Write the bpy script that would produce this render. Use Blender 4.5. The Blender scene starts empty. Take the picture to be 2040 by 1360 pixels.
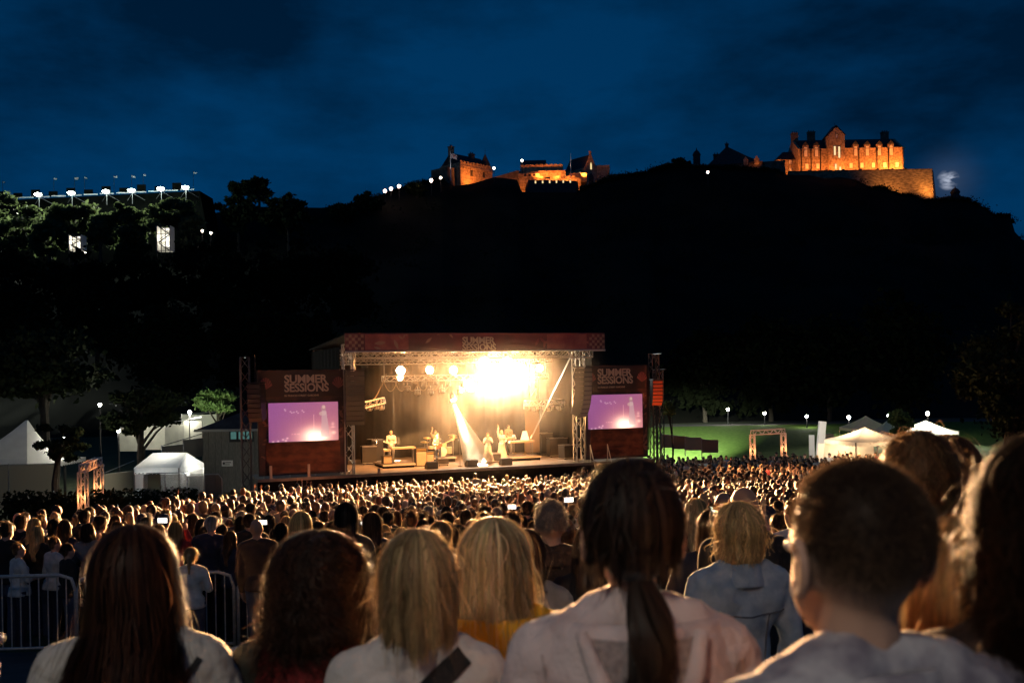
import bpy, bmesh, math, random
import numpy as np
from mathutils import Vector, Matrix, noise as mnoise

rnd = random.Random(11)
nrs = np.random.RandomState(5)
R = math.radians
sc = bpy.context.scene
col = sc.collection

# ------------------------------------------------------------------ camera, sky, lamp of the evening, exposure
FPX = 1983.0                       # focal length in photo pixels (2040 wide): a 35 mm lens
ROLL = R(1.0)
CX, HY = 1020.0, 750.0             # optical axis column, horizon row
CAMZ = 1.75
cam_data = bpy.data.cameras.new('camera')
cam = bpy.data.objects.new('camera', cam_data); col.objects.link(cam)
cam_data.sensor_width = 36.0
cam_data.lens = 36.0 * FPX / 2040.0
cam_data.shift_y = (HY - 680.0) / 2040.0
cam_data.clip_start = 0.05
cam_data.clip_end = 3000
cs, sn = math.cos(ROLL), math.sin(ROLL)
cam.matrix_world = Matrix(((cs, sn, 0, 0), (0, 0, -1, 0), (-sn, cs, 0, CAMZ), (0, 0, 0, 1)))
cam_data.dof.use_dof = True
cam_data.dof.focus_distance = 55.0
cam_data.dof.aperture_fstop = 4.5
sc.camera = cam

world = bpy.data.worlds.new('World'); sc.world = world
world.use_nodes = True

def build_sky():
    nt = world.node_tree; N = nt.nodes; L = nt.links
    N.clear()
    out = N.new('ShaderNodeOutputWorld'); bg = N.new('ShaderNodeBackground')
    sky = N.new('ShaderNodeTexSky'); sky.sky_type = 'NISHITA'; sky.sun_disc = False
    sky.sun_elevation = R(1.0); sky.sun_rotation = R(150); sky.ozone_density = 8.0; sky.air_density = 1.0; sky.dust_density = 0.2
    tint = N.new('ShaderNodeMix'); tint.data_type = 'RGBA'; tint.blend_type = 'MULTIPLY'; tint.inputs['Factor'].default_value = 1
    tint.inputs['B'].default_value = (0.004, 0.76, 2.45, 1)
    bw = N.new('ShaderNodeRGBToBW'); L.new(sky.outputs[0], bw.inputs[0]); pw = N.new('ShaderNodeMath'); pw.operation = 'POWER'; pw.inputs[1].default_value = .5; L.new(bw.outputs[0], pw.inputs[0]); L.new(pw.outputs[0], tint.inputs['A'])
    # dim cloud cover
    tc = N.new('ShaderNodeTexCoord'); mp = N.new('ShaderNodeMapping'); mp.inputs['Scale'].default_value = (2.2, 2.2, 5.5); mp.inputs['Location'].default_value = (-3.42, -4.994, 3.038)
    nz = N.new('ShaderNodeTexNoise'); nz.inputs['Scale'].default_value = 1.5; nz.inputs['Detail'].default_value = 6; nz.inputs['Roughness'].default_value = .58
    rp = N.new('ShaderNodeValToRGB'); rp.color_ramp.elements[0].position = .34; rp.color_ramp.elements[1].position = .60
    rp.color_ramp.elements[0].color = (.30, .31, .31, 1); rp.color_ramp.elements[1].color = (1.0, 1.0, 1.0, 1)
    L.new(tc.outputs['Generated'], mp.inputs[0]); L.new(mp.outputs[0], nz.inputs[0]); L.new(nz.outputs[0], rp.inputs[0])
    mul = N.new('ShaderNodeMix'); mul.data_type = 'RGBA'; mul.blend_type = 'MULTIPLY'; mul.inputs['Factor'].default_value = 1
    L.new(tint.outputs['Result'], mul.inputs['A']); L.new(rp.outputs[0], mul.inputs['B'])
    # moon behind a thin cloud
    md = ray(1889, 358).normalized()
    dot = N.new('ShaderNodeVectorMath'); dot.operation = 'DOT_PRODUCT'; dot.inputs[1].default_value = md
    nrm = N.new('ShaderNodeVectorMath'); nrm.operation = 'NORMALIZE'
    L.new(tc.outputs['Generated'], nrm.inputs[0]); L.new(nrm.outputs[0], dot.inputs[0])
    ac = N.new('ShaderNodeMath'); ac.operation = 'ARCCOSINE'; L.new(dot.outputs['Value'], ac.inputs[0])
    def fall(rad, p, k):
        a = N.new('ShaderNodeMath'); a.operation = 'MULTIPLY'; a.inputs[1].default_value = 1 / rad; L.new(ac.outputs[0], a.inputs[0])
        b = N.new('ShaderNodeMath'); b.operation = 'SUBTRACT'; b.use_clamp = True; b.inputs[0].default_value = 1; L.new(a.outputs[0], b.inputs[1])
        c = N.new('ShaderNodeMath'); c.operation = 'POWER'; c.inputs[1].default_value = p; L.new(b.outputs[0], c.inputs[0])
        d = N.new('ShaderNodeMath'); d.operation = 'MULTIPLY'; d.inputs[1].default_value = k; L.new(c.outputs[0], d.inputs[0])
        return d
    n2 = N.new('ShaderNodeTexNoise'); n2.inputs['Scale'].default_value = 60; n2.inputs['Detail'].default_value = 4
    mp2 = N.new('ShaderNodeMapping'); mp2.inputs['Scale'].default_value = (1, 1, 2.2)
    L.new(tc.outputs['Generated'], mp2.inputs[0]); L.new(mp2.outputs[0], n2.inputs[0])
    r2 = N.new('ShaderNodeValToRGB'); r2.color_ramp.elements[0].position = .42; r2.color_ramp.elements[1].position = .62
    L.new(n2.outputs[0], r2.inputs[0])
    core = fall(.010, 1.1, .9); halo = fall(.045, 2.4, .035)
    cm = N.new('ShaderNodeMath'); cm.operation = 'MULTIPLY'; L.new(core.outputs[0], cm.inputs[0]); L.new(r2.outputs[0], cm.inputs[1])
    sm = N.new('ShaderNodeMath'); sm.operation = 'ADD'; L.new(cm.outputs[0], sm.inputs[0]); L.new(halo.outputs[0], sm.inputs[1])
    mc = N.new('ShaderNodeMix'); mc.data_type = 'RGBA'; mc.blend_type = 'MIX'
    mc.inputs['A'].default_value = (0, 0, 0, 1); mc.inputs['B'].default_value = (9, 9.5, 11, 1); mc.clamp_factor = False
    L.new(sm.outputs[0], mc.inputs['Factor'])
    add = N.new('ShaderNodeMix'); add.data_type = 'RGBA'; add.blend_type = 'ADD'; add.inputs['Factor'].default_value = 1
    L.new(mul.outputs['Result'], add.inputs['A']); L.new(mc.outputs['Result'], add.inputs['B'])
    L.new(add.outputs['Result'], bg.inputs[0]); bg.inputs[1].default_value = 0.11
    L.new(bg.outputs[0], out.inputs[0])

def ray(px, py):
    xc = (px - CX) / FPX; zc = (HY - py) / FPX
    return Vector((xc * cs + zc * sn, 1.0, -xc * sn + zc * cs))
def U(px, py, d):
    """world point seen at photo pixel (px, py), d metres in front of the camera plane"""
    return Vector((0, 0, CAMZ)) + ray(px, py) * d
build_sky()

# the last daylight from the sky behind the viewer: a very dim, very wide sun
sl = bpy.data.lights.new('evening_sun', 'SUN'); sl.energy = 0.006; sl.angle = R(40); sl.color = (1, .93, .85)
so = bpy.data.objects.new('evening_sun', sl); col.objects.link(so); so.rotation_euler = (R(52), 0, R(-20))

vs = sc.view_settings
vs.view_transform = 'Standard'; vs.look = 'None'; vs.exposure = 0.0; vs.gamma = 1.0; vs.use_curve_mapping = False
sc.render.engine = 'CYCLES'
cy = sc.cycles
cy.use_denoising = True
cy.max_bounces = 5; cy.diffuse_bounces = 2; cy.glossy_bounces = 2; cy.transmission_bounces = 3; cy.volume_bounces = 1; cy.transparent_max_bounces = 8
cy.caustics_reflective = False; cy.caustics_refractive = False
cy.sample_clamp_indirect = 4.0
cy.volume_step_rate = 2.0; cy.volume_max_steps = 128
try: cy.use_light_tree = True
except Exception: pass

# ------------------------------------------------------------------ materials
MATS = {}
def mat(name, c, rough=.65, c2=None, scale=4.0, metal=0.0, bump=0.0, emit=None, estr=0.0, sheen=0.0, spec=.4, detail=4, transl=0.0, lo=.4, hi=.62, stretch=None, coord='Object'):
    if name in MATS: return MATS[name]
    m = bpy.data.materials.new(name); m.use_nodes = True
    nt = m.node_tree; N = nt.nodes; L = nt.links
    b = N['Principled BSDF']
    b.inputs['Base Color'].default_value = (*c, 1); b.inputs['Roughness'].default_value = rough
    b.inputs['Metallic'].default_value = metal; b.inputs['Specular IOR Level'].default_value = spec
    if sheen:
        b.inputs['Sheen Weight'].default_value = sheen; b.inputs['Sheen Roughness'].default_value = .35
        b.inputs['Sheen Tint'].default_value = (*[min(1, x * 2.2 + .12) for x in c], 1)
    if emit is not None:
        b.inputs['Emission Color'].default_value = (*emit, 1); b.inputs['Emission Strength'].default_value = estr
    if c2 is not None or bump:
        tc = N.new('ShaderNodeTexCoord'); mp = N.new('ShaderNodeMapping')
        if stretch: mp.inputs['Scale'].default_value = stretch
        nz = N.new('ShaderNodeTexNoise'); nz.inputs['Scale'].default_value = scale; nz.inputs['Detail'].default_value = detail
        L.new(tc.outputs[coord], mp.inputs[0]); L.new(mp.outputs[0], nz.inputs[0])
        if c2 is not None:
            rp = N.new('ShaderNodeValToRGB'); rp.color_ramp.elements[0].position = lo; rp.color_ramp.elements[1].position = hi
            rp.color_ramp.elements[0].color = (*c, 1); rp.color_ramp.elements[1].color = (*c2, 1)
            L.new(nz.outputs[0], rp.inputs[0]); L.new(rp.outputs[0], b.inputs['Base Color'])
        if bump:
            bm_ = N.new('ShaderNodeBump'); bm_.inputs['Strength'].default_value = bump; bm_.inputs['Distance'].default_value = .05
            L.new(nz.outputs[0], bm_.inputs['Height']); L.new(bm_.outputs[0], b.inputs['Normal'])
    if transl:
        tr = N.new('ShaderNodeBsdfTranslucent'); tr.inputs[0].default_value = (*[min(1, x * 1.5) for x in c], 1)
        mx = N.new('ShaderNodeMixShader'); mx.inputs[0].default_value = transl
        L.new(b.outputs[0], mx.inputs[1]); L.new(tr.outputs[0], mx.inputs[2]); L.new(mx.outputs[0], N['Material Output'].inputs[0])
    MATS[name] = m
    return m

def emis(name, c, s):
    if name in MATS: return MATS[name]
    m = bpy.data.materials.new(name); m.use_nodes = True
    N = m.node_tree.nodes; N.clear()
    e = N.new('ShaderNodeEmission'); e.inputs[0].default_value = (*c, 1); e.inputs[1].default_value = s
    o = N.new('ShaderNodeOutputMaterial'); m.node_tree.links.new(e.outputs[0], o.inputs[0])
    MATS[name] = m
    return m

# ------------------------------------------------------------------ mesh helpers
def rotz(a): return Matrix.Rotation(a, 3, 'Z')
def frame_from(d):
    d = Vector(d).normalized()
    u = Vector((0, 0, 1)) if abs(d.z) < .95 else Vector((1, 0, 0))
    x = d.cross(u).normalized(); y = x.cross(d).normalized()
    return x, y, d

class MB:
    def __init__(s): s.v = []; s.f = []
    def add(s, vs_, fs_):
        o = len(s.v); s.v.extend([tuple(p) for p in vs_]); s.f.extend([tuple(i + o for i in f) for f in fs_]); return s
    def box(s, x0, x1, y0, y1, z0, z1, M=None, at=None):
        p = [Vector((x, y, z)) for z in (z0, z1) for y in (y0, y1) for x in (x0, x1)]
        if M is not None: p = [M @ q for q in p]
        if at is not None: p = [q + Vector(at) for q in p]
        return s.add(p, [(0, 2, 3, 1), (4, 5, 7, 6), (0, 1, 5, 4), (2, 6, 7, 3), (0, 4, 6, 2), (1, 3, 7, 5)])
    def cbox(s, c, size, M=None):
        a, b, d = [x / 2 for x in size]
        return s.box(-a, a, -b, b, -d, d, M, c)
    def tube(s, pts, r, n=6, caps=True):
        pts = [Vector(p) for p in pts]; k = len(pts)
        rs = r if isinstance(r, (list, tuple)) else [r] * k
        o = []
        for i, p in enumerate(pts):
            d = pts[min(i + 1, k - 1)] - pts[max(i - 1, 0)]
            x, y, _ = frame_from(d if d.length > 1e-9 else (0, 0, 1))
            for j in range(n):
                a = 2 * math.pi * j / n
                o.append(p + x * (math.cos(a) * rs[i]) + y * (math.sin(a) * rs[i]))
        f = []
        for i in range(k - 1):
            for j in range(n):
                f.append((i * n + j, i * n + (j + 1) % n, (i + 1) * n + (j + 1) % n, (i + 1) * n + j))
        if caps:
            f.append(tuple(range(n - 1, -1, -1))); f.append(tuple((k - 1) * n + j for j in range(n)))
        return s.add(o, f)
    def lathe(s, prof, n=12, at=(0, 0, 0), M=None):
        o = []
        for r_, z in prof:
            for j in range(n):
                a = 2 * math.pi * j / n
                q = Vector((math.cos(a) * r_, math.sin(a) * r_, z))
                if M is not None: q = M @ q
                o.append(q + Vector(at))
        f = []
        k = len(prof)
        for i in range(k - 1):
            for j in range(n):
                f.append((i * n + j, i * n + (j + 1) % n, (i + 1) * n + (j + 1) % n, (i + 1) * n + j))
        f.append(tuple(range(n - 1, -1, -1))); f.append(tuple((k - 1) * n + j for j in range(n)))
        return s.add(o, f)
    def prism(s, poly, y0, y1, M=None, at=None):
        """polygon in x,z extruded along y"""
        n = len(poly)
        p = [Vector((x, y0, z)) for x, z in poly] + [Vector((x, y1, z)) for x, z in poly]
        if M is not None: p = [M @ q for q in p]
        if at is not None: p = [q + Vector(at) for q in p]
        f = [tuple(range(n)), tuple(range(2 * n - 1, n - 1, -1))]
        for i in range(n):
            j = (i + 1) % n
            f.append((i, i + n, j + n, j))
        return s.add(p, f)
    def ell(s, c, r, nu=10, nv=7, M=None):
        o = [Vector((0, 0, -r[2]))]; 
        for i in range(1, nv):
            t = math.pi * i / nv - math.pi / 2
            for j in range(nu):
                a = 2 * math.pi * j / nu
                o.append(Vector((math.cos(a) * math.cos(t) * r[0], math.sin(a) * math.cos(t) * r[1], math.sin(t) * r[2])))
        o.append(Vector((0, 0, r[2])))
        if M is not None: o = [M @ q for q in o]
        c = Vector(c); o = [q + c for q in o]
        f = [(0, 1 + (j + 1) % nu, 1 + j) for j in range(nu)]
        for i in range(nv - 2):
            for j in range(nu):
                a = 1 + i * nu
                f.append((a + j, a + (j + 1) % nu, a + nu + (j + 1) % nu, a + nu + j))
        t = 1 + (nv - 2) * nu; e = len(o) - 1
        f += [(t + j, t + (j + 1) % nu, e) for j in range(nu)]
        return s.add(o, f)
    def cap(s, p0, p1, r0, r1, n=10):
        """tapered limb with rounded ends (closed)"""
        p0, p1 = Vector(p0), Vector(p1); d = p1 - p0; l = d.length; x, y, z = frame_from(d)
        pts, rs = [], []
        for t in (-.98, -.7, -.35): pts.append(p0 + z * (r0 * t)); rs.append(r0 * math.sqrt(1 - t * t))
        pts += [p0, p1]; rs += [r0, r1]
        for t in (.35, .7, .98): pts.append(p1 + z * (r1 * t)); rs.append(r1 * math.sqrt(1 - t * t))
        return s.tube(pts, rs, n)
    def truss(s, p0, p1, w=.3, r=.025, step=None, up=None):
        """box truss: four chords and zig-zag lacing"""
        p0, p1 = Vector(p0), Vector(p1); x, y, d = frame_from(p1 - p0); L_ = (p1 - p0).length
        step = step or w * 1.3; k = max(1, round(L_ / step)); h = w / 2
        cr = [x * h + y * h, -x * h + y * h, -x * h - y * h, x * h - y * h]
        for c in cr: s.tube([p0 + c, p1 + c], r, 5)
        for i in range(k):
            a, b = p0.lerp(p1, i / k), p0.lerp(p1, (i + 1) / k)
            for q in range(4):
                c0, c1 = cr[q], cr[(q + 1) % 4]
                if i % 2: c0, c1 = c1, c0
                s.tube([a + c0, b + c1], r * .6, 4, False)
                if i == 0 or i == k - 1: s.tube([(a if i == 0 else b) + cr[q], (a if i == 0 else b) + cr[(q + 1) % 4]], r * .6, 4, False)
        return s
    def mesh(s, name, smooth=False):
        me = bpy.data.meshes.new(name); me.from_pydata(s.v, [], s.f); me.update()
        if smooth: me.polygons.foreach_set('use_smooth', [True] * len(me.polygons))
        return me
    def build(s, name, m=None, parent=None, smooth=False):
        return obj(name, s.mesh(name, smooth), m, parent)

def obj(name, me, m=None, parent=None):
    if m is not None and me is not None: me.materials.clear(); me.materials.append(m)
    o = bpy.data.objects.new(name, me); col.objects.link(o)
    if parent is not None: o.parent = parent
    return o
def tag(o, label=None, cat=None, group=None, kind=None):
    if label: o['label'] = label
    if cat: o['category'] = cat
    if group: o['group'] = group
    if kind: o['kind'] = kind
    return o
def empty(name, loc=(0, 0, 0), rz=0.0, label=None, cat=None, group=None, parent=None):
    o = bpy.data.objects.new(name, None); col.objects.link(o); o.location = loc; o.rotation_euler = (0, 0, rz)
    o.empty_display_size = .1
    if parent is not None: o.parent = parent
    return tag(o, label, cat, group)
def copy_tree(o, parent=None):
    c = o.copy(); col.objects.link(c); c.parent = parent
    for ch in list(o.children): copy_tree(ch, c)
    return c
def lamp(kind, name, loc, power, color, parent=None, target=None, size=.3, spot=60, blend=.4):
    l = bpy.data.lights.new(name, kind); l.energy = power; l.color = color
    if kind == 'SPOT': l.spot_size = R(spot); l.spot_blend = blend; l.shadow_soft_size = size
    elif kind == 'POINT': l.shadow_soft_size = size
    elif kind == 'AREA': l.size = size
    o = bpy.data.objects.new(name, l); col.objects.link(o); o.location = loc
    if parent is not None: o.parent = parent
    if target is not None:
        d = Vector(target) - Vector(loc)
        o.rotation_euler = d.to_track_quat('-Z', 'Y').to_euler()
    return o
def bake(mb, mods, name):
    """evaluate a throw-away object with modifiers into a mesh"""
    o = bpy.data.objects.new('tmp', mb.mesh('tmp') if isinstance(mb, MB) else mb); col.objects.link(o)
    for typ, kw in mods:
        m = o.modifiers.new(typ, typ)
        for k, v in kw.items(): setattr(m, k, v)
    dg = bpy.context.evaluated_depsgraph_get(); dg.update()
    me = bpy.data.meshes.new_from_object(o.evaluated_get(dg)); me.name = name
    old = o.data; bpy.data.objects.remove(o)
    bpy.data.meshes.remove(old)
    return me
def text_mesh(name, body, size, offset=.0, extrude=.012, align='LEFT', spacing=1.0):
    cu = bpy.data.curves.new('tmp_text', 'FONT'); cu.body = body; cu.size = size; cu.offset = offset; cu.extrude = extrude
    cu.align_x = align; cu.space_character = spacing; cu.resolution_u = 3
    o = bpy.data.objects.new('tmp', cu); col.objects.link(o)
    dg = bpy.context.evaluated_depsgraph_get(); dg.update()
    me = bpy.data.meshes.new_from_object(o.evaluated_get(dg)); me.name = name
    bpy.data.objects.remove(o); bpy.data.curves.remove(cu)
    me.transform(Matrix(((1, 0, 0, 0), (0, 0, -1, 0), (0, 1, 0, 0), (0, 0, 0, 1))))   # stands upright, reads from -y
    return me
def setcol(me, name, arr):
    a = me.color_attributes.new(name, 'FLOAT_COLOR', 'POINT')
    arr = np.asarray(arr, dtype=np.float32)
    if arr.shape[1] == 3: arr = np.concatenate([arr, np.ones((len(arr), 1), np.float32)], 1)
    a.data.foreach_set('color', arr.ravel())
def attr_mat(name, attr, rough=.6, emit=0.0, sheen=0.0, mulcol=None, transl=0.0, spec=.4):
    if name in MATS: return MATS[name]
    m = bpy.data.materials.new(name); m.use_nodes = True
    N = m.node_tree.nodes; L = m.node_tree.links; b = N['Principled BSDF']
    a = N.new('ShaderNodeAttribute'); a.attribute_name = attr
    src = a.outputs['Color']
    if mulcol:
        mx = N.new('ShaderNodeMix'); mx.data_type = 'RGBA'; mx.blend_type = 'MULTIPLY'; mx.inputs['Factor'].default_value = 1
        mx.inputs['B'].default_value = (*mulcol, 1); L.new(src, mx.inputs['A']); src = mx.outputs['Result']
    b.inputs['Roughness'].default_value = rough; b.inputs['Specular IOR Level'].default_value = spec
    L.new(src, b.inputs['Base Color'])
    if emit:
        L.new(src, b.inputs['Emission Color']); b.inputs['Emission Strength'].default_value = emit
        b.inputs['Base Color'].default_value = (.01, .01, .01, 1)
        L.remove(b.inputs['Base Color'].links[0])
    if sheen:
        b.inputs['Sheen Weight'].default_value = sheen; b.inputs['Sheen Roughness'].default_value = .35
        L.new(src, b.inputs['Sheen Tint'])
    if transl:
        tr = N.new('ShaderNodeBsdfTranslucent'); gm = N.new('ShaderNodeGamma'); gm.inputs[1].default_value = .62; L.new(src, gm.inputs[0]); L.new(gm.outputs[0], tr.inputs[0])
        mx = N.new('ShaderNodeMixShader'); mx.inputs[0].default_value = transl
        L.new(b.outputs[0], mx.inputs[1]); L.new(tr.outputs[0], mx.inputs[2]); L.new(mx.outputs[0], N['Material Output'].inputs[0])
    MATS[name] = m
    return m

# ------------------------------------------------------------------ shape of the land
GD = [-60, 0, 2, 5.3, 13, 14.5, 24, 44, 50, 80, 112, 130, 3000]
GZ = [.6, 0, -.14, -.63, -1.85, -1.98, -2.95, -4.75, -5.0, -5.3, -4.2, -4.6, -4.6]
def gz(x, y):
    z = float(np.interp(y, GD, GZ))
    return z
# ================================================================== THE SETTING
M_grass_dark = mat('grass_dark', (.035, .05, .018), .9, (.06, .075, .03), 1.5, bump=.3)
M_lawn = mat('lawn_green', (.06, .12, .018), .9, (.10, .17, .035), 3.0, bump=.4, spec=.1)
M_rock = mat('crag', (.006, .007, .004), .97, (.014, .014, .010), .08, bump=.5, spec=.1)
M_path = mat('path_tarmac', (.06, .058, .055), .85, (.09, .085, .08), 2.0)
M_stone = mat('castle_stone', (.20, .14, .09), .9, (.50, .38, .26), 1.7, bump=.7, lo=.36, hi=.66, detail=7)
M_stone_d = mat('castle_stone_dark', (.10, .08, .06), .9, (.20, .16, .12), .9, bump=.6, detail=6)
M_slate = mat('slate', (.03, .03, .034), .8, (.05, .05, .055), 2)
M_wpaint = mat('white_paint', (.75, .73, .68), .5)
M_black = mat('black_metal', (.012, .012, .013), .5)
M_steel = mat('galvanised_steel', (.42, .42, .42), .38, metal=.85, c2=(.3, .3, .3), scale=30)
M_alu = mat('truss_aluminium', (.6, .6, .6), .38, metal=.7)
M_canvas = mat('white_canvas', (.72, .72, .70), .7, (.62, .62, .60), 2.0, bump=.15, transl=.35)
M_bark = mat('bark', (.035, .028, .02), .95, (.06, .05, .04), 3, bump=.5)
M_leaf = mat('leaf_green', (.045, .075, .02), .7, (.09, .13, .04), .5, transl=.25)
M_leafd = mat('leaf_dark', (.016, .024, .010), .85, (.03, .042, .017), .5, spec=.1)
ORANGE = (1.0, .25, .035)

# ---- ground sheet
def ground():
    ys = sorted(set(GD[:-1] + [-30, 1, 3.5, 8, 10, 18, 30, 37, 60, 70, 90, 100, 160, 220, 320, 600, 1200, 2500]))
    xs = [-1500, -600, -250, -120, -60, -30, -15, -8, -4, 0, 4, 8, 15, 30, 60, 120, 250, 600, 1500]
    mb = MB(); n = len(xs)
    mb.v = [(x, y, gz(x, y)) for y in ys for x in xs]
    mb.f = [(j * n + i, j * n + i + 1, (j + 1) * n + i + 1, (j + 1) * n + i) for j in range(len(ys) - 1) for i in range(n - 1)]
    tag(mb.build('ground', M_grass_dark), kind='structure')
ground()
def sheet(name, m, x0, x1, ys, dz, edge=None):
    mb = MB(); xs = np.linspace(x0, x1, 8); n = len(xs)
    for y in ys:
        for x in xs: mb.v.append((x + (edge(y) if edge else 0), y, gz(x, y) + dz))
    mb.f = [(j * n + i, j * n + i + 1, (j + 1) * n + i + 1, (j + 1) * n + i) for j in range(len(ys) - 1) for i in range(n - 1)]
    return tag(mb.build(name, m), kind='structure')
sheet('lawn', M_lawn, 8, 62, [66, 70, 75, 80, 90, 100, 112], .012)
sheet('path', M_path, -14, 14, [8.6, 10, 12, 13, 13.6], .008)
sheet('path', M_path, 14, 70, [112, 114, 117, 119], .012)

# ---- castle rock: one craggy hill whose crest carries the castle
RIDGE = [(-700, 470), (-300, 455), (-60, 450), (60, 452), (300, 440), (420, 425), (520, 412), (640, 414), (700, 408), (760, 388), (830, 364), (880, 357), (905, 371), (940, 366), (985, 353), (1030, 358),
         (1040, 383), (1150, 384), (1165, 372), (1215, 353), (1290, 341), (1330, 328), (1400, 331), (1480, 333), (1545, 338), (1566, 348), (1612, 349), (1645, 356), (1676, 353), (1705, 358), (1736, 374), (1760, 372), (1788, 386), (1812, 386), (1845, 399),
         (1880, 397), (1925, 397), (1960, 412), (1978, 426), (2012, 428), (2022, 462), (2035, 476), (2100, 500), (2300, 560), (2700, 640)]
RPX = [p[0] for p in RIDGE]; RPY = [p[1] for p in RIDGE]
CD = 268.0                                   # distance of the crest
def crest_depth(px): return float(np.interp(px, [-700, 300, 500, 700, 900, 2700], [232, 232, 236, 246, CD, CD]))
def rock():
    cols = sorted(set(list(range(-700, 2701, 14)) + RPX)); ts = [0, .04, .1, .18, .27, .37, .47, .57, .67, .76, .84, .91, .96, 1.0, 1.04, 1.2, 1.6]
    mb = MB(); n = len(cols)
    for t in ts:
        for px in cols:
            py = float(np.interp(px, RPX, RPY)); D = crest_depth(px)
            top = U(px, py, D); d0 = 122 if px > 1300 else 105
            d = d0 + (D - d0) * t
            dx = ray(px, py).x
            base = gz(0, d0) - .5
            if t <= 1: z = base + (top.z - base) * (t ** 1.25)
            else: z = top.z - (t - 1) * 40
            if 0 < t < 1:
                k = min(1, t * 5, (1 - t) * 6)
                z -= k * 5.0 * abs(mnoise.noise(Vector((dx * d * .05, d * .05, 1.7)))) + k * 1.5
                d += k * 6 * mnoise.noise(Vector((dx * d * .06, t * 9, 4.0)))
            mb.v.append((dx * d, d, z))
    mb.f = [(j * n + i, j * n + i + 1, (j + 1) * n + i + 1, (j + 1) * n + i) for j in range(len(ts) - 1) for i in range(n - 1)]
    tag(mb.build('castle_rock', M_rock, smooth=True), kind='structure')
rock()

# ---- castle buildings
PXM = 1 / FPX
def window(parent, x, z, w, h, y, nx=2, ny=4, lit=None, bars=True):
    """window set in a wall whose outer face is at local y: stone margin, recessed pane, white glazing bars"""
    f = MB(); t = .11
    f.box(x - w / 2 - t, x - w / 2, y - .07, y + .1, z - t, z + h + t); f.box(x + w / 2, x + w / 2 + t, y - .07, y + .1, z - t, z + h + t)
    f.box(x - w / 2, x + w / 2, y - .09, y + .1, z - t, z); f.box(x - w / 2, x + w / 2, y - .07, y + .1, z + h, z + h + t)
    o = f.build('window', M_stone_d, parent)
    p = MB(); p.box(x - w / 2, x + w / 2, y - .03, y - .022, z, z + h)
    p.build('pane', lit or mat('castle_pane', (.8, .78, .7), .3), o)
    if bars:
        b = MB()
        for i in range(nx + 1):
            xx = x - w / 2 + w * i / nx; b.box(xx - .05, xx + .05, y - .05, y - .032, z, z + h)
        for j in range(ny + 1):
            zz = z + h * j / ny; b.box(x - w / 2, x + w / 2, y - .058, y - .034, zz - .05, zz + .05)
        b.build('frame', M_wpaint, o)
    return o
def gable_roof(mb, x0, x1, y0, y1, z, h, over=.3, along='x'):
    if along == 'x':
        ym = (y0 + y1) / 2; mb.add([(x0 - over, y0 - over, z - .1), (x1 + over, y0 - over, z - .1), (x1 + over, ym, z + h), (x0 - over, ym, z + h), (x0 - over, y1 + over, z - .1), (x1 + over, y1 + over, z - .1)],
                                   [(0, 1, 2, 3), (3, 2, 5, 4), (0, 3, 4), (1, 5, 2), (0, 4, 5, 1)])
    else:
        xm = (x0 + x1) / 2; mb.add([(x0 - over, y0 - over, z - .1), (x0 - over, y1 + over, z - .1), (xm, y1 + over, z + h), (xm, y0 - over, z + h), (x1 + over, y0 - over, z - .1), (x1 + over, y1 + over, z - .1)],
                                   [(0, 3, 2, 1), (3, 4, 5, 2), (0, 4, 3), (1, 2, 5), (0, 1, 5, 4)])
def chimney(parent, x, y, z0, z1, w=1.5, d=1.1, pots=3, m=None):
    c = MB(); c.box(x - w / 2, x + w / 2, y - d / 2, y + d / 2, z0, z1 - .25); c.box(x - w / 2 - .12, x + w / 2 + .12, y - d / 2 - .12, y + d / 2 + .12, z1 - .25, z1)
    o = c.build('chimney', m or M_stone_d, parent)
    for i in range(pots):
        p = MB(); p.lathe([(.16, 0), (.13, .45), (.17, .5)], 8, (x - w / 2 + w * (i + .5) / pots, y, z1)); p.build('chimney_pot', M_slate, o)
    return o

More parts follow.
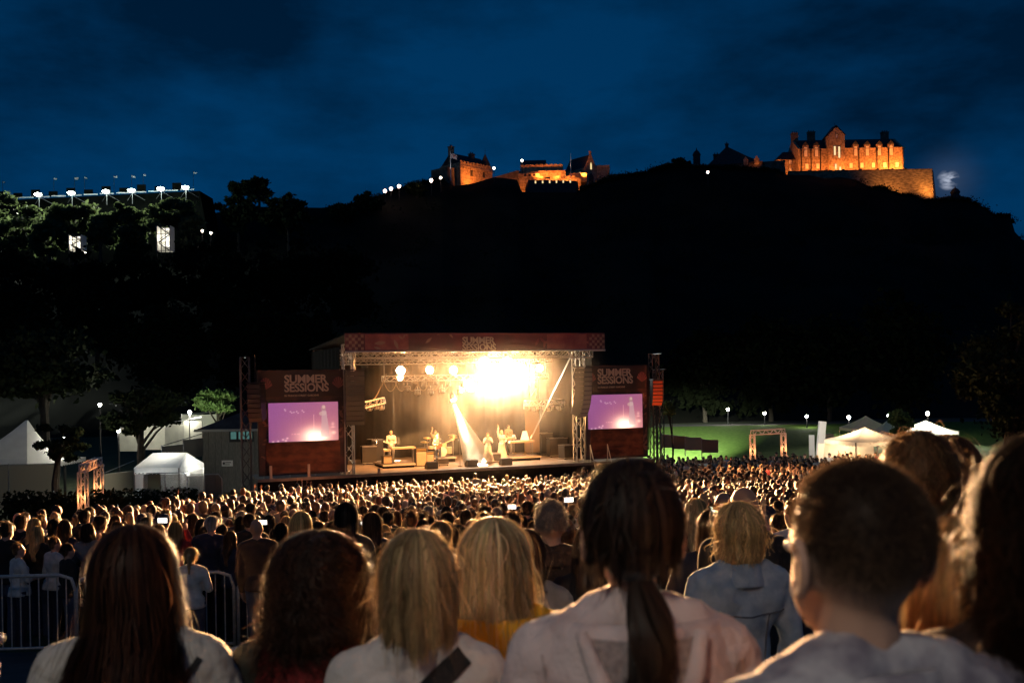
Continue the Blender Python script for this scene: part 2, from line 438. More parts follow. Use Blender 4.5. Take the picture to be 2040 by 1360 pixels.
def hospital():
    d = 280.0; k = d * PXM
    o = U(1591, 343.5, d); z0 = o.z
    root = empty('castle_range', o, 0, 'floodlit stone castle range with dormers, chimneys and a gabled stair tower on terrace', 'building')
    W = 210 * k; Hh = 46.5 * k; D = 12.5; sx = k / 5.83      # zoomed-photo pixels -> metres
    X = lambda zx: (zx - 355) * sx
    Z = lambda zy: (660 - zy) * sx
    w = MB(); w.box(0, W, 0, D, -1.5, Hh)
    rh = Z(230) - Hh
    w.prism([(0, Hh), (D, Hh), (D / 2, Hh + rh)], 0, .7, Matrix(((0, 1, 0), (1, 0, 0), (0, 0, 1)))); w.prism([(0, Hh), (D, Hh), (D / 2, Hh + rh)], W - .7, W, Matrix(((0, 1, 0), (1, 0, 0), (0, 0, 1))))
    w.build('wall', M_stone, root)
    r = MB(); gable_roof(r, .72, W - .72, 0, D, Hh, rh, over=-.02); ro = r.build('roof', M_slate, root)
    cn = MB(); cn.box(-.05, X(640), -.18, -.004, Hh - .3, Hh + .02); cn.box(X(885), W + .05, -.18, -.004, Hh - .3, Hh + .02); cn.build('cornice', M_stone, root)
    for zx, zt, wd in ((262, 145, 72), (585, 133, 82), (935, 166, 66), (1458, 150, 80)):
        chimney(root, max(.75, min(W - .75, X(zx) if zx > 300 else .8)), D / 2, Hh + rh - 2.4, Z(zt), wd * sx, 1.3)
    # stair tower
    tx0, tx1 = X(690), X(880); th = Z(215)
    t = MB(); t.box(tx0, tx1, -1.3, 2, -1.5, th - .8)
    t.prism([(tx0, th - .8), (tx1, th - .8), ((tx0 + tx1) / 2 + .25, th + 1.35), ((tx0 + tx1) / 2 - .25, th + 1.35)], -1.3, 2)
    to = t.build('stair_tower', M_stone, root)
    tr = MB(); xm = (tx0 + tx1) / 2; tr.add([(tx0 - .35, -1.5, th - 1.0), (xm, -1.5, th + 1.75), (tx1 + .35, -1.5, th - 1.0), (tx0 - .35, 3.6, th - 1.0), (xm, 2.6, Z(118)), (tx1 + .35, 3.6, th - 1.0), (tx0 - .35, -1.25, th - .7), (xm, -1.25, th + 2.1), (tx1 + .35, -1.25, th - .7)],
                                            [(0, 1, 7, 6), (1, 2, 8, 7), (6, 7, 4, 3), (7, 8, 5, 4), (3, 4, 5)])
    tr.tube([(xm, .2, Z(114)), (xm, .2, Z(92))], [.09, .02], 5)
    tr.build('tower_roof', M_slate, root)
    litp = emis('lit_pane', (1, .74, .36), 1.1)
    for zx, za, zb in ((762, 480, 376), (812, 512, 380), (770, 642, 580), (820, 656, 614)):
        window(root, X(zx), Z(za), 22 * sx, (za - zb) * sx, -1.3, 1, 4, lit=litp, bars=False)
    window(root, X(785), Z(280), 20 * sx, 42 * sx, -1.3, 1, 2)
    for zx in (440, 565, 1020, 1155, 1295, 1432):
        x = X(zx); h0, h1 = Z(482), Z(352)
        f = MB(); f.box(x - 34 * sx, x + 34 * sx, -.12, 2.4, Hh - .35, h1); do = f.build('dormer', M_stone, root)
        g_ = MB(); g_.prism([(x - 38 * sx, h1), (x + 38 * sx, h1), (x, h1 + 44 * sx)], -.14, 2.6); g_.build('pediment', M_slate, do)
        dr = MB(); dr.add([(x - 42 * sx, -.16, h1 - .05), (x - 42 * sx, 3.6, h1 - .05), (x, 3.6, h1 + 50 * sx), (x, -.16, h1 + 50 * sx), (x + 42 * sx, -.16, h1 - .05), (x + 42 * sx, 3.6, h1 - .05)], [(0, 3, 2, 1), (3, 4, 5, 2)])
        dr.build('dormer_roof', M_slate, do)
        window(root, x, h0, 36 * sx, (482 - 370) * sx, -.13, 2, 5)
    for zx in (452, 580, 965, 1092, 1225, 1358, 1500):
        window(root, X(zx), Z(622), 38 * sx, 60 * sx, 0, 3, 4)
    for zx in (388, 500, 610, 1055, 1265, 1400, 1568):
        p = MB(); p.tube([(X(zx), -.22, Hh - .4), (X(zx), -.22, .1)], .13, 6); p.box(X(zx) - .22, X(zx) + .22, -.4, -.1, Hh - .7, Hh - .25); p.build('downpipe', M_black, root)
    # low wing on the far side of the left gable
    lw = MB(); lw.box(-5.2, -.01, 3, 10, -1.5, 4.4); lw.build('wing_wall', M_stone, root)
    lr = MB(); lr.add([(-5.5, 2.7, 4.3), (-.01, 2.7, 4.3), (-.01, 10.3, 4.3), (-5.5, 10.3, 4.3), (-2.6, 6.5, 7.2), (-.01, 6.5, 7.2)], [(0, 1, 5, 4), (0, 4, 3), (2, 3, 4, 5), (1, 2, 5), (0, 3, 2, 1)]); lr.build('wing_roof', M_slate, root)
    for z in (.8, 3.0):
        window(root, -3.6, z, .8, 1.1, 3, 2, 3); window(root, -1.4, z, .8, 1.1, 3, 2, 3)
    # terrace wall on the crag
    fr = o + Vector((0, -6, 0))
    tw = empty('terrace_wall', (o.x, o.y - 4.6, o.z - .95), 0, 'brown stone terrace wall with battered bastion end below the floodlit castle range', 'wall')
    x0 = (1562 - 1591) * k; x1 = (1843 - 1591) * k
    b = MB(); b.box(x0, x1, 0, .9, -13, .15); b.build('rampart', mat('rampart_stone', (.16, .12, .08), .95, (.36, .27, .18), .9, bump=.8, detail=8, stretch=(1, 1, 2.5)), tw)
    cp = MB(); cp.box(x0, x1 + .1, -.12, 1.0, .152, .42); cp.build('coping', M_stone_d, tw)
    pr = MB(); pr.add([(x1 + .02, 0, .3), (x1 + 1.7, 3.2, .3), (x1 + 1.7, 9, .3), (x1 + .02, 9, .3), (x1 + .02, -1.0, -13), (x1 + 3.0, 3.4, -13), (x1 + 3.0, 9, -13), (x1 + .02, 9, -13)],
                      [(0, 1, 2, 3), (0, 4, 5, 1), (1, 5, 6, 2), (2, 6, 7, 3), (3, 7, 4, 0), (4, 7, 6, 5)])
    pr.build('bastion', M_stone, tw)
    # floodlights standing on the terrace
    for i, (fx, p) in enumerate(((.06, 1500), (.22, 1600), (.38, 1900), (.54, 2100), (.70, 2800), (.84, 3700), (.96, 4600))):
        l = empty('floodlight', (o.x + W * fx, o.y - 4.1, o.z - .75), 0, None, 'floodlight', 'floodlights along the castle terrace')
        l['label'] = 'small floodlight on the castle terrace, %s from its left end' % ('first second third fourth fifth sixth seventh'.split()[i])
        f = MB(); f.box(-.3, .3, -.15, .1, .25, .6); f.build('housing', M_black, l)
        s = MB(); s.tube([(0, 0, 0), (0, 0, .25)], .05, 6); s.build('stand', M_black, l)
        g = MB(); g.box(-.25, .25, .1, .11, .28, .57); g.build('lens', emis('flood_lens', (1, .6, .25), 4), l)
        lamp('SPOT', 'flood_beam', (0, .3, .5), p, ORANGE, l, target=(0, 4.4, 3.6), size=.25, spot=140, blend=.6)
    lamp('SPOT', 'gable_flood', (o.x - 7.5, o.y - 3.0, o.z - .6), 3000, ORANGE, None, target=(o.x - 1, o.y + 6, o.z + 3.5), size=.25, spot=110, blend=.7)
    # lights washing the rampart from the rock below
    for fx, p, dy in ((.45, 2600, -6), (.80, 3600, -6), (1.14, 3200, -3.5)):
        lamp('SPOT', 'rampart_flood', (o.x + W * fx, o.y - 4.6 + dy, o.z - 8.5), p, (1, .36, .07), None, target=(o.x + W * fx + 1.5, o.y - 4.6, o.z - 3), size=.3, spot=130, blend=.8)
hospital()

def keep():
    o = U(918, 372, 271); k = 271 * PXM
    root = empty('castle_keep', o, R(47), 'orange lit stone keep with slate roof, chimneys and small turret beside white flag', 'building')
    Hh = 49 * k; W = 12.5; D = 8
    w = MB(); w.box(0, W, 0, D, -6, Hh); w.box(-.2, W + .2, -.22, -.003, Hh - 1.2, Hh - .75)
    for i in range(14): w.box(.2 + i * .9, .2 + i * .9 + .4, -.2, -.004, Hh - 1.6, Hh - 1.21)
    w.build('wall', M_stone, root)
    pp = MB()
    for i in range(10): pp.box(i * 1.25, i * 1.25 + .75, -.1, .4, Hh + .001, Hh + .55)
    pp.build('battlement', M_stone, root)
    r = MB(); gable_roof(r, .3, W - .3, .6, D, Hh + .1, 3.2, over=0); r.build('roof', M_slate, root)
    chimney(root, .6, 4.2, Hh, Hh + 5.0, 1.2, 1.2, 2); chimney(root, W - 4.0, 4.2, Hh + 1, Hh + 4.2, 1.5, 1.1, 2); chimney(root, W + 1.5, 3.5, Hh - 2, Hh + 2.0, 1.0, 1.0, 2)
    t = MB(); t.lathe([(1.3, Hh - 2), (1.3, Hh + 1.0), (1.5, Hh + 1.05), (.05, Hh + 4.2), (.03, Hh + 5.6)], 10, (W - 1.2, 1.6, 0)); t.build('turret', M_slate, root)
    window(root, 4.2, Hh * .52, .8, 1.5, 0, 2, 3, bars=False, lit=M_slate); window(root, 9.0, Hh * .55, .8, 1.5, 0, 2, 3, bars=False, lit=M_slate)
    s = MB(); s.box(-3.5, -.01, 1.6, 8, -8, Hh - 1.5); s.box(-5.2, -3.6, 2, 7, -8, Hh - 5.2); s.build('side_range', M_stone_d, root)
    lamp('SPOT', 'keep_flood', root.matrix_basis @ Vector((2.2, -4.2, 1.0)), 3600, ORANGE, None, target=root.matrix_basis @ Vector((4.5, 0, 3.4)), size=.3, spot=140, blend=.7)
    f = U(898, 345, 268)
    fp = empty('flagpole', f, 0, 'white flagpole flying a pale flag beside the castle keep', 'flagpole')
    p = MB(); p.tube([(0, 0, -2), (0, 0, 45 * k * .97)], [.14, .1], 6); p.build('pole', M_wpaint, fp)
    fl = MB(); n = 8
    for j in range(5):
        for i in range(n + 1): fl.v.append((.12 + i * .2, .18 * math.sin(i * 1.1 + j * .5), 5.3 - j * .36 - i * i * .008 - (0 if j < 3 else -i * .03)))
    fl.f = [(j * (n + 1) + i, j * (n + 1) + i + 1, (j + 1) * (n + 1) + i + 1, (j + 1) * (n + 1) + i) for j in range(4) for i in range(n)]
    fl.build('flag', mat('flag_cloth', (.75, .62, .6), .8, (.5, .1, .1), 1.2, lo=.55, hi=.6), fp, True)
    lamp('SPOT', 'flag_light', f + Vector((-.5, -2.2, -.6)), 320, (1, .9, .85), None, target=f + Vector((.5, 0, 4.5)), size=.1, spot=60)
keep()

def battery():
    d = 276.0; k = d * PXM; sx = k / 5.1
    o = U(1033, 384, d)
    X = lambda zx: (zx - 985) * sx
    Z = lambda zy: (632 - zy) * sx
    root = empty('castle_battery', o, 0, 'tiered orange lit castle battery with dark flat roofed shed in front', 'building')
    b = MB(); b.box(X(985), X(1620), 0, 6, -9, Z(490)); b.build('lower_wall', M_stone, root)
    b = MB(); b.box(X(985), X(1470), 1.6, 8, Z(490) - .5, Z(400)); b.box(X(1475), X(1690), 3.0, 8, Z(490) - .5, Z(418)); b.build('middle_wall', M_stone, root)
    b = MB(); b.box(X(1010), X(1450), 4.2, 10, Z(400) - .5, Z(322)); b.build('upper_wall', M_stone, root)
    for i in range(9):
        c = MB(); c.box(X(1015 + i * 49), X(1015 + i * 49 + 32), 4.15, 4.9, Z(322) + .003, Z(314)); c.build('merlon', M_stone, root)
    for a0, a1 in ((1200, 1265), (1310, 1415), (1460, 1560)):
        c = MB(); c.box(X(a0), X(a1), -.12, .9, Z(490) + .003, Z(470)); c.build('parapet', M_stone, root)
    c = MB(); c.box(X(985), X(1200), -.25, -.004, Z(485), Z(440)); c.build('gun_loop_band', M_stone, root)
    for zx in (1055, 1100, 1148):
        c = MB(); c.box(X(zx) - .35, X(zx) + .35, -.3, -.24, Z(468), Z(445)); c.build('gun_loop', M_black, root)
    r = MB(); gable_roof(r, X(1020), X(1275), 6, 12, Z(314), 2.2, over=.2); r.box(X(1025), X(1270), 6.2, 11.8, Z(330), Z(314) - .12); r.build('guardhouse_roof', M_slate, root)
    # dark shed with six lit slits
    s = empty('castle_shed', o + Vector((0, -3, 0)), 0, 'black flat roofed shed with six small lit windows below the castle battery', 'shed')
    w = MB(); w.prism([(X(1050), -8), (X(1580), -8), (X(1580), Z(552)), (X(1085), Z(535)), (X(1050), Z(612))], -1.2, 1.2); w.build('wall', M_slate, s)
    for zx in (1155, 1227, 1297, 1365, 1433, 1503):
        w = MB(); w.box(X(zx) - .2, X(zx) + .2, -1.24, -1.2, Z(570), Z(544)); w.build('window', emis('slit_light', (1, .75, .35), 1.0), s)
    for lx, ly, lz, p, tx, tz in ((1015, -2.2, 600, 700, 1030, 540), (1330, 0.4, 540, 900, 1330, 470), (1500, .4, 540, 900, 1520, 470), (1200, 1.0, 470, 1500, 1200, 380), (1380, 1.0, 470, 1300, 1380, 380), (1610, -1.5, 600, 500, 1600, 530)):
        lamp('SPOT', 'battery_flood', o + Vector((X(lx), ly - 2.4, Z(lz))), p * 1.3, ORANGE, None, target=o + Vector((X(tx), 3, Z(tz))), size=.25, spot=150, blend=.8)
    # chapel with lit gable
    ch = U(1166, 356, 284)
    c = empty('castle_chapel', ch, R(38), 'small stone chapel with steep slate roof and faintly lit gable', 'building')
    w = MB(); w.box(0, 4.6, 0, 9, -4, 3.2); w.prism([(0, 3.2), (4.6, 3.2), (2.3, 7.4)], 0, .5); w.box(2.0, 2.6, .1, .45, 7.2, 8.2); w.build('wall', M_stone, c)
    r = MB(); gable_roof(r, 0, 4.6, .52, 9, 3.2, 4.0, over=-.01, along='y'); r.build('roof', M_slate, c)
    w = MB(); w.prism([(2.0, 2.9), (2.6, 2.9), (2.6, 4.3), (2.3, 5.0), (2.0, 4.3)], -.04, .1); w.build('window', emis('slit_light', (1, .75, .35), 1.0), c)
    w = MB(); w.prism([(1.4, -2), (3.2, -2), (3.2, .9), (2.3, 2.0), (1.4, .9)], -.05, .1); w.build('door', M_slate, c)
    w = MB(); w.box(-.06, .1, 2.0, 2.5, .6, 2.2); w.build('window', emis('slit_light', (1, .75, .35), 1.0), c)
    lamp('SPOT', 'chapel_flood', ch + Vector((-1, -6, 0)), 2200, ORANGE, None, target=ch + Vector((1, 0, 2.6)), size=.2, spot=110, blend=.8)
    e = U(1186, 353, 287); w = MB(); w.box(0, 4.2, 0, 4, -5, 3.4)
    tag(w.build('castle_gatehouse', M_stone), 'low dim stone block right of the castle chapel gable', 'building').location = e
    f = U(1137, 338, 273)
    p = MB(); p.tube([(0, 0, -3), (0, 0, 4.5)], [.13, .09], 6); q = p.build('flagpole', M_wpaint); q.location = f
    tag(q, 'bare white flagpole between the castle battery and the chapel', 'flagpole')
    lamp('SPOT', 'pole_light', f + Vector((-.3, -2, -1)), 150, (1, .92, .85), None, target=f + Vector((0, 0, 3)), size=.1, spot=50)
    # link wall between keep and battery
    a = U(982, 356, 276)
    w = MB(); w.prism([(-.5, -6), (7.2, -6), (7.2, 2.3), (-.5, .2)], 0, 1.2)
    tag(w.build('castle_link_wall', M_stone_d), 'dark sloping wall joining the castle keep to the battery', 'wall').location = a
battery()

def dark_castle():
    d = 275.0; k = d * PXM
    def at(px, py): return U(px, py, d)
    # pale lit ramp wall
    a = at(1253, 351); w = MB(); w.prism([(0, -3), (5.6, -3), (5.6, 1.4), (2.5, .55), (0, 0)], 0, .8)
    q = tag(w.build('castle_ramp_wall', M_stone), 'short pale lit ramp wall on the castle skyline beside dark sentry turret', 'wall'); q.location = a
    lamp('SPOT', 'ramp_flood', a + Vector((4.4, -2.4, -.4)), 130, (1, .6, .28), None, target=a + Vector((4.2, 0, .4)), size=.1, spot=120, blend=.9)
    # cupola turret
    a = at(1388, 318); t = MB(); t.lathe([(1.0, -5), (1.0, 1.0), (1.15, 1.1), (1.1, 1.5), (.75, 2.1), (.2, 2.6), (.04, 3.3)], 10)
    tag(t.build('sentry_turret', M_slate), 'dark domed sentry turret on the castle skyline left of the gabled house', 'turret').location = a
    # dark gabled house
    a = at(1412, 334)
    r = empty('castle_house', a, R(-18), 'dark gabled castle house with two faintly lit dormers on the skyline', 'building')
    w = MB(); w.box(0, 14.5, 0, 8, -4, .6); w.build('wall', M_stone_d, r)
    w = MB(); w.add([(-.3, -.3, .6), (14.8, -.3, .2), (14.8, 8.3, .2), (-.3, 8.3, .6), (4.6, 4, 6.3), (10.5, 4, 2.9)], [(0, 1, 5, 4), (2, 3, 4, 5), (0, 4, 3), (1, 2, 5), (0, 3, 2, 1)]); w.build('roof', M_slate, r)
    chimney(r, 1.6, 4, 1, 4.3, 1.4, 1.0, 2, M_slate); chimney(r, 4.6, 4, 5, 7.0, .8, .8, 1, M_slate)
    for x in (10.0, 12.9):
        w = MB(); w.box(x - .6, x + .6, -.25, 1.6, -.3, 1.2); w.prism([(x - .7, 1.2), (x + .7, 1.2), (x, 2.2)], -.27, 1.7); w.build('dormer', M_stone, r)
    lamp('SPOT', 'dormer_light', r.matrix_basis @ Vector((13.6, -2.2, -.6)), 130, ORANGE, None, target=r.matrix_basis @ Vector((12.4, 0, 1)), size=.1, spot=110, blend=.8)
    # curtain walls
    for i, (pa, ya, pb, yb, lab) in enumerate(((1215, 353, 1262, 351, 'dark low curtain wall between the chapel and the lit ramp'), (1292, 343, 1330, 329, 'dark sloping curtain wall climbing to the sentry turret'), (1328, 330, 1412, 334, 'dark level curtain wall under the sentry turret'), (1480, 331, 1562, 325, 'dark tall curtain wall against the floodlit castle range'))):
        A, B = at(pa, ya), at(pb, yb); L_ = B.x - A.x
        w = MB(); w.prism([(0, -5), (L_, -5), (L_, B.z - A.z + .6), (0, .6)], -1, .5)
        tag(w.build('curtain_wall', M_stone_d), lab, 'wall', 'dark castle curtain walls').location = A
    # bartizan and end wall on the right shoulder
    a = at(1903, 396); t = MB(); t.lathe([(1.15, -4), (1.15, 1.5), (1.35, 1.6), (1.3, 1.9), (.8, 2.6), (.15, 3.0), (.04, 3.6)], 10)
    tag(t.build('bartizan', M_slate), 'dark domed bartizan under the moonlit cloud at the end of the castle', 'turret').location = a
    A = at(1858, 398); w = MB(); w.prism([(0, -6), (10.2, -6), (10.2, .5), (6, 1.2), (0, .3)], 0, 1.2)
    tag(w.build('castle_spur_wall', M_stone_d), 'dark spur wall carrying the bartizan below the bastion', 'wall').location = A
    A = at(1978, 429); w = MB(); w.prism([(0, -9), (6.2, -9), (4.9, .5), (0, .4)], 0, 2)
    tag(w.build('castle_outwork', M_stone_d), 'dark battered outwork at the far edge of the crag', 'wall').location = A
dark_castle()

def glow_lamp(name, px, py, d, label, cat, r=.3, power=60, color=(1, .8, .6), es=60, group=None, post=2.5):
    p = U(px, py, d)
    root = empty(name, (p.x, p.y, p.z - post), 0, label, cat, group)
    b = MB(); b.tube([(0, 0, -2), (0, 0, post - r * 1.1)], .07, 6); b.build('post', M_black, root)
    h = MB(); h.lathe([(r * .5, -r), (r * .95, -r * .2), (r, .2 * r), (r * .6, r * .8), (.02, r)], 10, (0, 0, post)); h.build('lamp_glass', emis('lamp_glass_%d_%d' % (es, int(color[2] * 100)), color, es), root, True)
    c = MB(); c.lathe([(r * .65, r * .85), (r * .3, r * 1.15), (.02, r * 1.4)], 8, (0, 0, post)); c.build('lamp_cap', M_black, root)
    if power: lamp('POINT', 'lamp_light', (0, -r * 1.6, post), power, color, root, size=.15)
    return root
for i, (px, py, lab) in enumerate(((767, 380.5, 'lowest of the three pink lamps stepping up the castle skyline'), (779, 376, 'middle of the three pink lamps stepping up the castle skyline'), (795, 371, 'highest of the three pink lamps stepping up the castle skyline'),
                                   (859, 359.5, 'larger pink lamp just below the dark flank of the keep'), (878, 354, 'small white lamp against the dark flank of the keep'), (984, 335, 'white lamp at the right corner of the castle keep'), (1040, 320, 'small orange lamp at the left of the guardhouse roof'), (1410, 343, 'small white lamp under the dark gabled castle house'))):
    glow_lamp('castle_lamp', px, py, 243, lab, 'lamp', r=(.42 if i in (0, 1, 2, 3) else .3), power=12, color=(1, .62, .5) if i < 4 else (1, .85, .7), es=14, group='lamps on the castle walls', post=1.5)

# ---- trees
def tree(name, label, base, H, cr, cz, n=2600, leaf=.16, tr=.18, m=None, seed=1, group=None, clumps=26, lean=0, gap=.45):
    rs = np.random.RandomState(seed)
    root = empty(name, base, 0, label, 'tree', group)
    t = MB(); top = Vector((lean * H, 0, cz)); mid = Vector((lean * H * .3 + rs.uniform(-.2, .2), rs.uniform(-.2, .2), cz * .5))
    t.tube([(0, 0, -.4), mid * .5, mid, mid.lerp(top, .6), top], [tr * 1.25, tr, tr * .85, tr * .6, tr * .3], 8)
    cc = []
    for i in range(clumps):
        u = rs.normal(size=3); u /= np.linalg.norm(u); rr = rs.uniform(.25, 1) ** .6
        bulge = 1 + .42 * mnoise.noise(Vector((float(u[0]) * 1.7 + seed, float(u[1]) * 1.7, float(u[2]) * 1.7)))
        p = np.array([u[0] * cr[0], u[1] * cr[1], u[2] * cr[2]]) * rr * .86 * bulge + np.array([lean * H, 0, cz])
        cc.append(p)
        if i < 9:
            s = mid.lerp(top, rs.uniform(0, .8)); e = Vector(p)
            t.tube([s, s.lerp(e, .5) + Vector((0, 0, .12 * cr[2])), e], [tr * .4, tr * .25, tr * .08], 5)
    t.build('trunk', M_bark, root)
    cc = np.array(cc); k = rs.randint(0, clumps, n); csz = rs.uniform(.35, 1.15, clumps) * gap
    u = rs.normal(size=(n, 3)); u /= np.linalg.norm(u, axis=1)[:, None]
    P = cc[k] + u * (np.abs(rs.normal(.55, .33, n)) * csz[k])[:, None] * np.array(cr) * np.array([.85, .85, .6])
    a = rs.normal(size=(n, 3)); a /= np.linalg.norm(a, axis=1)[:, None]
    b = np.cross(a, rs.normal(size=(n, 3))); b /= np.linalg.norm(b, axis=1)[:, None]
    sz = leaf * rs.uniform(.6, 1.4, n)[:, None]
    V = np.stack([P + a * sz, P + b * sz * .6, P - a * sz, P - b * sz * .6], 1).reshape(-1, 3)
    me = bpy.data.meshes.new('crown'); me.from_pydata(V.tolist(), [], (np.arange(n * 4).reshape(-1, 4)).tolist()); me.update()
    obj('crown', me, m or M_leaf, root)
    return root
def crown_tree(name, label, px0, px1, py0, py1, d, base_py=None, **kw):
    """tree whose crown fills the pixel box at distance d"""
    c = U((px0 + px1) / 2, (py0 + py1) / 2, d); w = (px1 - px0) * d * PXM / 2; h = (py1 - py0) * d * PXM / 2
    bz = kw.pop('bz', None)
    if bz is None: bz = gz(c.x, c.y) if d < 125 else c.z - h - 4
    return tree(name, label, (c.x, c.y, bz), c.z + h - bz, (w, w * .9, h), c.z - bz, **kw)
GT = 'trees lit from above below the grandstand'
for i, a in enumerate(((-60, 90, 385, 510, 178, 'pale lit tree under the leftmost grandstand floodlight'), (100, 192, 402, 476, 172, 'lit round tree below the second grandstand floodlight'), (160, 240, 415, 500, 170, 'slim lit tree between the two lit stair towers'),
                       (206, 318, 397, 490, 172, 'tall rounded lit tree left of the bright stair tower'), (292, 412, 390, 462, 175, 'broad lit tree above the brighter stair tower'), (50, 142, 425, 515, 168, 'lower dim tree left of the dimmer stair tower'), (340, 425, 430, 520, 165, 'dark broad tree right of the brighter stair tower'))):
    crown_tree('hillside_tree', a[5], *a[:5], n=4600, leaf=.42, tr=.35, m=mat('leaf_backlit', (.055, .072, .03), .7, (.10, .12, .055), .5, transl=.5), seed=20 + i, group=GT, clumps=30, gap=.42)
for i, a in enumerate(((226, 300, 445, 560, 150, 'black tree in front of the lit rounded tree below the grandstand'), (428, 520, 372, 470, 215, 'dark bushy tree at the left end of the ridge clump'), (455, 505, 356, 395, 222, 'open branched tree rising above the ridge clump'), (490, 540, 355, 400, 226, 'tallest dark tree of the ridge clump'), (520, 628, 382, 470, 215, 'dark broad tree at the right end of the ridge clump'), (655, 710, 402, 440, 235, 'low dark tree in the dip of the ridge'), (700, 765, 382, 430, 240, 'dark tree on the ridge left of the pink lamps'), (812, 850, 362, 392, 250, 'small dark tree among the skyline lamps'), (1338, 1375, 315, 340, 270, 'dark rounded bush beside the castle sentry turret'))):
    crown_tree('ridge_tree', a[5], *a[:5], n=2600, leaf=.55, tr=.35, m=M_leafd, seed=50 + i, group='dark trees on the ridge', clumps=30, gap=.45)

def scrub():
    """bushes and grass tufts that roughen the crest and the upper ledges of the crag"""
    rs = np.random.RandomState(44); P = []
    for _ in range(330):
        px = rs.uniform(640, 2040); D = crest_depth(px)
        if 885 < px < 1160 or 1555 < px < 1700: continue
        py = float(np.interp(px, RPX, RPY)); c = U(px, py + rs.uniform(0, 2.5), D - rs.uniform(0, 2)); r_ = rs.uniform(.25, 1.0)
        q = rs.normal(0, 1, (60, 3)) * np.array([r_ * 1.2, r_, r_ * .55]); q[:, 2] -= .25 * r_; P.append(np.array(c) + q)
    for _ in range(260):
        px = rs.uniform(300, 2040); D = crest_depth(px); t = rs.uniform(.35, .95); d0 = 122 if px > 1300 else 105
        py = float(np.interp(px, RPX, RPY)); top = U(px, py, D); d = d0 + (D - d0) * t; base = gz(0, d0) - .5; z = base + (top.z - base) * t ** 1.25 - 2.2; r_ = rs.uniform(.6, 1.8)
        P.append(np.array([ray(px, py).x * d, d - 1.0, z]) + rs.normal(0, 1, (45, 3)) * np.array([r_ * 1.3, r_, r_ * .6]))
    P = np.concatenate(P); n = len(P)
    a = rs.normal(size=(n, 3)); a /= np.linalg.norm(a, axis=1)[:, None]; b = np.cross(a, rs.normal(size=(n, 3))); b /= np.linalg.norm(b, axis=1)[:, None]
    V = np.stack([P + a * .28, P + b * .16, P - a * .28, P - b * .16], 1).reshape(-1, 3)
    me = bpy.data.meshes.new('scrub'); me.from_pydata(V.tolist(), [], np.arange(n * 4).reshape(-1, 4).tolist()); me.update()
    tag(obj('scrub', me, mat('scrub_leaf', (.012, .016, .007), .9, (.022, .028, .012), .3, spec=.05)), 'dark scrub and tufts along the crest and ledges of the crag', 'scrub', kind='stuff')
scrub()
# ---- grandstand on the ridge with its floodlights
def grandstand():
    A = U(-120, 402, 205); B = U(392, 377, 205)
    root = empty('grandstand', A, 0, 'dark temporary grandstand with pale top rail on the ridge', 'grandstand')
    X = B - A; L_ = X.x; s = X.z / X.x
    w = MB(); w.prism([(0, -16), (L_ + 3.2, -16 + s * L_), (L_ + .6, s * L_ - .35), (0, -.35)], 0, 9); w.build('back_panel', mat('stand_cladding', (.006, .007, .006), .95, spec=0.0), root)
    n = 16
    for i in range(n):
        a, b = i / n, (i + .86) / n
        r = MB(); r.box(0, L_ * (b - a), -.25, -.12, -.12, .12, at=(L_ * a, 0, s * L_ * a)); r.build('walkway_rail', mat('rail_white', (.8, .8, .78), .5), root)
    for i in range(14):
        p = MB(); x = L_ * (.02 + i / 14.5); p.box(x - .9, x + .9, .8, 1.0, s * x + .12, s * x + 1.2 + .5 * (i % 2)); p.build('roof_panel', mat('stand_cladding', (.006, .007, .006)), root)
    for i, (px, py, nm) in enumerate(((76, 388, 'leftmost'), (142, 385, 'second'), (211, 382, 'third'), (262, 380, 'fourth'), (320, 376.5, 'fifth'), (369, 374, 'rightmost'))):
        p = U(px, py, 201)
        f = empty('stadium_floodlight', p, 0, '%s of six white floodlights in a row on the grandstand rail' % nm, 'floodlight', 'floodlights on the grandstand')
        h = MB(); h.box(-.7, .7, .3, .7, -.45, .45); h.build('housing', M_black, f)
        g = MB()
        g.lathe([(.02, -.42), (.55, -.16), (.72, .06), (.55, .24), (.02, .4)], 12, (0, -.1, 0)); g.build('lens', emis('flood_white', (.82, 1, .9), 60), f, True)
        b = MB(); b.tube([(0, .5, -.4), (-1.8, 2.5, -1.5)], .06, 5); b.tube([(0, .5, -.4), (1.8, 2.5, -1.5)], .06, 5); b.tube([(0, .4, -.3), (0, .4, -2.6)], .07, 5); b.build('bracket', mat('bracket_grey', (.15, .15, .15), .6), f)
        lamp('SPOT', 'flood_beam', (0, -1.2, 0), 60000, (.92, 1, .80), f, target=(0, -26, -6.5), size=.6, spot=46, blend=.8)
        lamp('POINT', 'flood_spill', (0, -5.0, 1.0), 700, (.85, 1, .9), f, size=.3)
    for i, (px, py) in enumerate(((5, 364), (107, 357), (148, 356), (168, 355), (227, 353), (262, 352), (285, 350), (385, 345))):
        p = U(px, py, 206); pole = MB(); f = empty('pennant_flag', (p.x, p.y, p.z - 6), 0, 'small pale pennant flag above the grandstand, number %s from the left' % ('one two three four five six seven eight'.split()[i]), 'flag', 'pennants above the grandstand')
        pole.tube([(0, 0, -1), (0, 0, 6.4)], .04, 5); pole.build('pole', M_black, f)
        c = MB(); z = 6.3; q_ = .55 + .25 * (i % 3) / 2; c.add([(0, 0, z), (.5 * q_, .1, z - .1), (1.1 * q_, -.05, z - .25 * (i % 2)), (1.0 * q_, -.05, z - .5 * q_ - .2), (.5 * q_, .1, z - .6 * q_), (0, 0, z - .5 * q_)], [(0, 1, 4, 5), (1, 2, 3, 4)]); c.build('cloth', mat('pennant_grey', (.3, .32, .33), .8), f)
grandstand()

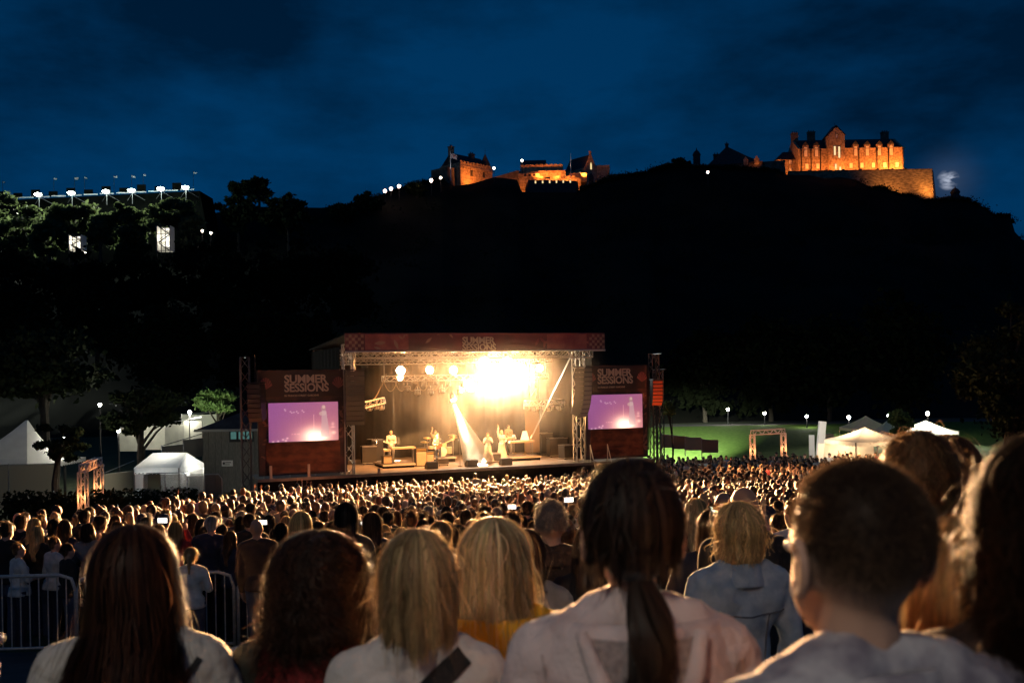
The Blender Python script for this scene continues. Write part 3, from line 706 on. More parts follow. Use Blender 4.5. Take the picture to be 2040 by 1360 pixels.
def stair_tower(px0, px1, py0, py1, d, label, es):
    a = U(px0, py1, d); b = U(px1, py0, d); w = b.x - a.x; h = b.z - a.z
    root = empty('scaffold_stair', (a.x, a.y, a.z), 0, label, 'stair tower', 'lit scaffold stairs on the hillside')
    p = MB(); p.box(0, w, 1.6, 1.7, 0, h); p.box(-.1, 0, -.3, 1.7, 0, h); p.box(w, w + .1, -.3, 1.7, 0, h); p.build('white_lining', M_wpaint, root)
    n = max(3, round(h / 2.0))
    for i in range(n):
        f = MB(); z = h * (i + .5) / n
        f.tube([(w * .1, 0, z - h / n * .45), (w * .9, .2, z + h / n * .45)] if i % 2 else [(w * .9, 0, z - h / n * .45), (w * .1, .2, z + h / n * .45)], .1, 5)
        f.tube([(w * .1, -.15, z - h / n * .2), (w * .9, .05, z + h / n * .7)] if i % 2 else [(w * .9, -.15, z - h / n * .2), (w * .1, .05, z + h / n * .7)], .05, 5)
        f.build('stair_flight', M_black, root)
    fr = MB()
    for x in (0, w * .33, w * .66, w): fr.tube([(x, -.3, -2.5), (x, -.3, h + .2)], .07, 5)
    for i in range(n + 1): fr.tube([(0, -.3, h * i / n), (w, -.3, h * i / n)], .05, 5)
    fr.build('scaffold_frame', M_black, root)
    for i in range(n):
        t = MB(); t.box(w * .2, w * .8, 1.35, 1.5, h * (i + .75) / n - .12, h * (i + .75) / n + .12); t.build('tube_light', emis('tube_white', (1, .95, .82), es), root)
    lamp('POINT', 'stair_light', (w / 2, .7, h * .55), 130, (1, .95, .8), root, size=.4)
stair_tower(314, 339, 450, 500, 160, 'brightest white lit scaffold stair under the broad hillside tree', 2.2)
stair_tower(139, 162, 468, 499, 160, 'smaller white lit scaffold stair below the second floodlight', 1.3)
for px, py, lab in ((170.5, 503, 'tiny lamp right of the smaller lit stair'), (395, 487, 'upper tiny lamp right of the bright stair'), (403, 460, 'tiny warm lamp above the pair by the dark tree'), (420, 464, 'tiny warm lamp at the edge of the black ridge tree')):
    glow_lamp('hillside_lamp', px, py, 158, lab, 'lamp', r=.2, power=25, color=(1, .85, .65), es=12, group='small lamps on the hillside', post=2)

# ---- far park lamps on the right
for i, (px, py, d, lab) in enumerate(((1450, 815, 116, 'first park lamp behind the green lawn, nearest the stage'), (1523, 823, 113, 'second park lamp behind the green lawn'), (1607, 829, 108, 'third park lamp, above the white leaning board'), (1691, 831, 99, 'park lamp rising behind the grey tents'), (1771, 828, 92, 'park lamp half hidden by the small tree'), (1848, 823, 96, 'rightmost park lamp above the white tents'))):
    glow_lamp('park_lamp', px, py, d, lab, 'lamp', r=.17, power=130, color=(1, .93, .8), es=80, group='lamps along the park path', post=2.6 if i < 3 else 3.4)
for px, py, d, lab in ((199, 806, 76, 'small white lamp high in the dark trees behind the marquee'), (236, 857, 70, 'bright lamp shining through leaves beside the pale hoarding'), (287, 838, 72, 'lamp glimmering in the tree left of the pale hoarding'), (128, 874, 56, 'warm lamp among leaves at the side of the marquee'), (378, 821, 69, 'floodlight on a post over the pale hoarding')):
    glow_lamp('park_lamp', px, py, d, lab, 'lamp', r=.13, power={236: 180, 287: 180, 128: 160, 378: 1300}.get(px, 6), color=(1, .95, .78), es=60, group='lamps on the left side of the park', post=3.0)

# ---- tents, huts, hoardings
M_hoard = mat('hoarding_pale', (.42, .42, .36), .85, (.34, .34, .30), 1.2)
def marquee(name, label, px0, px1, py_eave, py_peak, d, yaw=0, depth=None, m=None, walls=False, cat='tent', group='white tents', skirt=.28, sag=.28, peak_px=None, wall_py=None):
    a = U(px0, py_eave, d); b = U(px1, py_eave, d); w = b.x - a.x; D = depth or w; zp = U((px0 + px1) / 2, py_peak, d).z - a.z
    base = gz(a.x, d); h = a.z - base
    root = empty(name, ((a.x + b.x) / 2, d, base), yaw, label, cat, group)
    mb = MB(); n = 8
    pk = 0 if peak_px is None else (peak_px - (px0 + px1) / 2) * d * PXM
    rings = []
    for i in range(n + 1):
        t = i / n; k = (1 - t); zz = h + zp * (t - sag * math.sin(math.pi * t) * (1 - t * .3))
        k = max(k, .015); rings.append([(-w / 2 * k + pk * t, -D / 2 * k, zz), (w / 2 * k + pk * t, -D / 2 * k, zz), (w / 2 * k + pk * t, D / 2 * k, zz), (-w / 2 * k + pk * t, D / 2 * k, zz)])
    for r_ in rings: mb.v.extend(r_)
    for i in range(n):
        for j in range(4): mb.f.append((i * 4 + j, i * 4 + (j + 1) % 4, i * 4 + 4 + (j + 1) % 4, i * 4 + 4 + j))
    mb.f.append(tuple(n * 4 + j for j in range(4)))
    mb.build('canopy', m or M_canvas, root)
    v = MB()
    c4 = [(-w / 2, -D / 2), (w / 2, -D / 2), (w / 2, D / 2), (-w / 2, D / 2)]
    for j in range(4):
        (x0, y0), (x1, y1) = c4[j], c4[(j + 1) % 4]; L_ = math.hypot(x1 - x0, y1 - y0); k = max(4, int(L_ / .3)); o = len(v.v)
        for i in range(2 * k + 1):
            t = i / (2 * k); v.v.append((x0 + (x1 - x0) * t, y0 + (y1 - y0) * t, h + .002)); v.v.append((x0 + (x1 - x0) * t, y0 + (y1 - y0) * t, h - skirt + (.07 if i % 2 else 0)))
        for i in range(2 * k): v.f.append((o + 2 * i, o + 2 * i + 1, o + 2 * i + 3, o + 2 * i + 2))
    v.build('valance', m or M_canvas, root)
    for x, y in c4:
        p = MB(); p.tube([(x * .985, y * .985, 0), (x * .985, y * .985, h)], .04, 6); p.build('pole', M_steel, root)
    if walls:
        wl = MB(); wl.box(-w / 2 * .97, w / 2 * .97, D / 2 * .97 - .03, D / 2 * .97, 0, h - .05); wl.build('back_wall', m or M_canvas, root)
    return root
marquee('peaked_marquee', 'large white peaked marquee at the left edge behind a dark tree', -120, 116, 924, 838, 54, depth=7, sag=.42, peak_px=55)
marquee('pavilion_tent', 'glowing warm white pavilion tent with people standing under it', 1664, 1782, 877, 851, 60, yaw=R(14), walls=True, sag=.15)
marquee('pavilion_tent', 'grey topped tent behind the park lamp, furthest back', 1685, 1765, 852, 828, 86, sag=.1)
marquee('pavilion_tent', 'pale tent peeking out left of the small tree', 1735, 1800, 862, 838, 76, sag=.2)
marquee('pavilion_tent', 'bright white tent right of the small tree', 1798, 1890, 858, 837, 80, sag=.15, walls=True)
pt = U(1722, 880, 60)
lamp('POINT', 'tent_light', (pt.x - .3, 60.2, pt.z - .2), 420, (1, .62, .3), None, size=.3)
pt = U(1845, 868, 80); lamp('POINT', 'tent_light', (pt.x, 79.4, pt.z), 900, (1, .9, .7), None, size=.3)
lamp('SPOT', 'tent_flood', U(1850, 812, 94), 9000, (1, .97, .9), None, target=U(1840, 850, 80), size=.2, spot=100, blend=.6)

def gable_tent():
    d = 47.0; k = d * PXM; a = U(266, 932, d); base = gz(a.x, d)
    root = empty('gazebo_tent', (a.x, d, base), R(-8), 'small white gable roofed gazebo tent behind the mesh fence', 'tent')
    h = a.z - base; w = 96 * k; D = 2.6; rz = h + 26 * k
    c = MB(); c.add([(0, 0, h), (w, 0, h), (w - .25, D / 2, rz), (.3, D / 2, rz), (0, D, h), (w, D, h)], [(0, 1, 2, 3), (3, 2, 5, 4), (0, 3, 4), (1, 5, 2)]); c.build('canopy', M_canvas, root)
    v = MB(); n = 24
    for i in range(n + 1): v.v += [(w * i / n, -.004, h), (w * i / n, -.004, h - .3 + (.08 if i % 2 else 0))]
    v.f = [(2 * i, 2 * i + 1, 2 * i + 3, 2 * i + 2) for i in range(n)]; o = len(v.v)
    for i in range(n + 1): v.v += [(w + .004, D * i / n, h), (w + .004, D * i / n, h - .3 + (.08 if i % 2 else 0))]
    v.f += [(o + 2 * i, o + 2 * i + 1, o + 2 * i + 3, o + 2 * i + 2) for i in range(n)]
    v.build('valance', M_canvas, root)
    s = MB(); s.box(.03, w * .30, .03, .05, 0, h - .28); s.build('front_wall', M_canvas, root)
    s = MB(); s.box(0.03, w - .03, D - .05, D - .03, 0, h); s.build('back_wall', M_canvas, root)
    s = MB(); s.box(w - .05, w - .03, D * .45, D - .06, 0, h - .3); s.build('side_wall', M_canvas, root)
    for x in (.02, w - .02):
        for y in (.02, D - .02):
            p = MB(); p.tube([(x, y, 0), (x, y, h)], .035, 6); p.build('pole', M_steel, root)
    lamp('POINT', 'gazebo_light', (w * .5, D * .6, h - .25), 90, (.95, 1, .95), root, size=.15)
    lamp('SPOT', 'gazebo_flood', U(300, 842, 66), 9000, (.95, 1, .93), None, target=(a.x + 1, d, a.z), size=.2, spot=50, blend=.6)
gable_tent()

def pavilion():
    d = 62.0; k = d * PXM; a = U(402, 856, d); base = gz(a.x, d)
    root = empty('park_hut', (a.x, d, base), R(-4), 'grey park hut with dark hipped roof and small arrow sign', 'building')
    h = a.z - base; w = 4.6; D = 5
    n = 11
    for i in range(n):
        b = MB(); x0 = w * i / n + .008; b.box(x0, w * (i + 1) / n - .008, 0, .06, 0, h); b.build('plank', mat('hut_wood', (.13, .125, .11), .8, (.18, .17, .15), 3, stretch=(6, 6, 1)), root)
    s = MB(); s.box(.0, w, .062, D, 0, h); s.build('wall', mat('hut_wall', (.10, .10, .09), .85), root)
    r = MB(); r.add([(-.35, -.35, h), (w + .35, -.35, h), (w + .35, D + .35, h), (-.35, D + .35, h), (w * .62, D * .4, h + 1.35), (w * .8, D * .6, h + 1.35)], [(0, 1, 5, 4), (1, 2, 5), (2, 3, 4, 5), (3, 0, 4), (0, 3, 2, 1)]); r.build('roof', M_slate, root)
    g = MB(); g.box(-.36, w + .36, -.42, -.36, h - .1, h + .05); g.build('gutter', mat('gutter_grey', (.3, .3, .28), .5), root)
    wd = MB(); wd.box(1.75, 3.3, -.03, -.002, h - .78, h - .06); wo = wd.build('window', M_black, root)
    for x0, x1 in ((1.85, 2.2), (2.35, 2.75), (2.85, 3.2)):
        p = MB(); p.box(x0, x1, -.045, -.032, h - .6, h - .15); p.build('pane', emis('cool_pane', (.25, .6, .55), .22), wo)
    sg = MB(); sg.box(1.25, 1.95, -.05, -.004, 1.62, 1.98); so_ = sg.build('sign_board', M_wpaint, root)
    ar = MB(); ar.add([(1.30, -.056, 1.80), (1.42, -.056, 1.93), (1.42, -.056, 1.67)], [(0, 1, 2)]); ar.box(1.42, 1.46, -.057, -.052, 1.75, 1.85); ar.build('arrow', M_black, so_)
    lt = MB()
    for zz, xs_ in ((1.82, (1.49, 1.55, 1.61, 1.67, 1.73, 1.79)), (1.69, (1.49, 1.56, 1.63, 1.70))):
        for x in xs_: lt.box(x, x + .042, -.056, -.052, zz, zz + .07)
    lt.build('lettering', M_black, so_)
    lamp('SPOT', 'hut_light', U(398, 930, 46), 900, (1, .95, .8), None, target=U(450, 885, 62), size=.3, spot=60, blend=.8)
pavilion()

def panel_run(name, label, pts, h, pw=2.4, m=None, cat='hoarding', group=None, rail=True, dark=None):
    """hoarding of separate boards along ground points (x, y, z)"""
    root = empty(name, pts[0], 0, label, cat, group); o = Vector(pts[0]); i = 0
    for a, b in zip(pts[:-1], pts[1:]):
        a, b = Vector(a) - o, Vector(b) - o; L_ = (b - a).xy.length; n = max(1, round(L_ / pw)); d = (b - a) / n; ang = math.atan2(d.y, d.x); ln = d.xy.length
        for j in range(n):
            p = a + d * j; M_ = rotz(ang)
            q = MB(); q.box(.02, ln - .02, -.02, .02, .05, h, M_, p)
            mm = m or M_hoard
            if dark and i % 2: mm = dark
            q.build('panel', mm, root)
            f = MB(); f.tube([p + Vector((0, 0, -.3)), p + Vector((0, 0, h + .08))], .03, 5); f.tube([p + Vector((0, 0, h + .03)), p + d + Vector((0, 0, h + .03))], .025, 5); f.build('frame', M_steel, root)
            i += 1
    return root
def gp(px, py, d, zoff=0):
    p = U(px, py, d); return (p.x, p.y, p.z + zoff)
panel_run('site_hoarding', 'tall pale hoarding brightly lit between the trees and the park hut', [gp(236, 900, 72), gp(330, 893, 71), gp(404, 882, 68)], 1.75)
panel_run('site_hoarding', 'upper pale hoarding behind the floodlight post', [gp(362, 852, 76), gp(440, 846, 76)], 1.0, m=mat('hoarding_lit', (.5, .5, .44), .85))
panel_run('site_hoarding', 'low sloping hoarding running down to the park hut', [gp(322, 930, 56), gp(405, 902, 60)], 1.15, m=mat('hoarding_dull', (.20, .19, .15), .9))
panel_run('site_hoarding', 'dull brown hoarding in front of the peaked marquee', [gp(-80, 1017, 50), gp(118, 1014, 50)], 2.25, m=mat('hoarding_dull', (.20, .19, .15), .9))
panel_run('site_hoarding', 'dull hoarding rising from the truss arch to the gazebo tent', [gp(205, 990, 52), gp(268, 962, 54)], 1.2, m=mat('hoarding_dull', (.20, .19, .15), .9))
panel_run('site_hoarding', 'pale low panels at the foot of the lawn right of the stage', [gp(1318, 893, 58.6), gp(1365, 898, 58.2), gp(1432, 908, 57.6)], .8, pw=.85, m=mat('panel_tan', (.36, .32, .25), .85), dark=mat('panel_brown', (.2, .17, .13), .85))
# mesh fence before the gazebo
M_scrim = mat('scrim_mesh', (.16, .14, .11), .9)
def scrim(label, px0, px1, py0, py1, d, seed):
    a = U(px0, py1, d); b = U(px1, py0, d); w = b.x - a.x; h = b.z - a.z
    root = empty('mesh_fence', (a.x, a.y, a.z), 0, label, 'fence', 'mesh fence panels by the gazebo')
    f = MB(); f.tube([(0, 0, -.6), (0, 0, h - .2), (.15, 0, h), (w - .15, 0, h), (w, 0, h - .2), (w, 0, -.6)], .028, 6); f.tube([(w * .5, 0, 0), (w * .5, 0, h)], .02, 5); f.build('frame', M_steel, root)
    m = MB(); n = 46; q = 26
    for i in range(n): m.box(w * i / n, w * i / n + w / n * .55, -.004, .004, 0, h - .05)
    for j in range(q): m.box(0, w, -.008, -.0045, (h - .05) * j / q, (h - .05) * j / q + (h - .05) / q * .5)
    tag(m.build('mesh', M_scrim, root), kind='stuff')
scrim('brown mesh fence panel directly in front of the gazebo tent', 287, 372, 941, 1002, 45, 1)
scrim('brown mesh fence panel right of the gazebo tent', 374, 442, 944, 1000, 45.5, 2)

# hedge and shrubs in the dark on the left
def hedge(name, label, pts, h, w, seed, m=None, n=5000):
    rs = np.random.RandomState(seed); A = Vector(pts[0]); B = Vector(pts[1]); d = B - A
    root = empty(name, A, 0, label, 'hedge')
    t = MB(); 
    for i in range(9):
        p = d * (i + .5) / 9; t.tube([p + Vector((0, 0, -.2)), p + Vector((rs.uniform(-.2, .2), 0, h * .8))], [.05, .02], 5)
    t.build('stem', M_bark, root)
    P = np.array([d * float(u) for u in rs.uniform(0, 1, n)]) + np.stack([rs.normal(0, .1, n), rs.uniform(-w, w, n), rs.uniform(.0, 1, n) ** .7 * h * (1 + .18 * np.sin(rs.uniform(0, 1, n) * 40))], 1)
    a = rs.normal(size=(n, 3)); a /= np.linalg.norm(a, axis=1)[:, None]; b = np.cross(a, rs.normal(size=(n, 3))); b /= np.linalg.norm(b, axis=1)[:, None]
    V = np.stack([P + a * .12, P + b * .07, P - a * .12, P - b * .07], 1).reshape(-1, 3)
    me = bpy.data.meshes.new('foliage'); me.from_pydata(V.tolist(), [], np.arange(n * 4).reshape(-1, 4).tolist()); me.update()
    obj('foliage', me, m or M_leafd, root)
hedge('garden_hedge', 'long black hedge in front of the brown marquee hoarding', ((-23, 45, gz(0, 45)), (-14.4, 45, gz(0, 45))), 1.5, .6, 3, n=6000)

crown_tree('park_tree', 'gnarled dark tree standing in front of the peaked marquee', 58, 168, 835, 925, 47, n=2600, leaf=.13, tr=.22, m=M_leafd, seed=71, clumps=24, gap=.33, lean=.03)
crown_tree('park_tree', 'black tree with leaves catching lamplight beside the pale hoarding', 195, 370, 760, 872, 58, n=6500, leaf=.15, tr=.25, m=M_leafd, seed=72, clumps=34, gap=.4)
crown_tree('park_tree', 'large black tree above the marquee and its lamp', -60, 230, 640, 815, 64, n=9000, leaf=.22, tr=.35, m=M_leafd, seed=73, clumps=34, gap=.5)
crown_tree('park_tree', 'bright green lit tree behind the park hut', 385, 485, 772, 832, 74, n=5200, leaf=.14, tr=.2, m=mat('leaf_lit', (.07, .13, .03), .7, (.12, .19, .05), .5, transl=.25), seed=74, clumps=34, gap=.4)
lamp('SPOT', 'tree_flood', U(405, 838, 70), 420, (.9, 1, .75), None, target=U(435, 800, 74), size=.2, spot=90, blend=.5)
crown_tree('park_tree', 'small round leafy tree among the white tents', 1766, 1822, 812, 872, 66, n=3600, leaf=.09, tr=.1, seed=75, clumps=34, gap=.42)
crown_tree('park_tree', 'huge black tree overhanging the right edge above the heads', 1895, 2140, 600, 880, 44, n=16000, leaf=.13, tr=.35, m=M_leafd, seed=76, clumps=60, gap=.4)
crown_tree('park_tree', 'dim bush of grey leaves right of the stage tower', 1318, 1350, 795, 830, 57, n=1500, leaf=.08, tr=.06, seed=77, clumps=20, gap=.45)
for i, (px0, px1, py0, py1, d, lab) in enumerate(((1318, 1490, 640, 838, 128, 'dark tree behind the lawn nearest the stage'), (1450, 1620, 620, 838, 126, 'dark tree behind the second park lamp'), (1560, 1740, 600, 836, 124, 'dark tall tree above the white leaning board'), (1690, 1900, 580, 836, 120, 'dark broad tree behind the white tents'), (420, 580, 600, 815, 112, 'dark tree above the lit green tree'), (230, 440, 590, 800, 110, 'dark tree above the floodlit hoarding'),
        (-80, 130, 560, 760, 118, 'dark tree high above the peaked marquee'), (90, 290, 540, 740, 120, 'dark tree on the slope between marquee and hoarding'), (-90, 110, 490, 640, 142, 'dark slope tree at the left edge below the grandstand'), (70, 240, 500, 640, 145, 'dark slope tree under the smaller lit stair'), (200, 380, 510, 640, 146, 'dark slope tree under the brighter lit stair'), (330, 520, 480, 640, 150, 'dark slope tree right of the lit stairs'), (480, 660, 470, 640, 155, 'dark slope tree under the ridge clump'), (600, 760, 480, 660, 150, 'dark slope tree under the pink skyline lamps'), (520, 680, 600, 760, 115, 'dark tree behind the left screen'), (380, 560, 560, 720, 125, 'dark tree in the middle of the slope'))):
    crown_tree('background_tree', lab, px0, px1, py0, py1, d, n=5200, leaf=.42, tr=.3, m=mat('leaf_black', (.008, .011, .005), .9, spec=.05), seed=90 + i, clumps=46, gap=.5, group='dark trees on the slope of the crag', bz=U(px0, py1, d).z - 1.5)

# truss arches
def arch(label, pa, pb, za, zb, w=.3):
    base = Vector(pa); root = empty('truss_arch', base, 0, label, 'truss arch', 'truss arches at the crowd edge'); B = Vector(pb) - base; B.z = 0
    for p, n in ((Vector((0, 0, 0)), 0), (B, 1)):
        m = MB(); m.truss(p + Vector((0, 0, -.1)), p + Vector((0, 0, za)), w, .035); m.build('tower', mat('arch_alu', (.62, .6, .58), .45, metal=.25), root)
        s = MB(); s.cbox(p + Vector((0, 0, .02)), (w * 2.4, w * 2.4, .05)); s.build('base_plate', M_steel, root)
        s = MB(); s.lathe([(.07, 0), (.09, .12), (.08, .14)], 10, p + Vector((0, -.32, .05))); s.build('uplight', M_black, root)
        for zz in (.35, za * .6): lamp('POINT', 'uplight_glow', p + Vector((0, -.38, zz)), 26, (1, .36, .12), root, size=.06)  # upper lamp has no fixture, added to turn the tower orange
    m = MB(); m.truss(Vector((0, 0, za + w / 2)), B + Vector((0, 0, za + w / 2)), w, .035); m.build('beam', MATS['arch_alu'], root)
    g = MB(); g.tube([(0, 0, za * .55), (-.9, .2, .0)], .03, 5); g.tube([B + Vector((0, 0, za * .55)), B + Vector((.9, -.3, 0))], .03, 5); g.build('brace', MATS['arch_alu'], root)
d1, d2 = 41.5, 45.5
a = U(165, 950, d1); b = U(197, 950, d2)
arch('narrow orange lit truss arch seen end on at the left of the crowd', (a.x, d1, gz(a.x, d1)), (b.x, d2, gz(b.x, d2)), U(165, 940, d1).z - gz(0, d1), 0)
a = U(1500, 950, 68); b = U(1562, 950, 69.5)
arch('orange lit truss arch like a goal on the lawn edge', (a.x, 68, gz(a.x, 68)), (b.x, 69.5, gz(b.x, 69.5)), U(1500, 866, 68).z - gz(0, 68), 0)

# right hand odds and ends
def slab(name, label, cat, px0, px1, py0, py1, d, th=.12, tilt=0, m=None, zb=None):
    a = U(px0, py1, d); b = U(px1, py0, d); w = b.x - a.x; base = gz(a.x, d) if zb is None else zb; h = b.z - base
    root = empty(name, (a.x, d, base), R(8), label, cat); root.rotation_euler.y = tilt
    p = MB(); p.box(0, w, 0, th, .1, h); p.build('panel', m or M_wpaint, root)
    f = MB(); f.box(-.05, w + .05, -.05, th + .2, 0, .099); f.build('foot', M_steel, root)
    return root
slab('banner_board', 'tall white leaning board beside the pavilion tent', 'board', 1622, 1635, 838, 905, 61, .18, R(6))
slab('notice_board', 'white notice board with dark print left of the leaning board', 'board', 1613, 1623, 866, 898, 62, .1)
slab('notice_board', 'grey cabin side right of the leaning board', 'board', 1645, 1662, 864, 900, 63, .6, 0, mat('cabin_tan', (.30, .27, .22), .8))
lamp('SPOT', 'board_light', U(1608, 842, 58), 500, (1, .95, .85), None, target=U(1632, 868, 61), size=.1, spot=70, blend=.8)
def tarp():
    rs = np.random.RandomState(8); c = U(1392, 905, 56)
    root = empty('covered_equipment', (c.x, 56, gz(0, 56)), R(6), 'low heap of equipment under glossy black plastic beside the stage', 'covered equipment')
    mb = MB(); nx, ny = 30, 12; W, D = 5.2, 2.0; H = 1.45
    for j in range(ny + 1):
        for i in range(nx + 1):
            u, v = i / nx, j / ny; e = min(1, min(u, 1 - u) * 9) * min(1, min(v, 1 - v) * 5)
            z = H * e ** .35 * (.86 + .22 * mnoise.noise(Vector((u * 5, v * 2, 3))) + .1 * mnoise.noise(Vector((u * 16, v * 6, 1)))) if e > 0 else 0
            mb.v.append(((u - .5) * W, (v - .5) * D, z))
    mb.f = [(j * (nx + 1) + i, j * (nx + 1) + i + 1, (j + 1) * (nx + 1) + i + 1, (j + 1) * (nx + 1) + i) for j in range(ny) for i in range(nx)]
    mb.build('plastic_sheet', mat('black_plastic', (.01, .01, .011), .22, spec=.6), root, True)
    for i in range(3):
        s = MB(); x = -2.2 + i * 1.5; s.cbox((x, .1, H * .95 + .05), (.9, .5, .05), Matrix.Rotation(R(8 - 9 * i), 3, 'Y')); s.build('batten', mat('batten_grey', (.25, .25, .27), .4), root)
tarp()
# big lawn flood from behind the right wing of the stage
fl = U(1240, 737, 60)
r_ = empty('work_light', fl, 0, 'dazzling white work light above the right screen banner', 'lamp')
h = MB(); h.lathe([(.02, -.16), (.15, -.1), (.18, .05), (.02, .16)], 10); h.build('lens', emis('work_white', (.95, 1, .96), 120), r_, True)
h = MB(); h.box(-.25, .25, .2, .3, -.2, .2); h.tube([(0, .25, -.2), (0, .3, -1.6)], .04, 5); h.build('bracket', M_black, r_)
lamp('SPOT', 'lawn_flood', fl + Vector((.8, .3, 0)), 620000, (.95, 1, .78), None, target=Vector((13.6, 87, -4.8)), size=.2, spot=27, blend=1.0)
lamp('POINT', 'work_spill', fl + Vector((0, -.5, .1)), 380, (.9, 1, .95), None, size=.1)

# ================================================================== THE STAGE
SA, SB = U(690, 947, 49.5), U(1150, 921, 54.0)
PSI = math.atan2(SB.y - SA.y, SB.x - SA.x)
SO = Vector((SA.x, SA.y, (SA.z + SB.z) / 2))
SX = Vector((math.cos(PSI), math.sin(PSI), 0)); SY = Vector((-math.sin(PSI), math.cos(PSI), 0))
SG = gz(0, 50) - SO.z                         # ground level in stage coordinates
def sw(x, y, z=0): return SO + SX * x + SY * y + Vector((0, 0, z))
def SP(px, py, yl):
    """stage coordinates of the point seen at a photo pixel on the plane y = yl"""
    r_ = ray(px, py); c = Vector((0, 0, CAMZ)); t = (yl - (c - SO).dot(SY)) / r_.dot(SY); p = c + r_ * t - SO
    return p.dot(SX), p.z
def son(name, x, y, z, label=None, cat=None, group=None, rz=0.0):
    return empty(name, sw(x, y, z), PSI + rz, label, cat, group)
M_deck = mat('stage_deck', (.16, .13, .11), .55, (.22, .18, .15), 2.0)
M_drape = mat('black_drape', (.006, .006, .006), .95, (.011, .010, .010), 3, stretch=(8, 8, .3), spec=.05)
M_bann = mat('banner_print', (.05, .025, .035), .7, (.11, .035, .05), .5)
M_bann2 = mat('banner_pink', (.15, .045, .06), .7, (.24, .10, .09), 1.3)
M_cream = mat('banner_cream', (.62, .55, .42), .7, (.52, .44, .32), 6)
M_creamg = mat('banner_cream_dim', (.5, .42, .32), .7)

stage = son('concert_stage', 0, 0, 0, 'open air concert stage with black roof and pink printed fascia', 'stage')
W0, W1, DB = -.1, 14.05, 9.5
def part(mb, name, m, smooth=False, parent=None): return mb.build(name, m, parent or stage, smooth)
for i in range(9):
    d = MB(); x0 = -4.3 + (17.3 + 4.3) * i / 9; x1 = -4.3 + (17.3 + 4.3) * (i + 1) / 9; y1 = DB if 0 < i < 8 else 3.0
    d.box(x0 + .004, x1 - .004, 0, y1, -.14, 0); part(d, 'deck_panel', M_deck)
    k = MB(); k.box(x0, x1, .06, .12, SG, -.15); part(k, 'skirt_panel', M_drape)
# roof: canopy skin, fascia and structure
rf = MB(); rf.add([(W0, -.6, 6.98), (W1, -.6, 7.02), (W1, DB + .4, 6.6), (W0, DB + .4, 6.56), (W0, -.6, 6.93), (W1, -.6, 6.97), (W1, DB + .4, 6.52), (W0, DB + .4, 6.48), ], [(0, 1, 2, 3), (4, 7, 6, 5), (0, 4, 5, 1), (1, 5, 6, 2), (2, 6, 7, 3), (3, 7, 4, 0)]); part(rf, 'roof', M_drape)
FZ0, FZ1 = 6.13, 7.0
fa = MB(); fa.box(W0, W1, -.72, -.66, FZ0, FZ1 + .02); fas = part(fa, 'fascia', M_bann)
for x0, x1 in ((W0 + 1.0, W0 + 3.2), (W1 - 3.4, W1 - 1.1)):
    b = MB(); b.box(x0, x1, -.735, -.722, FZ0 + .06, FZ1 - .04); part(b, 'pink_band', M_bann2, parent=fas)
for x0 in (W0 + .04, W1 - .92):                        # checked ends
    ck = MB()
    for i in range(6):
        for j in range(5):
            if (i + j) % 2: ck.box(x0 + i * .15, x0 + i * .15 + .14, -.737, -.723, FZ0 + .05 + j * .155, FZ0 + .05 + j * .155 + .145)
    part(ck, 'check_print', mat('check_dim', (.22, .17, .14), .8), parent=fas)
def wave_print(x0, x1, z0, z1, y, n, seed, m, parent, name='leaf_print'):
    rs = np.random.RandomState(seed)
    for i in range(n):
        cx, cz = rs.uniform(x0, x1), rs.uniform(z0, z1); l = rs.uniform(.25, .6); a = rs.uniform(-1.2, 1.2) + math.pi / 2 * (rs.rand() < .5); q = MB(); pts = []
        for t in np.linspace(0, 1, 7): pts.append((t * l, math.sin(t * math.pi) * l * .16))
        poly = [(cx + u * math.cos(a) - v * math.sin(a), cz + u * math.sin(a) + v * math.cos(a)) for u, v in pts] + [(cx + u * math.cos(a) + v * math.sin(a), cz + u * math.sin(a) - v * math.cos(a)) for u, v in pts[-2:0:-1]]
        poly = [(min(max(px, x0), x1), min(max(pz, z0), z1)) for px, pz in poly]
        q.add([(px, y - .0015 * i, pz) for px, pz in poly], [tuple(range(len(poly)))]); q.build(name, m, parent)
wave_print(W0 + 1, W0 + 5.6, FZ0 + .05, FZ1 - .05, -.74, 10, 1, mat('check_dim', (.22, .17, .14), .8), fas); wave_print(W1 - 5.6, W1 - 1, FZ0 + .05, FZ1 - .05, -.74, 10, 2, M_bann2, fas)
x, z = SP(921, 684, -.75)
def logo(parent, x, z, size, y, sub=True, m=None):
    """two stacked lines of heavy capitals and a small line"""
    o = []
    for i, tx in enumerate(('SUMMER', 'SESSIONS')):
        t = obj('lettering', text_mesh('lettering', tx, size, size * .028, .008, spacing=.96), m or M_cream, parent); t.location = (x, y, z - i * size * .84); t.scale = (1.12 if i == 0 else 1.08, 1, 1.12)
    if sub:
        t = obj('lettering', text_mesh('lettering', 'IN PRINCES STREET GARDENS', size * .245, size * .006, .006, spacing=1.02), m or M_cream, parent); t.location = (x, y, z - size * 1.32)
logo(fas, x, z, .42, -.745, True, M_cream)
eb = MB(); eb.tube([(W0, -.72, FZ0 - .04), (W1, -.72, FZ0 - .04)], .05, 6); part(eb, 'fascia_rail', M_alu)
for y, z0, nm in ((.2, 5.95, 'front_truss'), (5.9, 5.75, 'rear_truss'), (3.0, 6.1, 'roof_truss'), (8.8, 6.0, 'roof_truss')):
    t = MB(); t.truss((W0 + .4, y, z0), (W1 - .4, y, z0), .42 if y != 5.9 else .36, .03, .55); part(t, nm, M_alu)
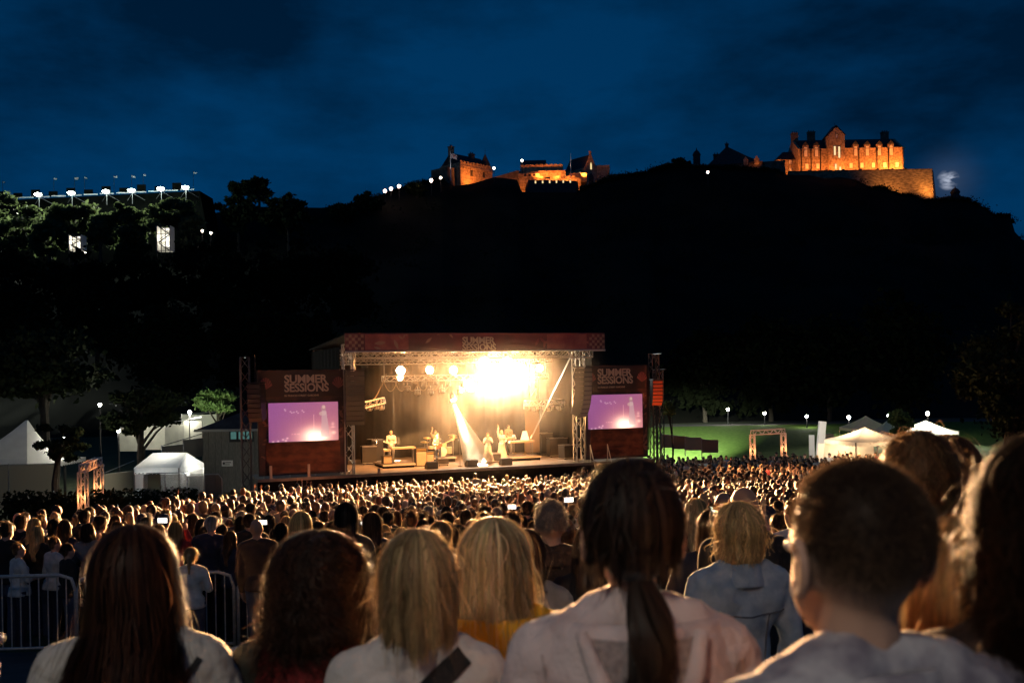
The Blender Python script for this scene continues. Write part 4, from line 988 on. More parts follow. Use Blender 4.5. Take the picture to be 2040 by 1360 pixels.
for i in range(7):
    x = W0 + .5 + (W1 - W0 - 1) * i / 6; t = MB(); t.tube([(x, -.6, 6.25), (x, DB, 6.35)], .05, 6); t.tube([(x, -.5, 6.8), (x + 1.3, 3.0, 6.3)], .03, 5); t.tube([(x, 3, 6.3), (x + 1.0, 8.8, 6.4)], .03, 5); part(t, 'rafter', M_alu)
for x, y in ((.25, .5), (13.2, 1.0), (.25, DB - .4), (W1 - .3, DB - .4)):
    t = MB(); t.truss((x, y, SG), (x, y, 6.5), .46, .035, .62); part(t, 'truss_tower', mat('tower_alu', (.5, .47, .42), .5, metal=.5))
t = MB(); t.tube([SP(1108, 850, 3) and (11.3, 3.4, 1.2), (13.0, 1.2, 6.0)], .04, 6); part(t, 'brace', M_alu)
bd = MB(); n = 60
for i in range(n + 1):
    x = W0 + (W1 - W0) * i / n; yy = DB - .3 + .12 * math.sin(i * 1.9); bd.v += [(x, yy, 0), (x, yy + .02, 6.5)]
bd.f = [(2 * i, 2 * i + 2, 2 * i + 3, 2 * i + 1) for i in range(n)]; part(bd, 'back_drape', mat('backdrop_cloth', (.008, .007, .005), .95, (.016, .012, .009), 2, spec=.05), True)
for x in (W0 + .05, W1 - .05):
    s = MB()
    for i in range(25): yy = .9 + (DB - 1.3) * i / 24; s.v += [(x + .06 * math.sin(i * 2), yy, 0), (x + .06 * math.sin(i * 2), yy, 6.4)]
    s.f = [(2 * i, 2 * i + 2, 2 * i + 3, 2 * i + 1) for i in range(24)]; part(s, 'side_drape', M_drape, True)
pol = MB(); pol.box(12.0, 12.9, 6.0, 6.06, .2, 3.4); part(pol, 'lit_side_flat', mat('side_flat', (.45, .33, .22), .8))

# ---- screens in printed wings
def screen_image(nx=150, nz=84):
    u, v = np.meshgrid(np.linspace(0, 1, nx + 1), np.linspace(0, 1, nz + 1)); asp = 1.79
    rs = np.random.RandomState(3)
    base = np.stack([.38 + .18 * u + .03 * v, .11 + .07 * u, .34 - .06 * u + .05 * v], -1)
    base *= (1 + rs.normal(0, .05, u.shape))[..., None]
    def blob(cx, cz, rx, rz, c, p=2.0):
        g = np.exp(-(((u - cx) / rx) ** 2 + ((v - cz) / rz) ** 2) * p / 2); base[:] += g[..., None] * np.array(c)
    blob(.66, .08, .24, .26, (1.1, .62, .42)); blob(.66, .08, .15, .2, (1.5, 1.3, .9)); blob(.68, .1, .42, .5, (.42, .12, .03)); blob(.60, .18, .08, .14, (.5, .4, .2)); blob(.76, .12, .1, .1, (.8, .7, .5))
    blob(.93, .2, .03, .04, (.8, .6, .4)); blob(.92, .42, .022, .05, (.5, .35, .25)); blob(.92, .34, .03, .02, (.6, .4, .3))
    for cx, cz in ((.24, .80), (.31, .77), (.33, .74), (.36, .75), (.40, .77), (.42, .73), (.48, .79), (.5, .75), (.23, .83)): blob(cx, cz, .010, .013, (.7, .55, .5))
    for cx in (.33, .36, .38, .41, .43): blob(cx, .19, .007, .012, (.6, .35, .3))
    for cx, cz in ((.2, .06), (.24, .03), (.06, .01), (.13, .02), (.26, .09)): blob(cx, cz, .016, .02, (.8, .6, .55))
    # mic stand and the singer's figure on the screen
    st = (np.abs(u - .645) < .006) & (v > .3) & (v < .68); base[st] += (.3, .2, .15)
    st = (np.abs(u - .46) < .004) & (v > .05) & (v < .75); base[st] += (.08, .04, .03)
    hd = ((u - .79) / .020) ** 2 + ((v - .87) / .045) ** 2 < 1; hair = (((u - .785) / .036) ** 2 + ((v - .84) / .08) ** 2 < 1)
    dress = (v < .78) & (v > .1) & (np.abs(u - .795 - (.78 - v) * .02) < .030 + (.78 - v) * .055); arms = ((u - .775) / .055) ** 2 + ((v - .70) / .055) ** 2 < 1
    base[hair] = (.62, .30, .34); base[arms] = (.85, .47, .45); base[dress] = base[dress] * .4 + np.array((.55, .36, .36)); base[hd] = (.95, .6, .52)
    return np.clip(base, 0, 3).reshape(-1, 3), u.ravel(), v.ravel(), nx, nz
IMG = screen_image()
M_led = attr_mat('led_picture', 'picture', rough=.4, emit=.66)
def wing(label, x0, x1, sx0, sx1, sz0, sz1, zt, side):
    yw = .3
    root = son('screen_wing', x0, yw, 0, label, 'screen', 'stage screens')
    W = x1 - x0; X = lambda v_: v_ - x0
    f = MB(); f.box(0, W, .06, .12, .12, zt); f.build('banner', mat('wing_print', (.035, .022, .024), .75, (.085, .04, .04), 1.6, detail=8, lo=.45, hi=.65), root)
    hd = MB(); hd.box(.04 * W, W * .96, .0, .055, 3.95, zt - .04); ho = hd.build('header', mat('header_print', (.022, .016, .018), .8), root)
    # round printed shells at both sides of the header and leaf shapes down the sides
    for cx in (.09, .91):
        for k in range(7):
            q = MB(); a0 = R(200 + k * 20); a1 = a0 + R(15); c = (W * cx, 4.62); r1 = .34
            q.add([(c[0], -.01 - .001 * k, c[1] - .3)] + [(c[0] + math.cos(a) * -r1 * 1.0, -.01 - .001 * k, c[1] - .3 - math.sin(a) * r1 * 1.7) for a in np.linspace(a0, a1, 4)], [(0, 1, 2, 3, 4)]); q.build('shell_print', M_bann2, ho)
    wave_print(.03 * W, W * .11, .5, 3.7, .05, 16, 5 + side, mat('leaf_dim', (.16, .09, .075), .8), root)
    wave_print(W * .89, W * .985, .5, 3.7, .05, 16, 9 + side, MATS['leaf_dim'], root)
    lo = MB(); lo.box(.08 * W, W * .92, .02, .05, .25, sz0 - .03); lo.build('lower_print', mat('lower_print', (.06, .018, .011), .8, (.17, .06, .03), 1.4, detail=8, stretch=(1, 1, 2)), root)
    px, u, v, nx, nz = IMG
    me = bpy.data.meshes.new('picture'); V = np.stack([X(sx0) + u * (sx1 - sx0), np.full_like(u, -.062), sz0 + v * (sz1 - sz0)], 1)
    F_ = [(j * (nx + 1) + i, j * (nx + 1) + i + 1, (j + 1) * (nx + 1) + i + 1, (j + 1) * (nx + 1) + i) for j in range(nz) for i in range(nx)]
    me.from_pydata(V.tolist(), [], F_); me.update(); setcol(me, 'picture', px)
    so_ = MB(); so_.box(X(sx0) - .03, X(sx1) + .03, -.058, .0, sz0 - .03, sz1 + .03); s_ = so_.build('screen_panel', M_black, root)
    obj('picture', me, M_led, s_)
    for i in range(4):
        p = MB(); xx = W * (.06 + .29 * i); p.tube([(xx, .2, SG), (xx, .2, zt)], .04, 5); p.build('scaffold_pole', M_steel, root)
    p = MB(); p.tube([(0, -.02, .5), (0, -.02, zt)], .035, 5); p.build('edge_pole', M_black, root); p = MB(); p.tube([(W, -.02, .5), (W, -.02, zt)], .035, 5); p.build('edge_pole', M_black, root)
    return root, ho
rl, hl = wing('left stage screen showing a purple picture of a singer under cream lettering', -4.2, .12, -3.71, -.31, 1.75, 3.66, 5.27, 0)
lx, lz = SP(566, 763, .29); logo(hl, lx + 4.2, lz, .50, -.03)
rr, hr = wing('right stage screen half hidden behind the hanging speakers', 13.3, 17.15, 13.42, 16.78, 1.78, 3.66, 5.27, 1)
lx, lz = SP(1190, 749, .29); logo(hr, lx - 13.3, lz, .50, -.03)

# ---- line array speakers
def line_array(label, x, y, zt, n, ch, w, curve, rz=0.0, grille=None, d=.55):
    root = son('line_array', x, y, zt, label, 'speaker', 'hanging speaker arrays', rz)
    z = 0; yy = 0; a = 0
    fr = MB(); fr.box(-w / 2, w / 2, -.1, d + .1, .02, .10); fr.tube([(0, .2, .1), (0, .2, 1.4)], .03, 5); fr.build('rigging_frame', M_black, root)
    for i in range(n):
        a = curve * (i / n) ** 2.2
        M_ = Matrix.Rotation(a, 3, 'X')
        c = MB(); c.prism([(-w / 2, -ch), (w / 2, -ch), (w / 2, 0), (-w / 2, 0)], 0, d, M_, (0, yy, z)); co = c.build('cabinet', M_black, root)
        g = MB(); g.box(-w / 2 + .03, w / 2 - .03, -.015, -.002, -ch + .02, -.02, M_, (0, yy, z))
        g.build('grille', grille or mat('grille_grey', (.05, .048, .045), .6), co)
        st = M_ @ Vector((0, 0, -ch - .012)); z += st.z; yy += st.y
    return root
line_array('large black speaker array hanging left of the stage opening', .36, -.75, 5.15, 11, .235, .95, R(26), R(-6))
line_array('large black speaker array hanging right of the stage opening', 13.0, -.75, 5.15, 11, .235, .95, R(30), R(38), mat('grille_lit', (.20, .18, .15), .6))  # light on this array is put into a paler grille colour
xo, zo = SP(1308, 758, .2)
line_array('small speaker array lit orange on the right outer tower', xo - .15, -.2, zo, 7, .19, .62, R(30), R(-8), mat('grille_orange_lit', (.35, .08, .03), .7), .4)  # orange light on these speakers is put into the grille colour
xo2, zo2 = SP(503, 765, .2)
line_array('black outer speaker array left of the left screen', xo2, -.2, zo2, 8, .22, .7, R(26), R(-30))
for x, y, zt, lab in ((17.75, .6, 5.9, 'black lattice tower carrying the orange lit speakers'), (-4.75, .6, 5.9, 'black lattice tower left of the left screen'), (16.95 + 1.5, 1.4, 5.0, 'thin lattice tower behind the right outer speakers')):
    root = son('lattice_tower', x, y, SG, lab, 'tower', 'speaker towers')
    t = MB(); t.truss((0, 0, 0), (0, 0, zt - SG), .42, .035, .6); t.build('mast', mat('tower_dark', (.10, .09, .08), .6, metal=.3), root)
    b = MB(); b.cbox((0, 0, .04), (1.2, 1.2, .08)); b.build('base_plate', M_black, root)
    b = MB(); b.tube([(0, 0, zt - SG), (0, -.9, zt - SG)], .05, 6); b.build('head_arm', M_black, root)

# ---- stage lamps
WARM = (1.0, .62, .30)
def can(name, x, y, z, label, target, group, kind='par', lit=0.0, es=90, col_=WARM, r=.15, hang=.45):
    """hanging stage lantern: clamp and yoke, tapered body, lens"""
    root = son(name, x, y, z, label, 'stage light', group)
    d = (Vector(target) - Vector((x, y, z))).normalized(); q = d.to_track_quat('Z', 'Y').to_matrix()
    yk = MB(); yk.tube([(0, 0, hang), (0, 0, hang * .62)], .025, 5); yk.tube([(-r * 1.25, 0, 0), (-r * 1.25, 0, hang * .55), (r * 1.25, 0, hang * .55), (r * 1.25, 0, 0)], .02, 5); yk.build('yoke', M_black if kind != 'side' else M_alu, root)
    b = MB(); b.lathe([(r * .35, -r * 2.2), (r * .8, -r * 1.7), (r * .95, -r * .4), (r, r * .55)], 10, M=q); bo = b.build('body', mat('lantern_grey', (.16, .14, .12), .45, metal=.2) if kind == 'side' else M_black, root, True)
    l = MB(); l.lathe([(r * .02, r * .56), (r * .9, r * .57), (r * .9, r * .585), (r * .02, r * .6)], 12, M=q)
    l.build('lens', emis('lens_%d_%d' % (es, int(col_[2] * 100)), tuple(min(1, c + .1) for c in col_), es) if lit else mat('lens_dark', (.1, .1, .1), .1), bo)
    return root, q
def audience_spot(x, y, z, tgt, power, spot, col_=WARM, blend=.6, size=.12):
    lamp('SPOT', 'beam', sw(x, y, z) + (Vector(tgt) - sw(x, y, z)).normalized() * .35, power, col_, None, target=tgt, size=size, spot=spot, blend=blend)
BACK = Vector((1.0, 4.0, 1.0))                # where the blinders look: the slope with the audience
FAR = 'lit lamps facing the audience'
lit = [(798, 738, 5.6, .27, 'upper of two warm lamps at the left end of the rear truss', 150), (797, 752, 5.5, .18, 'lower of two warm lamps at the left end of the rear truss', 90), (856, 737, 5.6, .24, 'single warm lamp second from the left on the rear truss', 120), (903, 737, 5.6, .25, 'warm lamp just left of the white blaze', 120), (1075, 733, 5.6, .23, 'warm lamp at the right end of the rear truss', 120), (907, 748, 5.5, .05, 'tiny lamp under the one left of the white blaze', 40),
       (938, 770, 5.0, .30, 'glaring lamp low at the left of the white blaze', 220), (965, 722, 5.5, .36, 'glaring lamp at the upper left of the white blaze', 320), (985, 735, 5.4, .36, 'glaring lamp in the middle of the white blaze', 320), (1010, 722, 5.5, .36, 'glaring lamp at the top of the white blaze', 320), (1034, 734, 5.4, .36, 'glaring lamp at the right of the white blaze', 320), (985, 765, 5.1, .34, 'glaring lamp at the bottom of the white blaze', 320), (1005, 752, 5.2, .3, 'glaring lamp below the middle of the white blaze', 320)]
for px, py, yl, r, lab, es in lit:
    x, z = SP(px, py, yl); big = r > .28
    tl = Vector(((BACK - SO).dot(SX), (BACK - SO).dot(SY), BACK.z - SO.z))
    can('blinder_lamp' if big else 'warm_lamp', x, yl, z, lab, tuple(tl), FAR, lit=1, es=es, r=r, col_=(1, .80, .55) if big else (1, .60, .26))
    if big: audience_spot(x, yl, z, BACK + Vector((rnd.uniform(-6, 6), rnd.uniform(0, 8), rnd.uniform(-1, 1))), 130000, 76, (1, .62, .32) if px in (985, 1010) else (1, .47, .17), .9, .2)
    elif r > .1: audience_spot(x, yl, z, BACK + Vector((rnd.uniform(-5, 5), rnd.uniform(0, 9), 0)), 15000, 56, (1, .42, .14), .9)
for i, (px, py) in enumerate(((812, 778), (826, 762), (832, 785), (845, 770), (858, 784), (869, 764), (881, 781), (893, 768), (915, 783), (922, 768))):
    x, z = SP(px, py, 4.6); can('moving_head', x, 4.6, z, 'dark moving head %s on the middle truss, unlit' % ('first second third fourth fifth sixth seventh eighth ninth tenth'.split()[i]), (x + rnd.uniform(-1, 1), 3.0, 0), 'moving heads on the middle truss', r=.12, kind='side')
t = MB(); xa, za = SP(762, 758, 4.6); xb, zb = SP(1090, 745, 4.6); t.truss((xa, 4.6, za + .1), (xb, 4.6, za + .1), .3, .025, .45); part(t, 'middle_truss', M_alu)
for a, b in ((xa + .1, 4.6), (xb - .1, 4.6), ((xa + xb) / 2, 4.6)):
    t = MB(); t.tube([(a, b, za + .2), (a, b, 6.2)], .02, 5); part(t, 'hanging_chain', M_steel)
for i in range(6):                                      # looped cables
    xx = xa + .4 + i * .62; t = MB(); t.tube([(xx + .5 * math.sin(u * math.pi / 2 - .8), 4.4, za - .1 - .5 * math.sin(u * math.pi)) for u in np.linspace(0, 1, 9)], .02, 5); part(t, 'cable_loop', mat('cable_tan', (.25, .19, .13), .6), True)
t = MB(); t.tube([(.9 + 2.0 * u, 3.2, 5.0 - 1.5 * math.sin(u * math.pi)) for u in np.linspace(0, 1, 14)], .03, 6); part(t, 'cable_loop', MATS['cable_tan'], True)
# side ladders with lanterns
xl, zl = SP(722, 808, 3.0); xr, zr = SP(766, 800, 3.0)
t = MB(); t.truss((xl, 3.0, zl), (xr, 3.0, zr + .08), .3, .028, .3); part(t, 'side_truss', M_alu)
for i, (px, py) in enumerate(((721, 826), (736, 822), (750, 819), (760, 820))):
    x, z = SP(px, py, 3.0); can('side_lantern', x, 3.0, z + .15, 'tan side lantern %s on the left side truss' % ('first', 'second', 'third', 'fourth')[i], (x + .2, 2.7, z - 3), 'lanterns on the side trusses', 'side', r=.12)
xl, zl = SP(1046, 803, 3.0); xr, zr = SP(1122, 801, 3.0)
t = MB(); t.truss((xl, 3.0, zl), (xr, 3.0, zr), .3, .028, .35); part(t, 'side_truss', M_alu)
for i, px in enumerate((1048, 1055, 1064, 1072, 1086, 1094, 1103, 1116)):
    x, z = SP(px, 814, 3.0); can('side_lantern', x, 3.0, z - .05 * (i % 3), 'tan side lantern %s on the right side truss' % ('first second third fourth fifth sixth seventh eighth'.split()[i]), (x - .2, 2.7, z - 3), 'lanterns on the side trusses', 'side', r=.115)
# the follow beam that falls on the singer
x, z = SP(903, 797, 4.0); hx, hz = SP(947, 938, 2.0)
can('beam_light', x, 4.0, z + .1, 'lit moving head throwing the thick white beam down to the singer', (hx, 2.0, 0), None, lit=1, es=260, r=.16, col_=(1, .85, .62))
lamp('SPOT', 'singer_beam', sw(x, 3.85, z - .15), 1000000, (1, .80, .52), None, target=sw(hx + .1, 2.0, 0), size=.05, spot=15, blend=.2)
# a thin dim beam and the side light over the keyboards
x, z = SP(783, 780, 4.6); hx, hz = SP(792, 890, 4.0); lamp('SPOT', 'thin_beam', sw(x, 4.6, z), 60000, (1, .55, .25), None, target=sw(hx, 4.4, .6), size=.04, spot=9, blend=.5)
x, z = SP(748, 880, 4.0); can('floor_lamp', x, 4.0, z, 'small floor lamp shining across from the left wing', (x + 2, 3.6, z + .15), None, lit=1, es=60, r=.1, hang=.3)
lamp('SPOT', 'cross_beam', sw(x + .15, 4.0, z), 60000, (1, .48, .16), None, target=sw(x + 3, 3.4, z + .1), size=.05, spot=26, blend=.6)
# warm wash from the front truss onto the band
for px, p in ((760, 3000), (850, 5000), (960, 4800), (1050, 4200)):
    x, _ = SP(px, 720, .6); lamp('SPOT', 'front_wash', sw(x, .5, 5.6), p, (1, .40, .11), None, target=sw(x + .2, 3.6, .3), size=.15, spot=74, blend=.7)
for x, zt in ((-2.1, .7), (15.3, .7)):
    lamp('SPOT', 'wing_wash', sw(x, -2.6, -1.4), 200, (1, .36, .16), None, target=sw(x, .3, 1.2), size=.3, spot=95, blend=.9)
lamp('SPOT', 'array_wash', sw(17.2, -3.2, 1.2), 520, (1, .22, .06), None, target=sw(xo, -.2, zo - .7), size=.1, spot=36, blend=.7)
lamp('SPOT', 'tower_wash', sw(-5.2, -2.2, .4), 160, (1, .2, .05), None, target=sw(-4.7, .3, 3.4), size=.1, spot=50, blend=.8)

# ---- smoke under the roof and drifting out over the front
def smoke():
    c = (7.2, 3.0, 3.6); s_ = (9.5, 8.5, 5.6)
    mb = MB(); mb.ell((0, 0, 0), s_, 24, 16); o = mb.build('stage_smoke'); o.location = sw(*c); o.rotation_euler = (0, 0, PSI)
    tag(o, 'warm glowing stage smoke filling the stage and drifting out', 'smoke', kind='stuff')
    m = bpy.data.materials.new('smoke'); m.use_nodes = True; N = m.node_tree.nodes; L = m.node_tree.links; N.clear()
    out = N.new('ShaderNodeOutputMaterial'); v = N.new('ShaderNodeVolumePrincipled'); v.inputs['Color'].default_value = (.95, .9, .82, 1); v.inputs['Anisotropy'].default_value = 0.0
    tc = N.new('ShaderNodeTexCoord'); ln = N.new('ShaderNodeVectorMath'); ln.operation = 'DIVIDE'; ln.inputs[1].default_value = s_
    L.new(tc.outputs['Object'], ln.inputs[0])
    le = N.new('ShaderNodeVectorMath'); le.operation = 'LENGTH'; L.new(ln.outputs[0], le.inputs[0])
    mr = N.new('ShaderNodeMapRange'); mr.interpolation_type = 'SMOOTHSTEP'; mr.inputs['From Min'].default_value = .35; mr.inputs['From Max'].default_value = 1.0; mr.inputs['To Min'].default_value = 1; mr.inputs['To Max'].default_value = 0
    L.new(le.outputs['Value'], mr.inputs['Value'])
    nz = N.new('ShaderNodeTexNoise'); nz.inputs['Scale'].default_value = .45; nz.inputs['Detail'].default_value = 3; L.new(tc.outputs['Object'], nz.inputs[0])
    nr = N.new('ShaderNodeMapRange'); nr.inputs['From Min'].default_value = .35; nr.inputs['From Max'].default_value = .7; nr.inputs['To Min'].default_value = .12; nr.inputs['To Max'].default_value = 2.1; L.new(nz.outputs[0], nr.inputs['Value'])
    mu = N.new('ShaderNodeMath'); mu.operation = 'MULTIPLY'; L.new(mr.outputs[0], mu.inputs[0]); L.new(nr.outputs[0], mu.inputs[1])
    m2 = N.new('ShaderNodeMath'); m2.operation = 'MULTIPLY'; m2.inputs[1].default_value = SMOKE_DENSITY; L.new(mu.outputs[0], m2.inputs[0])
    L.new(m2.outputs[0], v.inputs['Density']); L.new(v.outputs[0], out.inputs['Volume'])
    o.data.materials.append(m)
SMOKE_DENSITY = .0046
smoke()
def add_beam_fog():
    # fog cone added along the follow beam so that the beam shows white
    x0, z0 = SP(903, 797, 4.0); x1, _ = SP(955, 935, 2.0)
    a, b = Vector((x0, 3.85, z0 - .25)), Vector((x1, 2.05, .05)); mb = MB()
    ts = np.linspace(0, 1, 9); mb.tube([a.lerp(b, float(t)) for t in ts], [.10 + .75 * float(t) ** 1.2 for t in ts], 16)
    o = mb.build('beam_fog'); o.location = SO; o.rotation_euler = (0, 0, PSI); tag(o, 'thick white fog added in the cone of the beam on the singer', 'smoke', kind='stuff')
    m = bpy.data.materials.new('fog'); m.use_nodes = True; N = m.node_tree.nodes; N.clear(); out = N.new('ShaderNodeOutputMaterial'); v = N.new('ShaderNodeVolumePrincipled'); v.inputs['Density'].default_value = .5; v.inputs['Color'].default_value = (1, .95, .88, 1)
    m.node_tree.links.new(v.outputs[0], out.inputs['Volume']); o.data.materials.append(m)
add_beam_fog()

for x, y, z, tx, p in ((-5.0, -1.5, 3.0, U(180, 960, 43), 4200), (18.4, -1.0, 3.0, U(1530, 890, 68.5), 9000)):
    q = SA + (SB - SA).normalized() * x + Vector((0, y, 0)); q.z = -3.0 + z
    lamp('SPOT', 'arch_fill', q, p, (1, .34, .10), None, target=tx, size=.15, spot=26, blend=.8)  # spots added to turn the truss arches orange
q = SA + (SB - SA).normalized() * -4.8; q.z = 1.0
lamp('SPOT', 'hoarding_fill', q + Vector((0, -1.2, 0)), 2600, (1, .86, .62), None, target=U(140, 955, 50), size=.3, spot=44, blend=.9)  # spot added to brighten the left hoardings, it has no fixture

lamp('SPOT', 'crowd_fill', sw(17.6, -1.6, 4.2), 9000, (1, .50, .20), None, target=Vector((13.5, 50, -3.6)), size=.2, spot=86, blend=.9)  # spot added to warm the crowd right of the stage
# ================================================================== PEOPLE
SKIN = [mat('skin_light', (.52, .31, .22), .55, sheen=.15), mat('skin_mid', (.40, .23, .15), .55, sheen=.15), mat('skin_deep', (.16, .09, .06), .55, sheen=.15)]
def hair_mat(n, c): return mat('hair_' + n, c, .42, tuple(min(1, x * 1.7) for x in c), 60, sheen=.2, stretch=(1, 1, .08), spec=.5)
HC = {'black': (.012, .009, .008), 'dark': (.03, .018, .011), 'brown': (.075, .04, .02), 'auburn': (.13, .045, .018), 'fair': (.32, .20, .09), 'blonde': (.52, .37, .18), 'grey': (.30, .28, .26)}
HAIR = {k: hair_mat(k, c) for k, c in HC.items()}
def cloth(n, c, c2=None, scale=9): return mat('cloth_' + n, c, .85, c2 or tuple(x * .75 for x in c), scale, bump=.25, sheen=.25)
CL = {'black': cloth('black', (.014, .014, .016)), 'navy': cloth('navy', (.02, .025, .05)), 'grey': cloth('grey', (.22, .22, .22)), 'white': cloth('white', (.68, .66, .62)), 'red': cloth('red', (.28, .03, .03)), 'green': cloth('green', (.05, .08, .05)),
      'pink': cloth('pink', (.55, .30, .30)), 'tan': cloth('tan', (.30, .22, .14)), 'blue': cloth('blue', (.09, .14, .24)), 'brown': cloth('brown', (.05, .032, .024)), 'jeans': cloth('jeans', (.05, .07, .12)), 'olive': cloth('olive', (.09, .085, .05)), 'check': cloth('check', (.35, .33, .30), (.06, .06, .07), 26)}

ARMS = {  # right-hand side joint positions for a 1.70 m body facing +y: elbow, wrist, finger direction
    'down': ((.235, -.03, 1.09), (.225, .06, .85), (0, .25, -1)),
    'fold': ((.245, .0, 1.10), (.04, .21, 1.13), (-1, .1, .1)),
    'front': ((.225, .05, 1.12), (.09, .27, 1.10), (-.5, 1, .1)),
    'up': ((.27, .07, 1.50), (.20, .12, 1.75), (0, .1, 1)),
    'straight': ((.22, .05, 1.62), (.21, .10, 1.87), (0, .1, 1)),
    'phone': ((.19, .17, 1.34), (.08, .30, 1.56), (-.2, .2, 1)),
    'clap': ((.24, .08, 1.16), (.035, .28, 1.36), (-.1, .5, 1)),
    'mic': ((.22, .10, 1.18), (.05, .16, 1.42), (-.5, .2, .6)),
    'keys': ((.23, .02, 1.08), (.17, .27, 1.02), (-.1, 1, -.2)),
}
def limb(a, s): return Vector((a[0] * s, a[1], a[2]))
def hand(mb, w, d, s, big=1.0):
    """palm, four curled fingers of different length and a thumb at the side of the palm"""
    x, y, z = frame_from(d); x = x * s
    c = Vector(w) + z * .045
    mb.cap(Vector(w), c + z * .035, .026, .034, 8)
    for i, (o, l) in enumerate(((-.027, .062), (-.009, .075), (.009, .07), (.027, .052))):
        b = c + z * .045 + x * o; k = b + z * l * .55 + y * .008; mb.cap(b, k, .0095, .0085, 6); mb.cap(k, k + z * l * .42 + y * .022, .0085, .007, 6)
    b = c + x * -.032; k = b + x * -.028 + z * .03 + y * .008; mb.cap(b, k, .012, .0105, 6); mb.cap(k, k + z * .03 + y * .012, .0105, .008, 6)
def head_prims(b, ears=True):
    b.ell((0, -.008, 1.600), (.073, .093, .100), 14, 10); b.ell((0, .036, 1.535), (.056, .066, .075), 12, 8); b.ell((0, .092, 1.490), (.022, .016, .018), 8, 6)
    b.ell((0, .104, 1.558), (.011, .018, .020), 8, 6); b.ell((0, .088, 1.60), (.045, .012, .010), 8, 6); b.ell((0, .096, 1.520), (.022, .01, .006), 8, 6)
    for s in (-1, 1):
        if ears: b.ell((s * .077, -.006, 1.568), (.010, .022, .034), 10, 8); b.ell((s * .080, -.012, 1.578), (.008, .024, .022), 8, 6)
        b.ell((s * .033, .083, 1.583), (.013, .008, .008), 8, 6)
def torso_prims(b, g=0.0, fem=False, hem=.86, neck=False):
    sw_ = .158 if fem else .178
    b.ell((0, -.005, 1.245), (sw_ * .90 + g, .104 + g, .175 + g), 14, 10); b.ell((0, .0, 1.08), ((.125 if fem else .145) + g, .092 + g, .16), 14, 8)
    b.ell((0, -.01, .95), ((.165 if fem else .158) + g, .115 + g, .14), 14, 8)
    for s in (-1, 1):
        b.cap((s * .03, -.022, 1.425), (s * sw_, -.018, 1.372), .050 + g * .6, .054 + g, 10)
        b.ell((s * .075, -.055, 1.29), (.085 + g, .052 + g, .11), 10, 8)
        b.ell((s * .075, .055, 1.26), (.08 + g, .06 + g, .09), 10, 8)
    if hem < .9: b.tube([(0, 0, 1.0), (0, -.005, hem)], [(.15 + g), (.172 + g)], 12)
def arm_prims(b, pose, s, g=0.0, upto=1.0, fem=False, hands=True):
    e, w, d = ARMS[pose]; S = Vector((s * (.168 if fem else .186), -.015, 1.362)); E = limb(e, s); W = limb(w, s)
    b.cap(S, E, .052 + g, .041 + g, 10)
    if upto >= 1.0: b.cap(E, W, .041 + g, .028 + g, 10)
    elif upto > .5: b.cap(E, E.lerp(W, (upto - .5) * 2), .041 + g, .036 + g, 10)
def leg_prims(b, g=0.0, fem=False, stance=0.0):
    for s in (-1, 1):
        h = Vector((s * .088, 0, .90)); k = Vector((s * .098, .015, .50)); a = Vector((s * .10, -.015, .09)); b.cap(h, k, .088 + g, .058 + g, 10); b.cap(k, a, .057 + g, .040 + g, 10)
        b.cap(a + Vector((0, -.01, -.045)), a + Vector((s * .015, .15, -.055)), .042 + g, .036 + g, 8)
def remesh(mb, voxel, name, smooth=2, dec=None, disp=None):
    mods = [('REMESH', dict(mode='VOXEL', voxel_size=voxel)), ('SMOOTH', dict(factor=.5, iterations=smooth))]
    if dec: mods.append(('DECIMATE', dict(ratio=dec)))
    me = bake(mb, mods, name)
    if disp:
        amp, fr = disp
        co = np.empty(len(me.vertices) * 3, np.float32); me.vertices.foreach_get('co', co); no = np.empty_like(co); me.vertices.foreach_get('normal', no)
        co = co.reshape(-1, 3); no = no.reshape(-1, 3)
        d = np.array([mnoise.noise(Vector((p[0] * fr, p[1] * fr, p[2] * fr * .55))) + .5 * abs(mnoise.noise(Vector((p[0] * fr * 2.3 + 9, p[1] * fr * 2.3, p[2] * fr * 1.2)))) for p in co.tolist()])
        co += no * (d * amp)[:, None]
        me.vertices.foreach_set('co', co.ravel()); me.update()
    me.polygons.foreach_set('use_smooth', [True] * len(me.polygons))
    return me
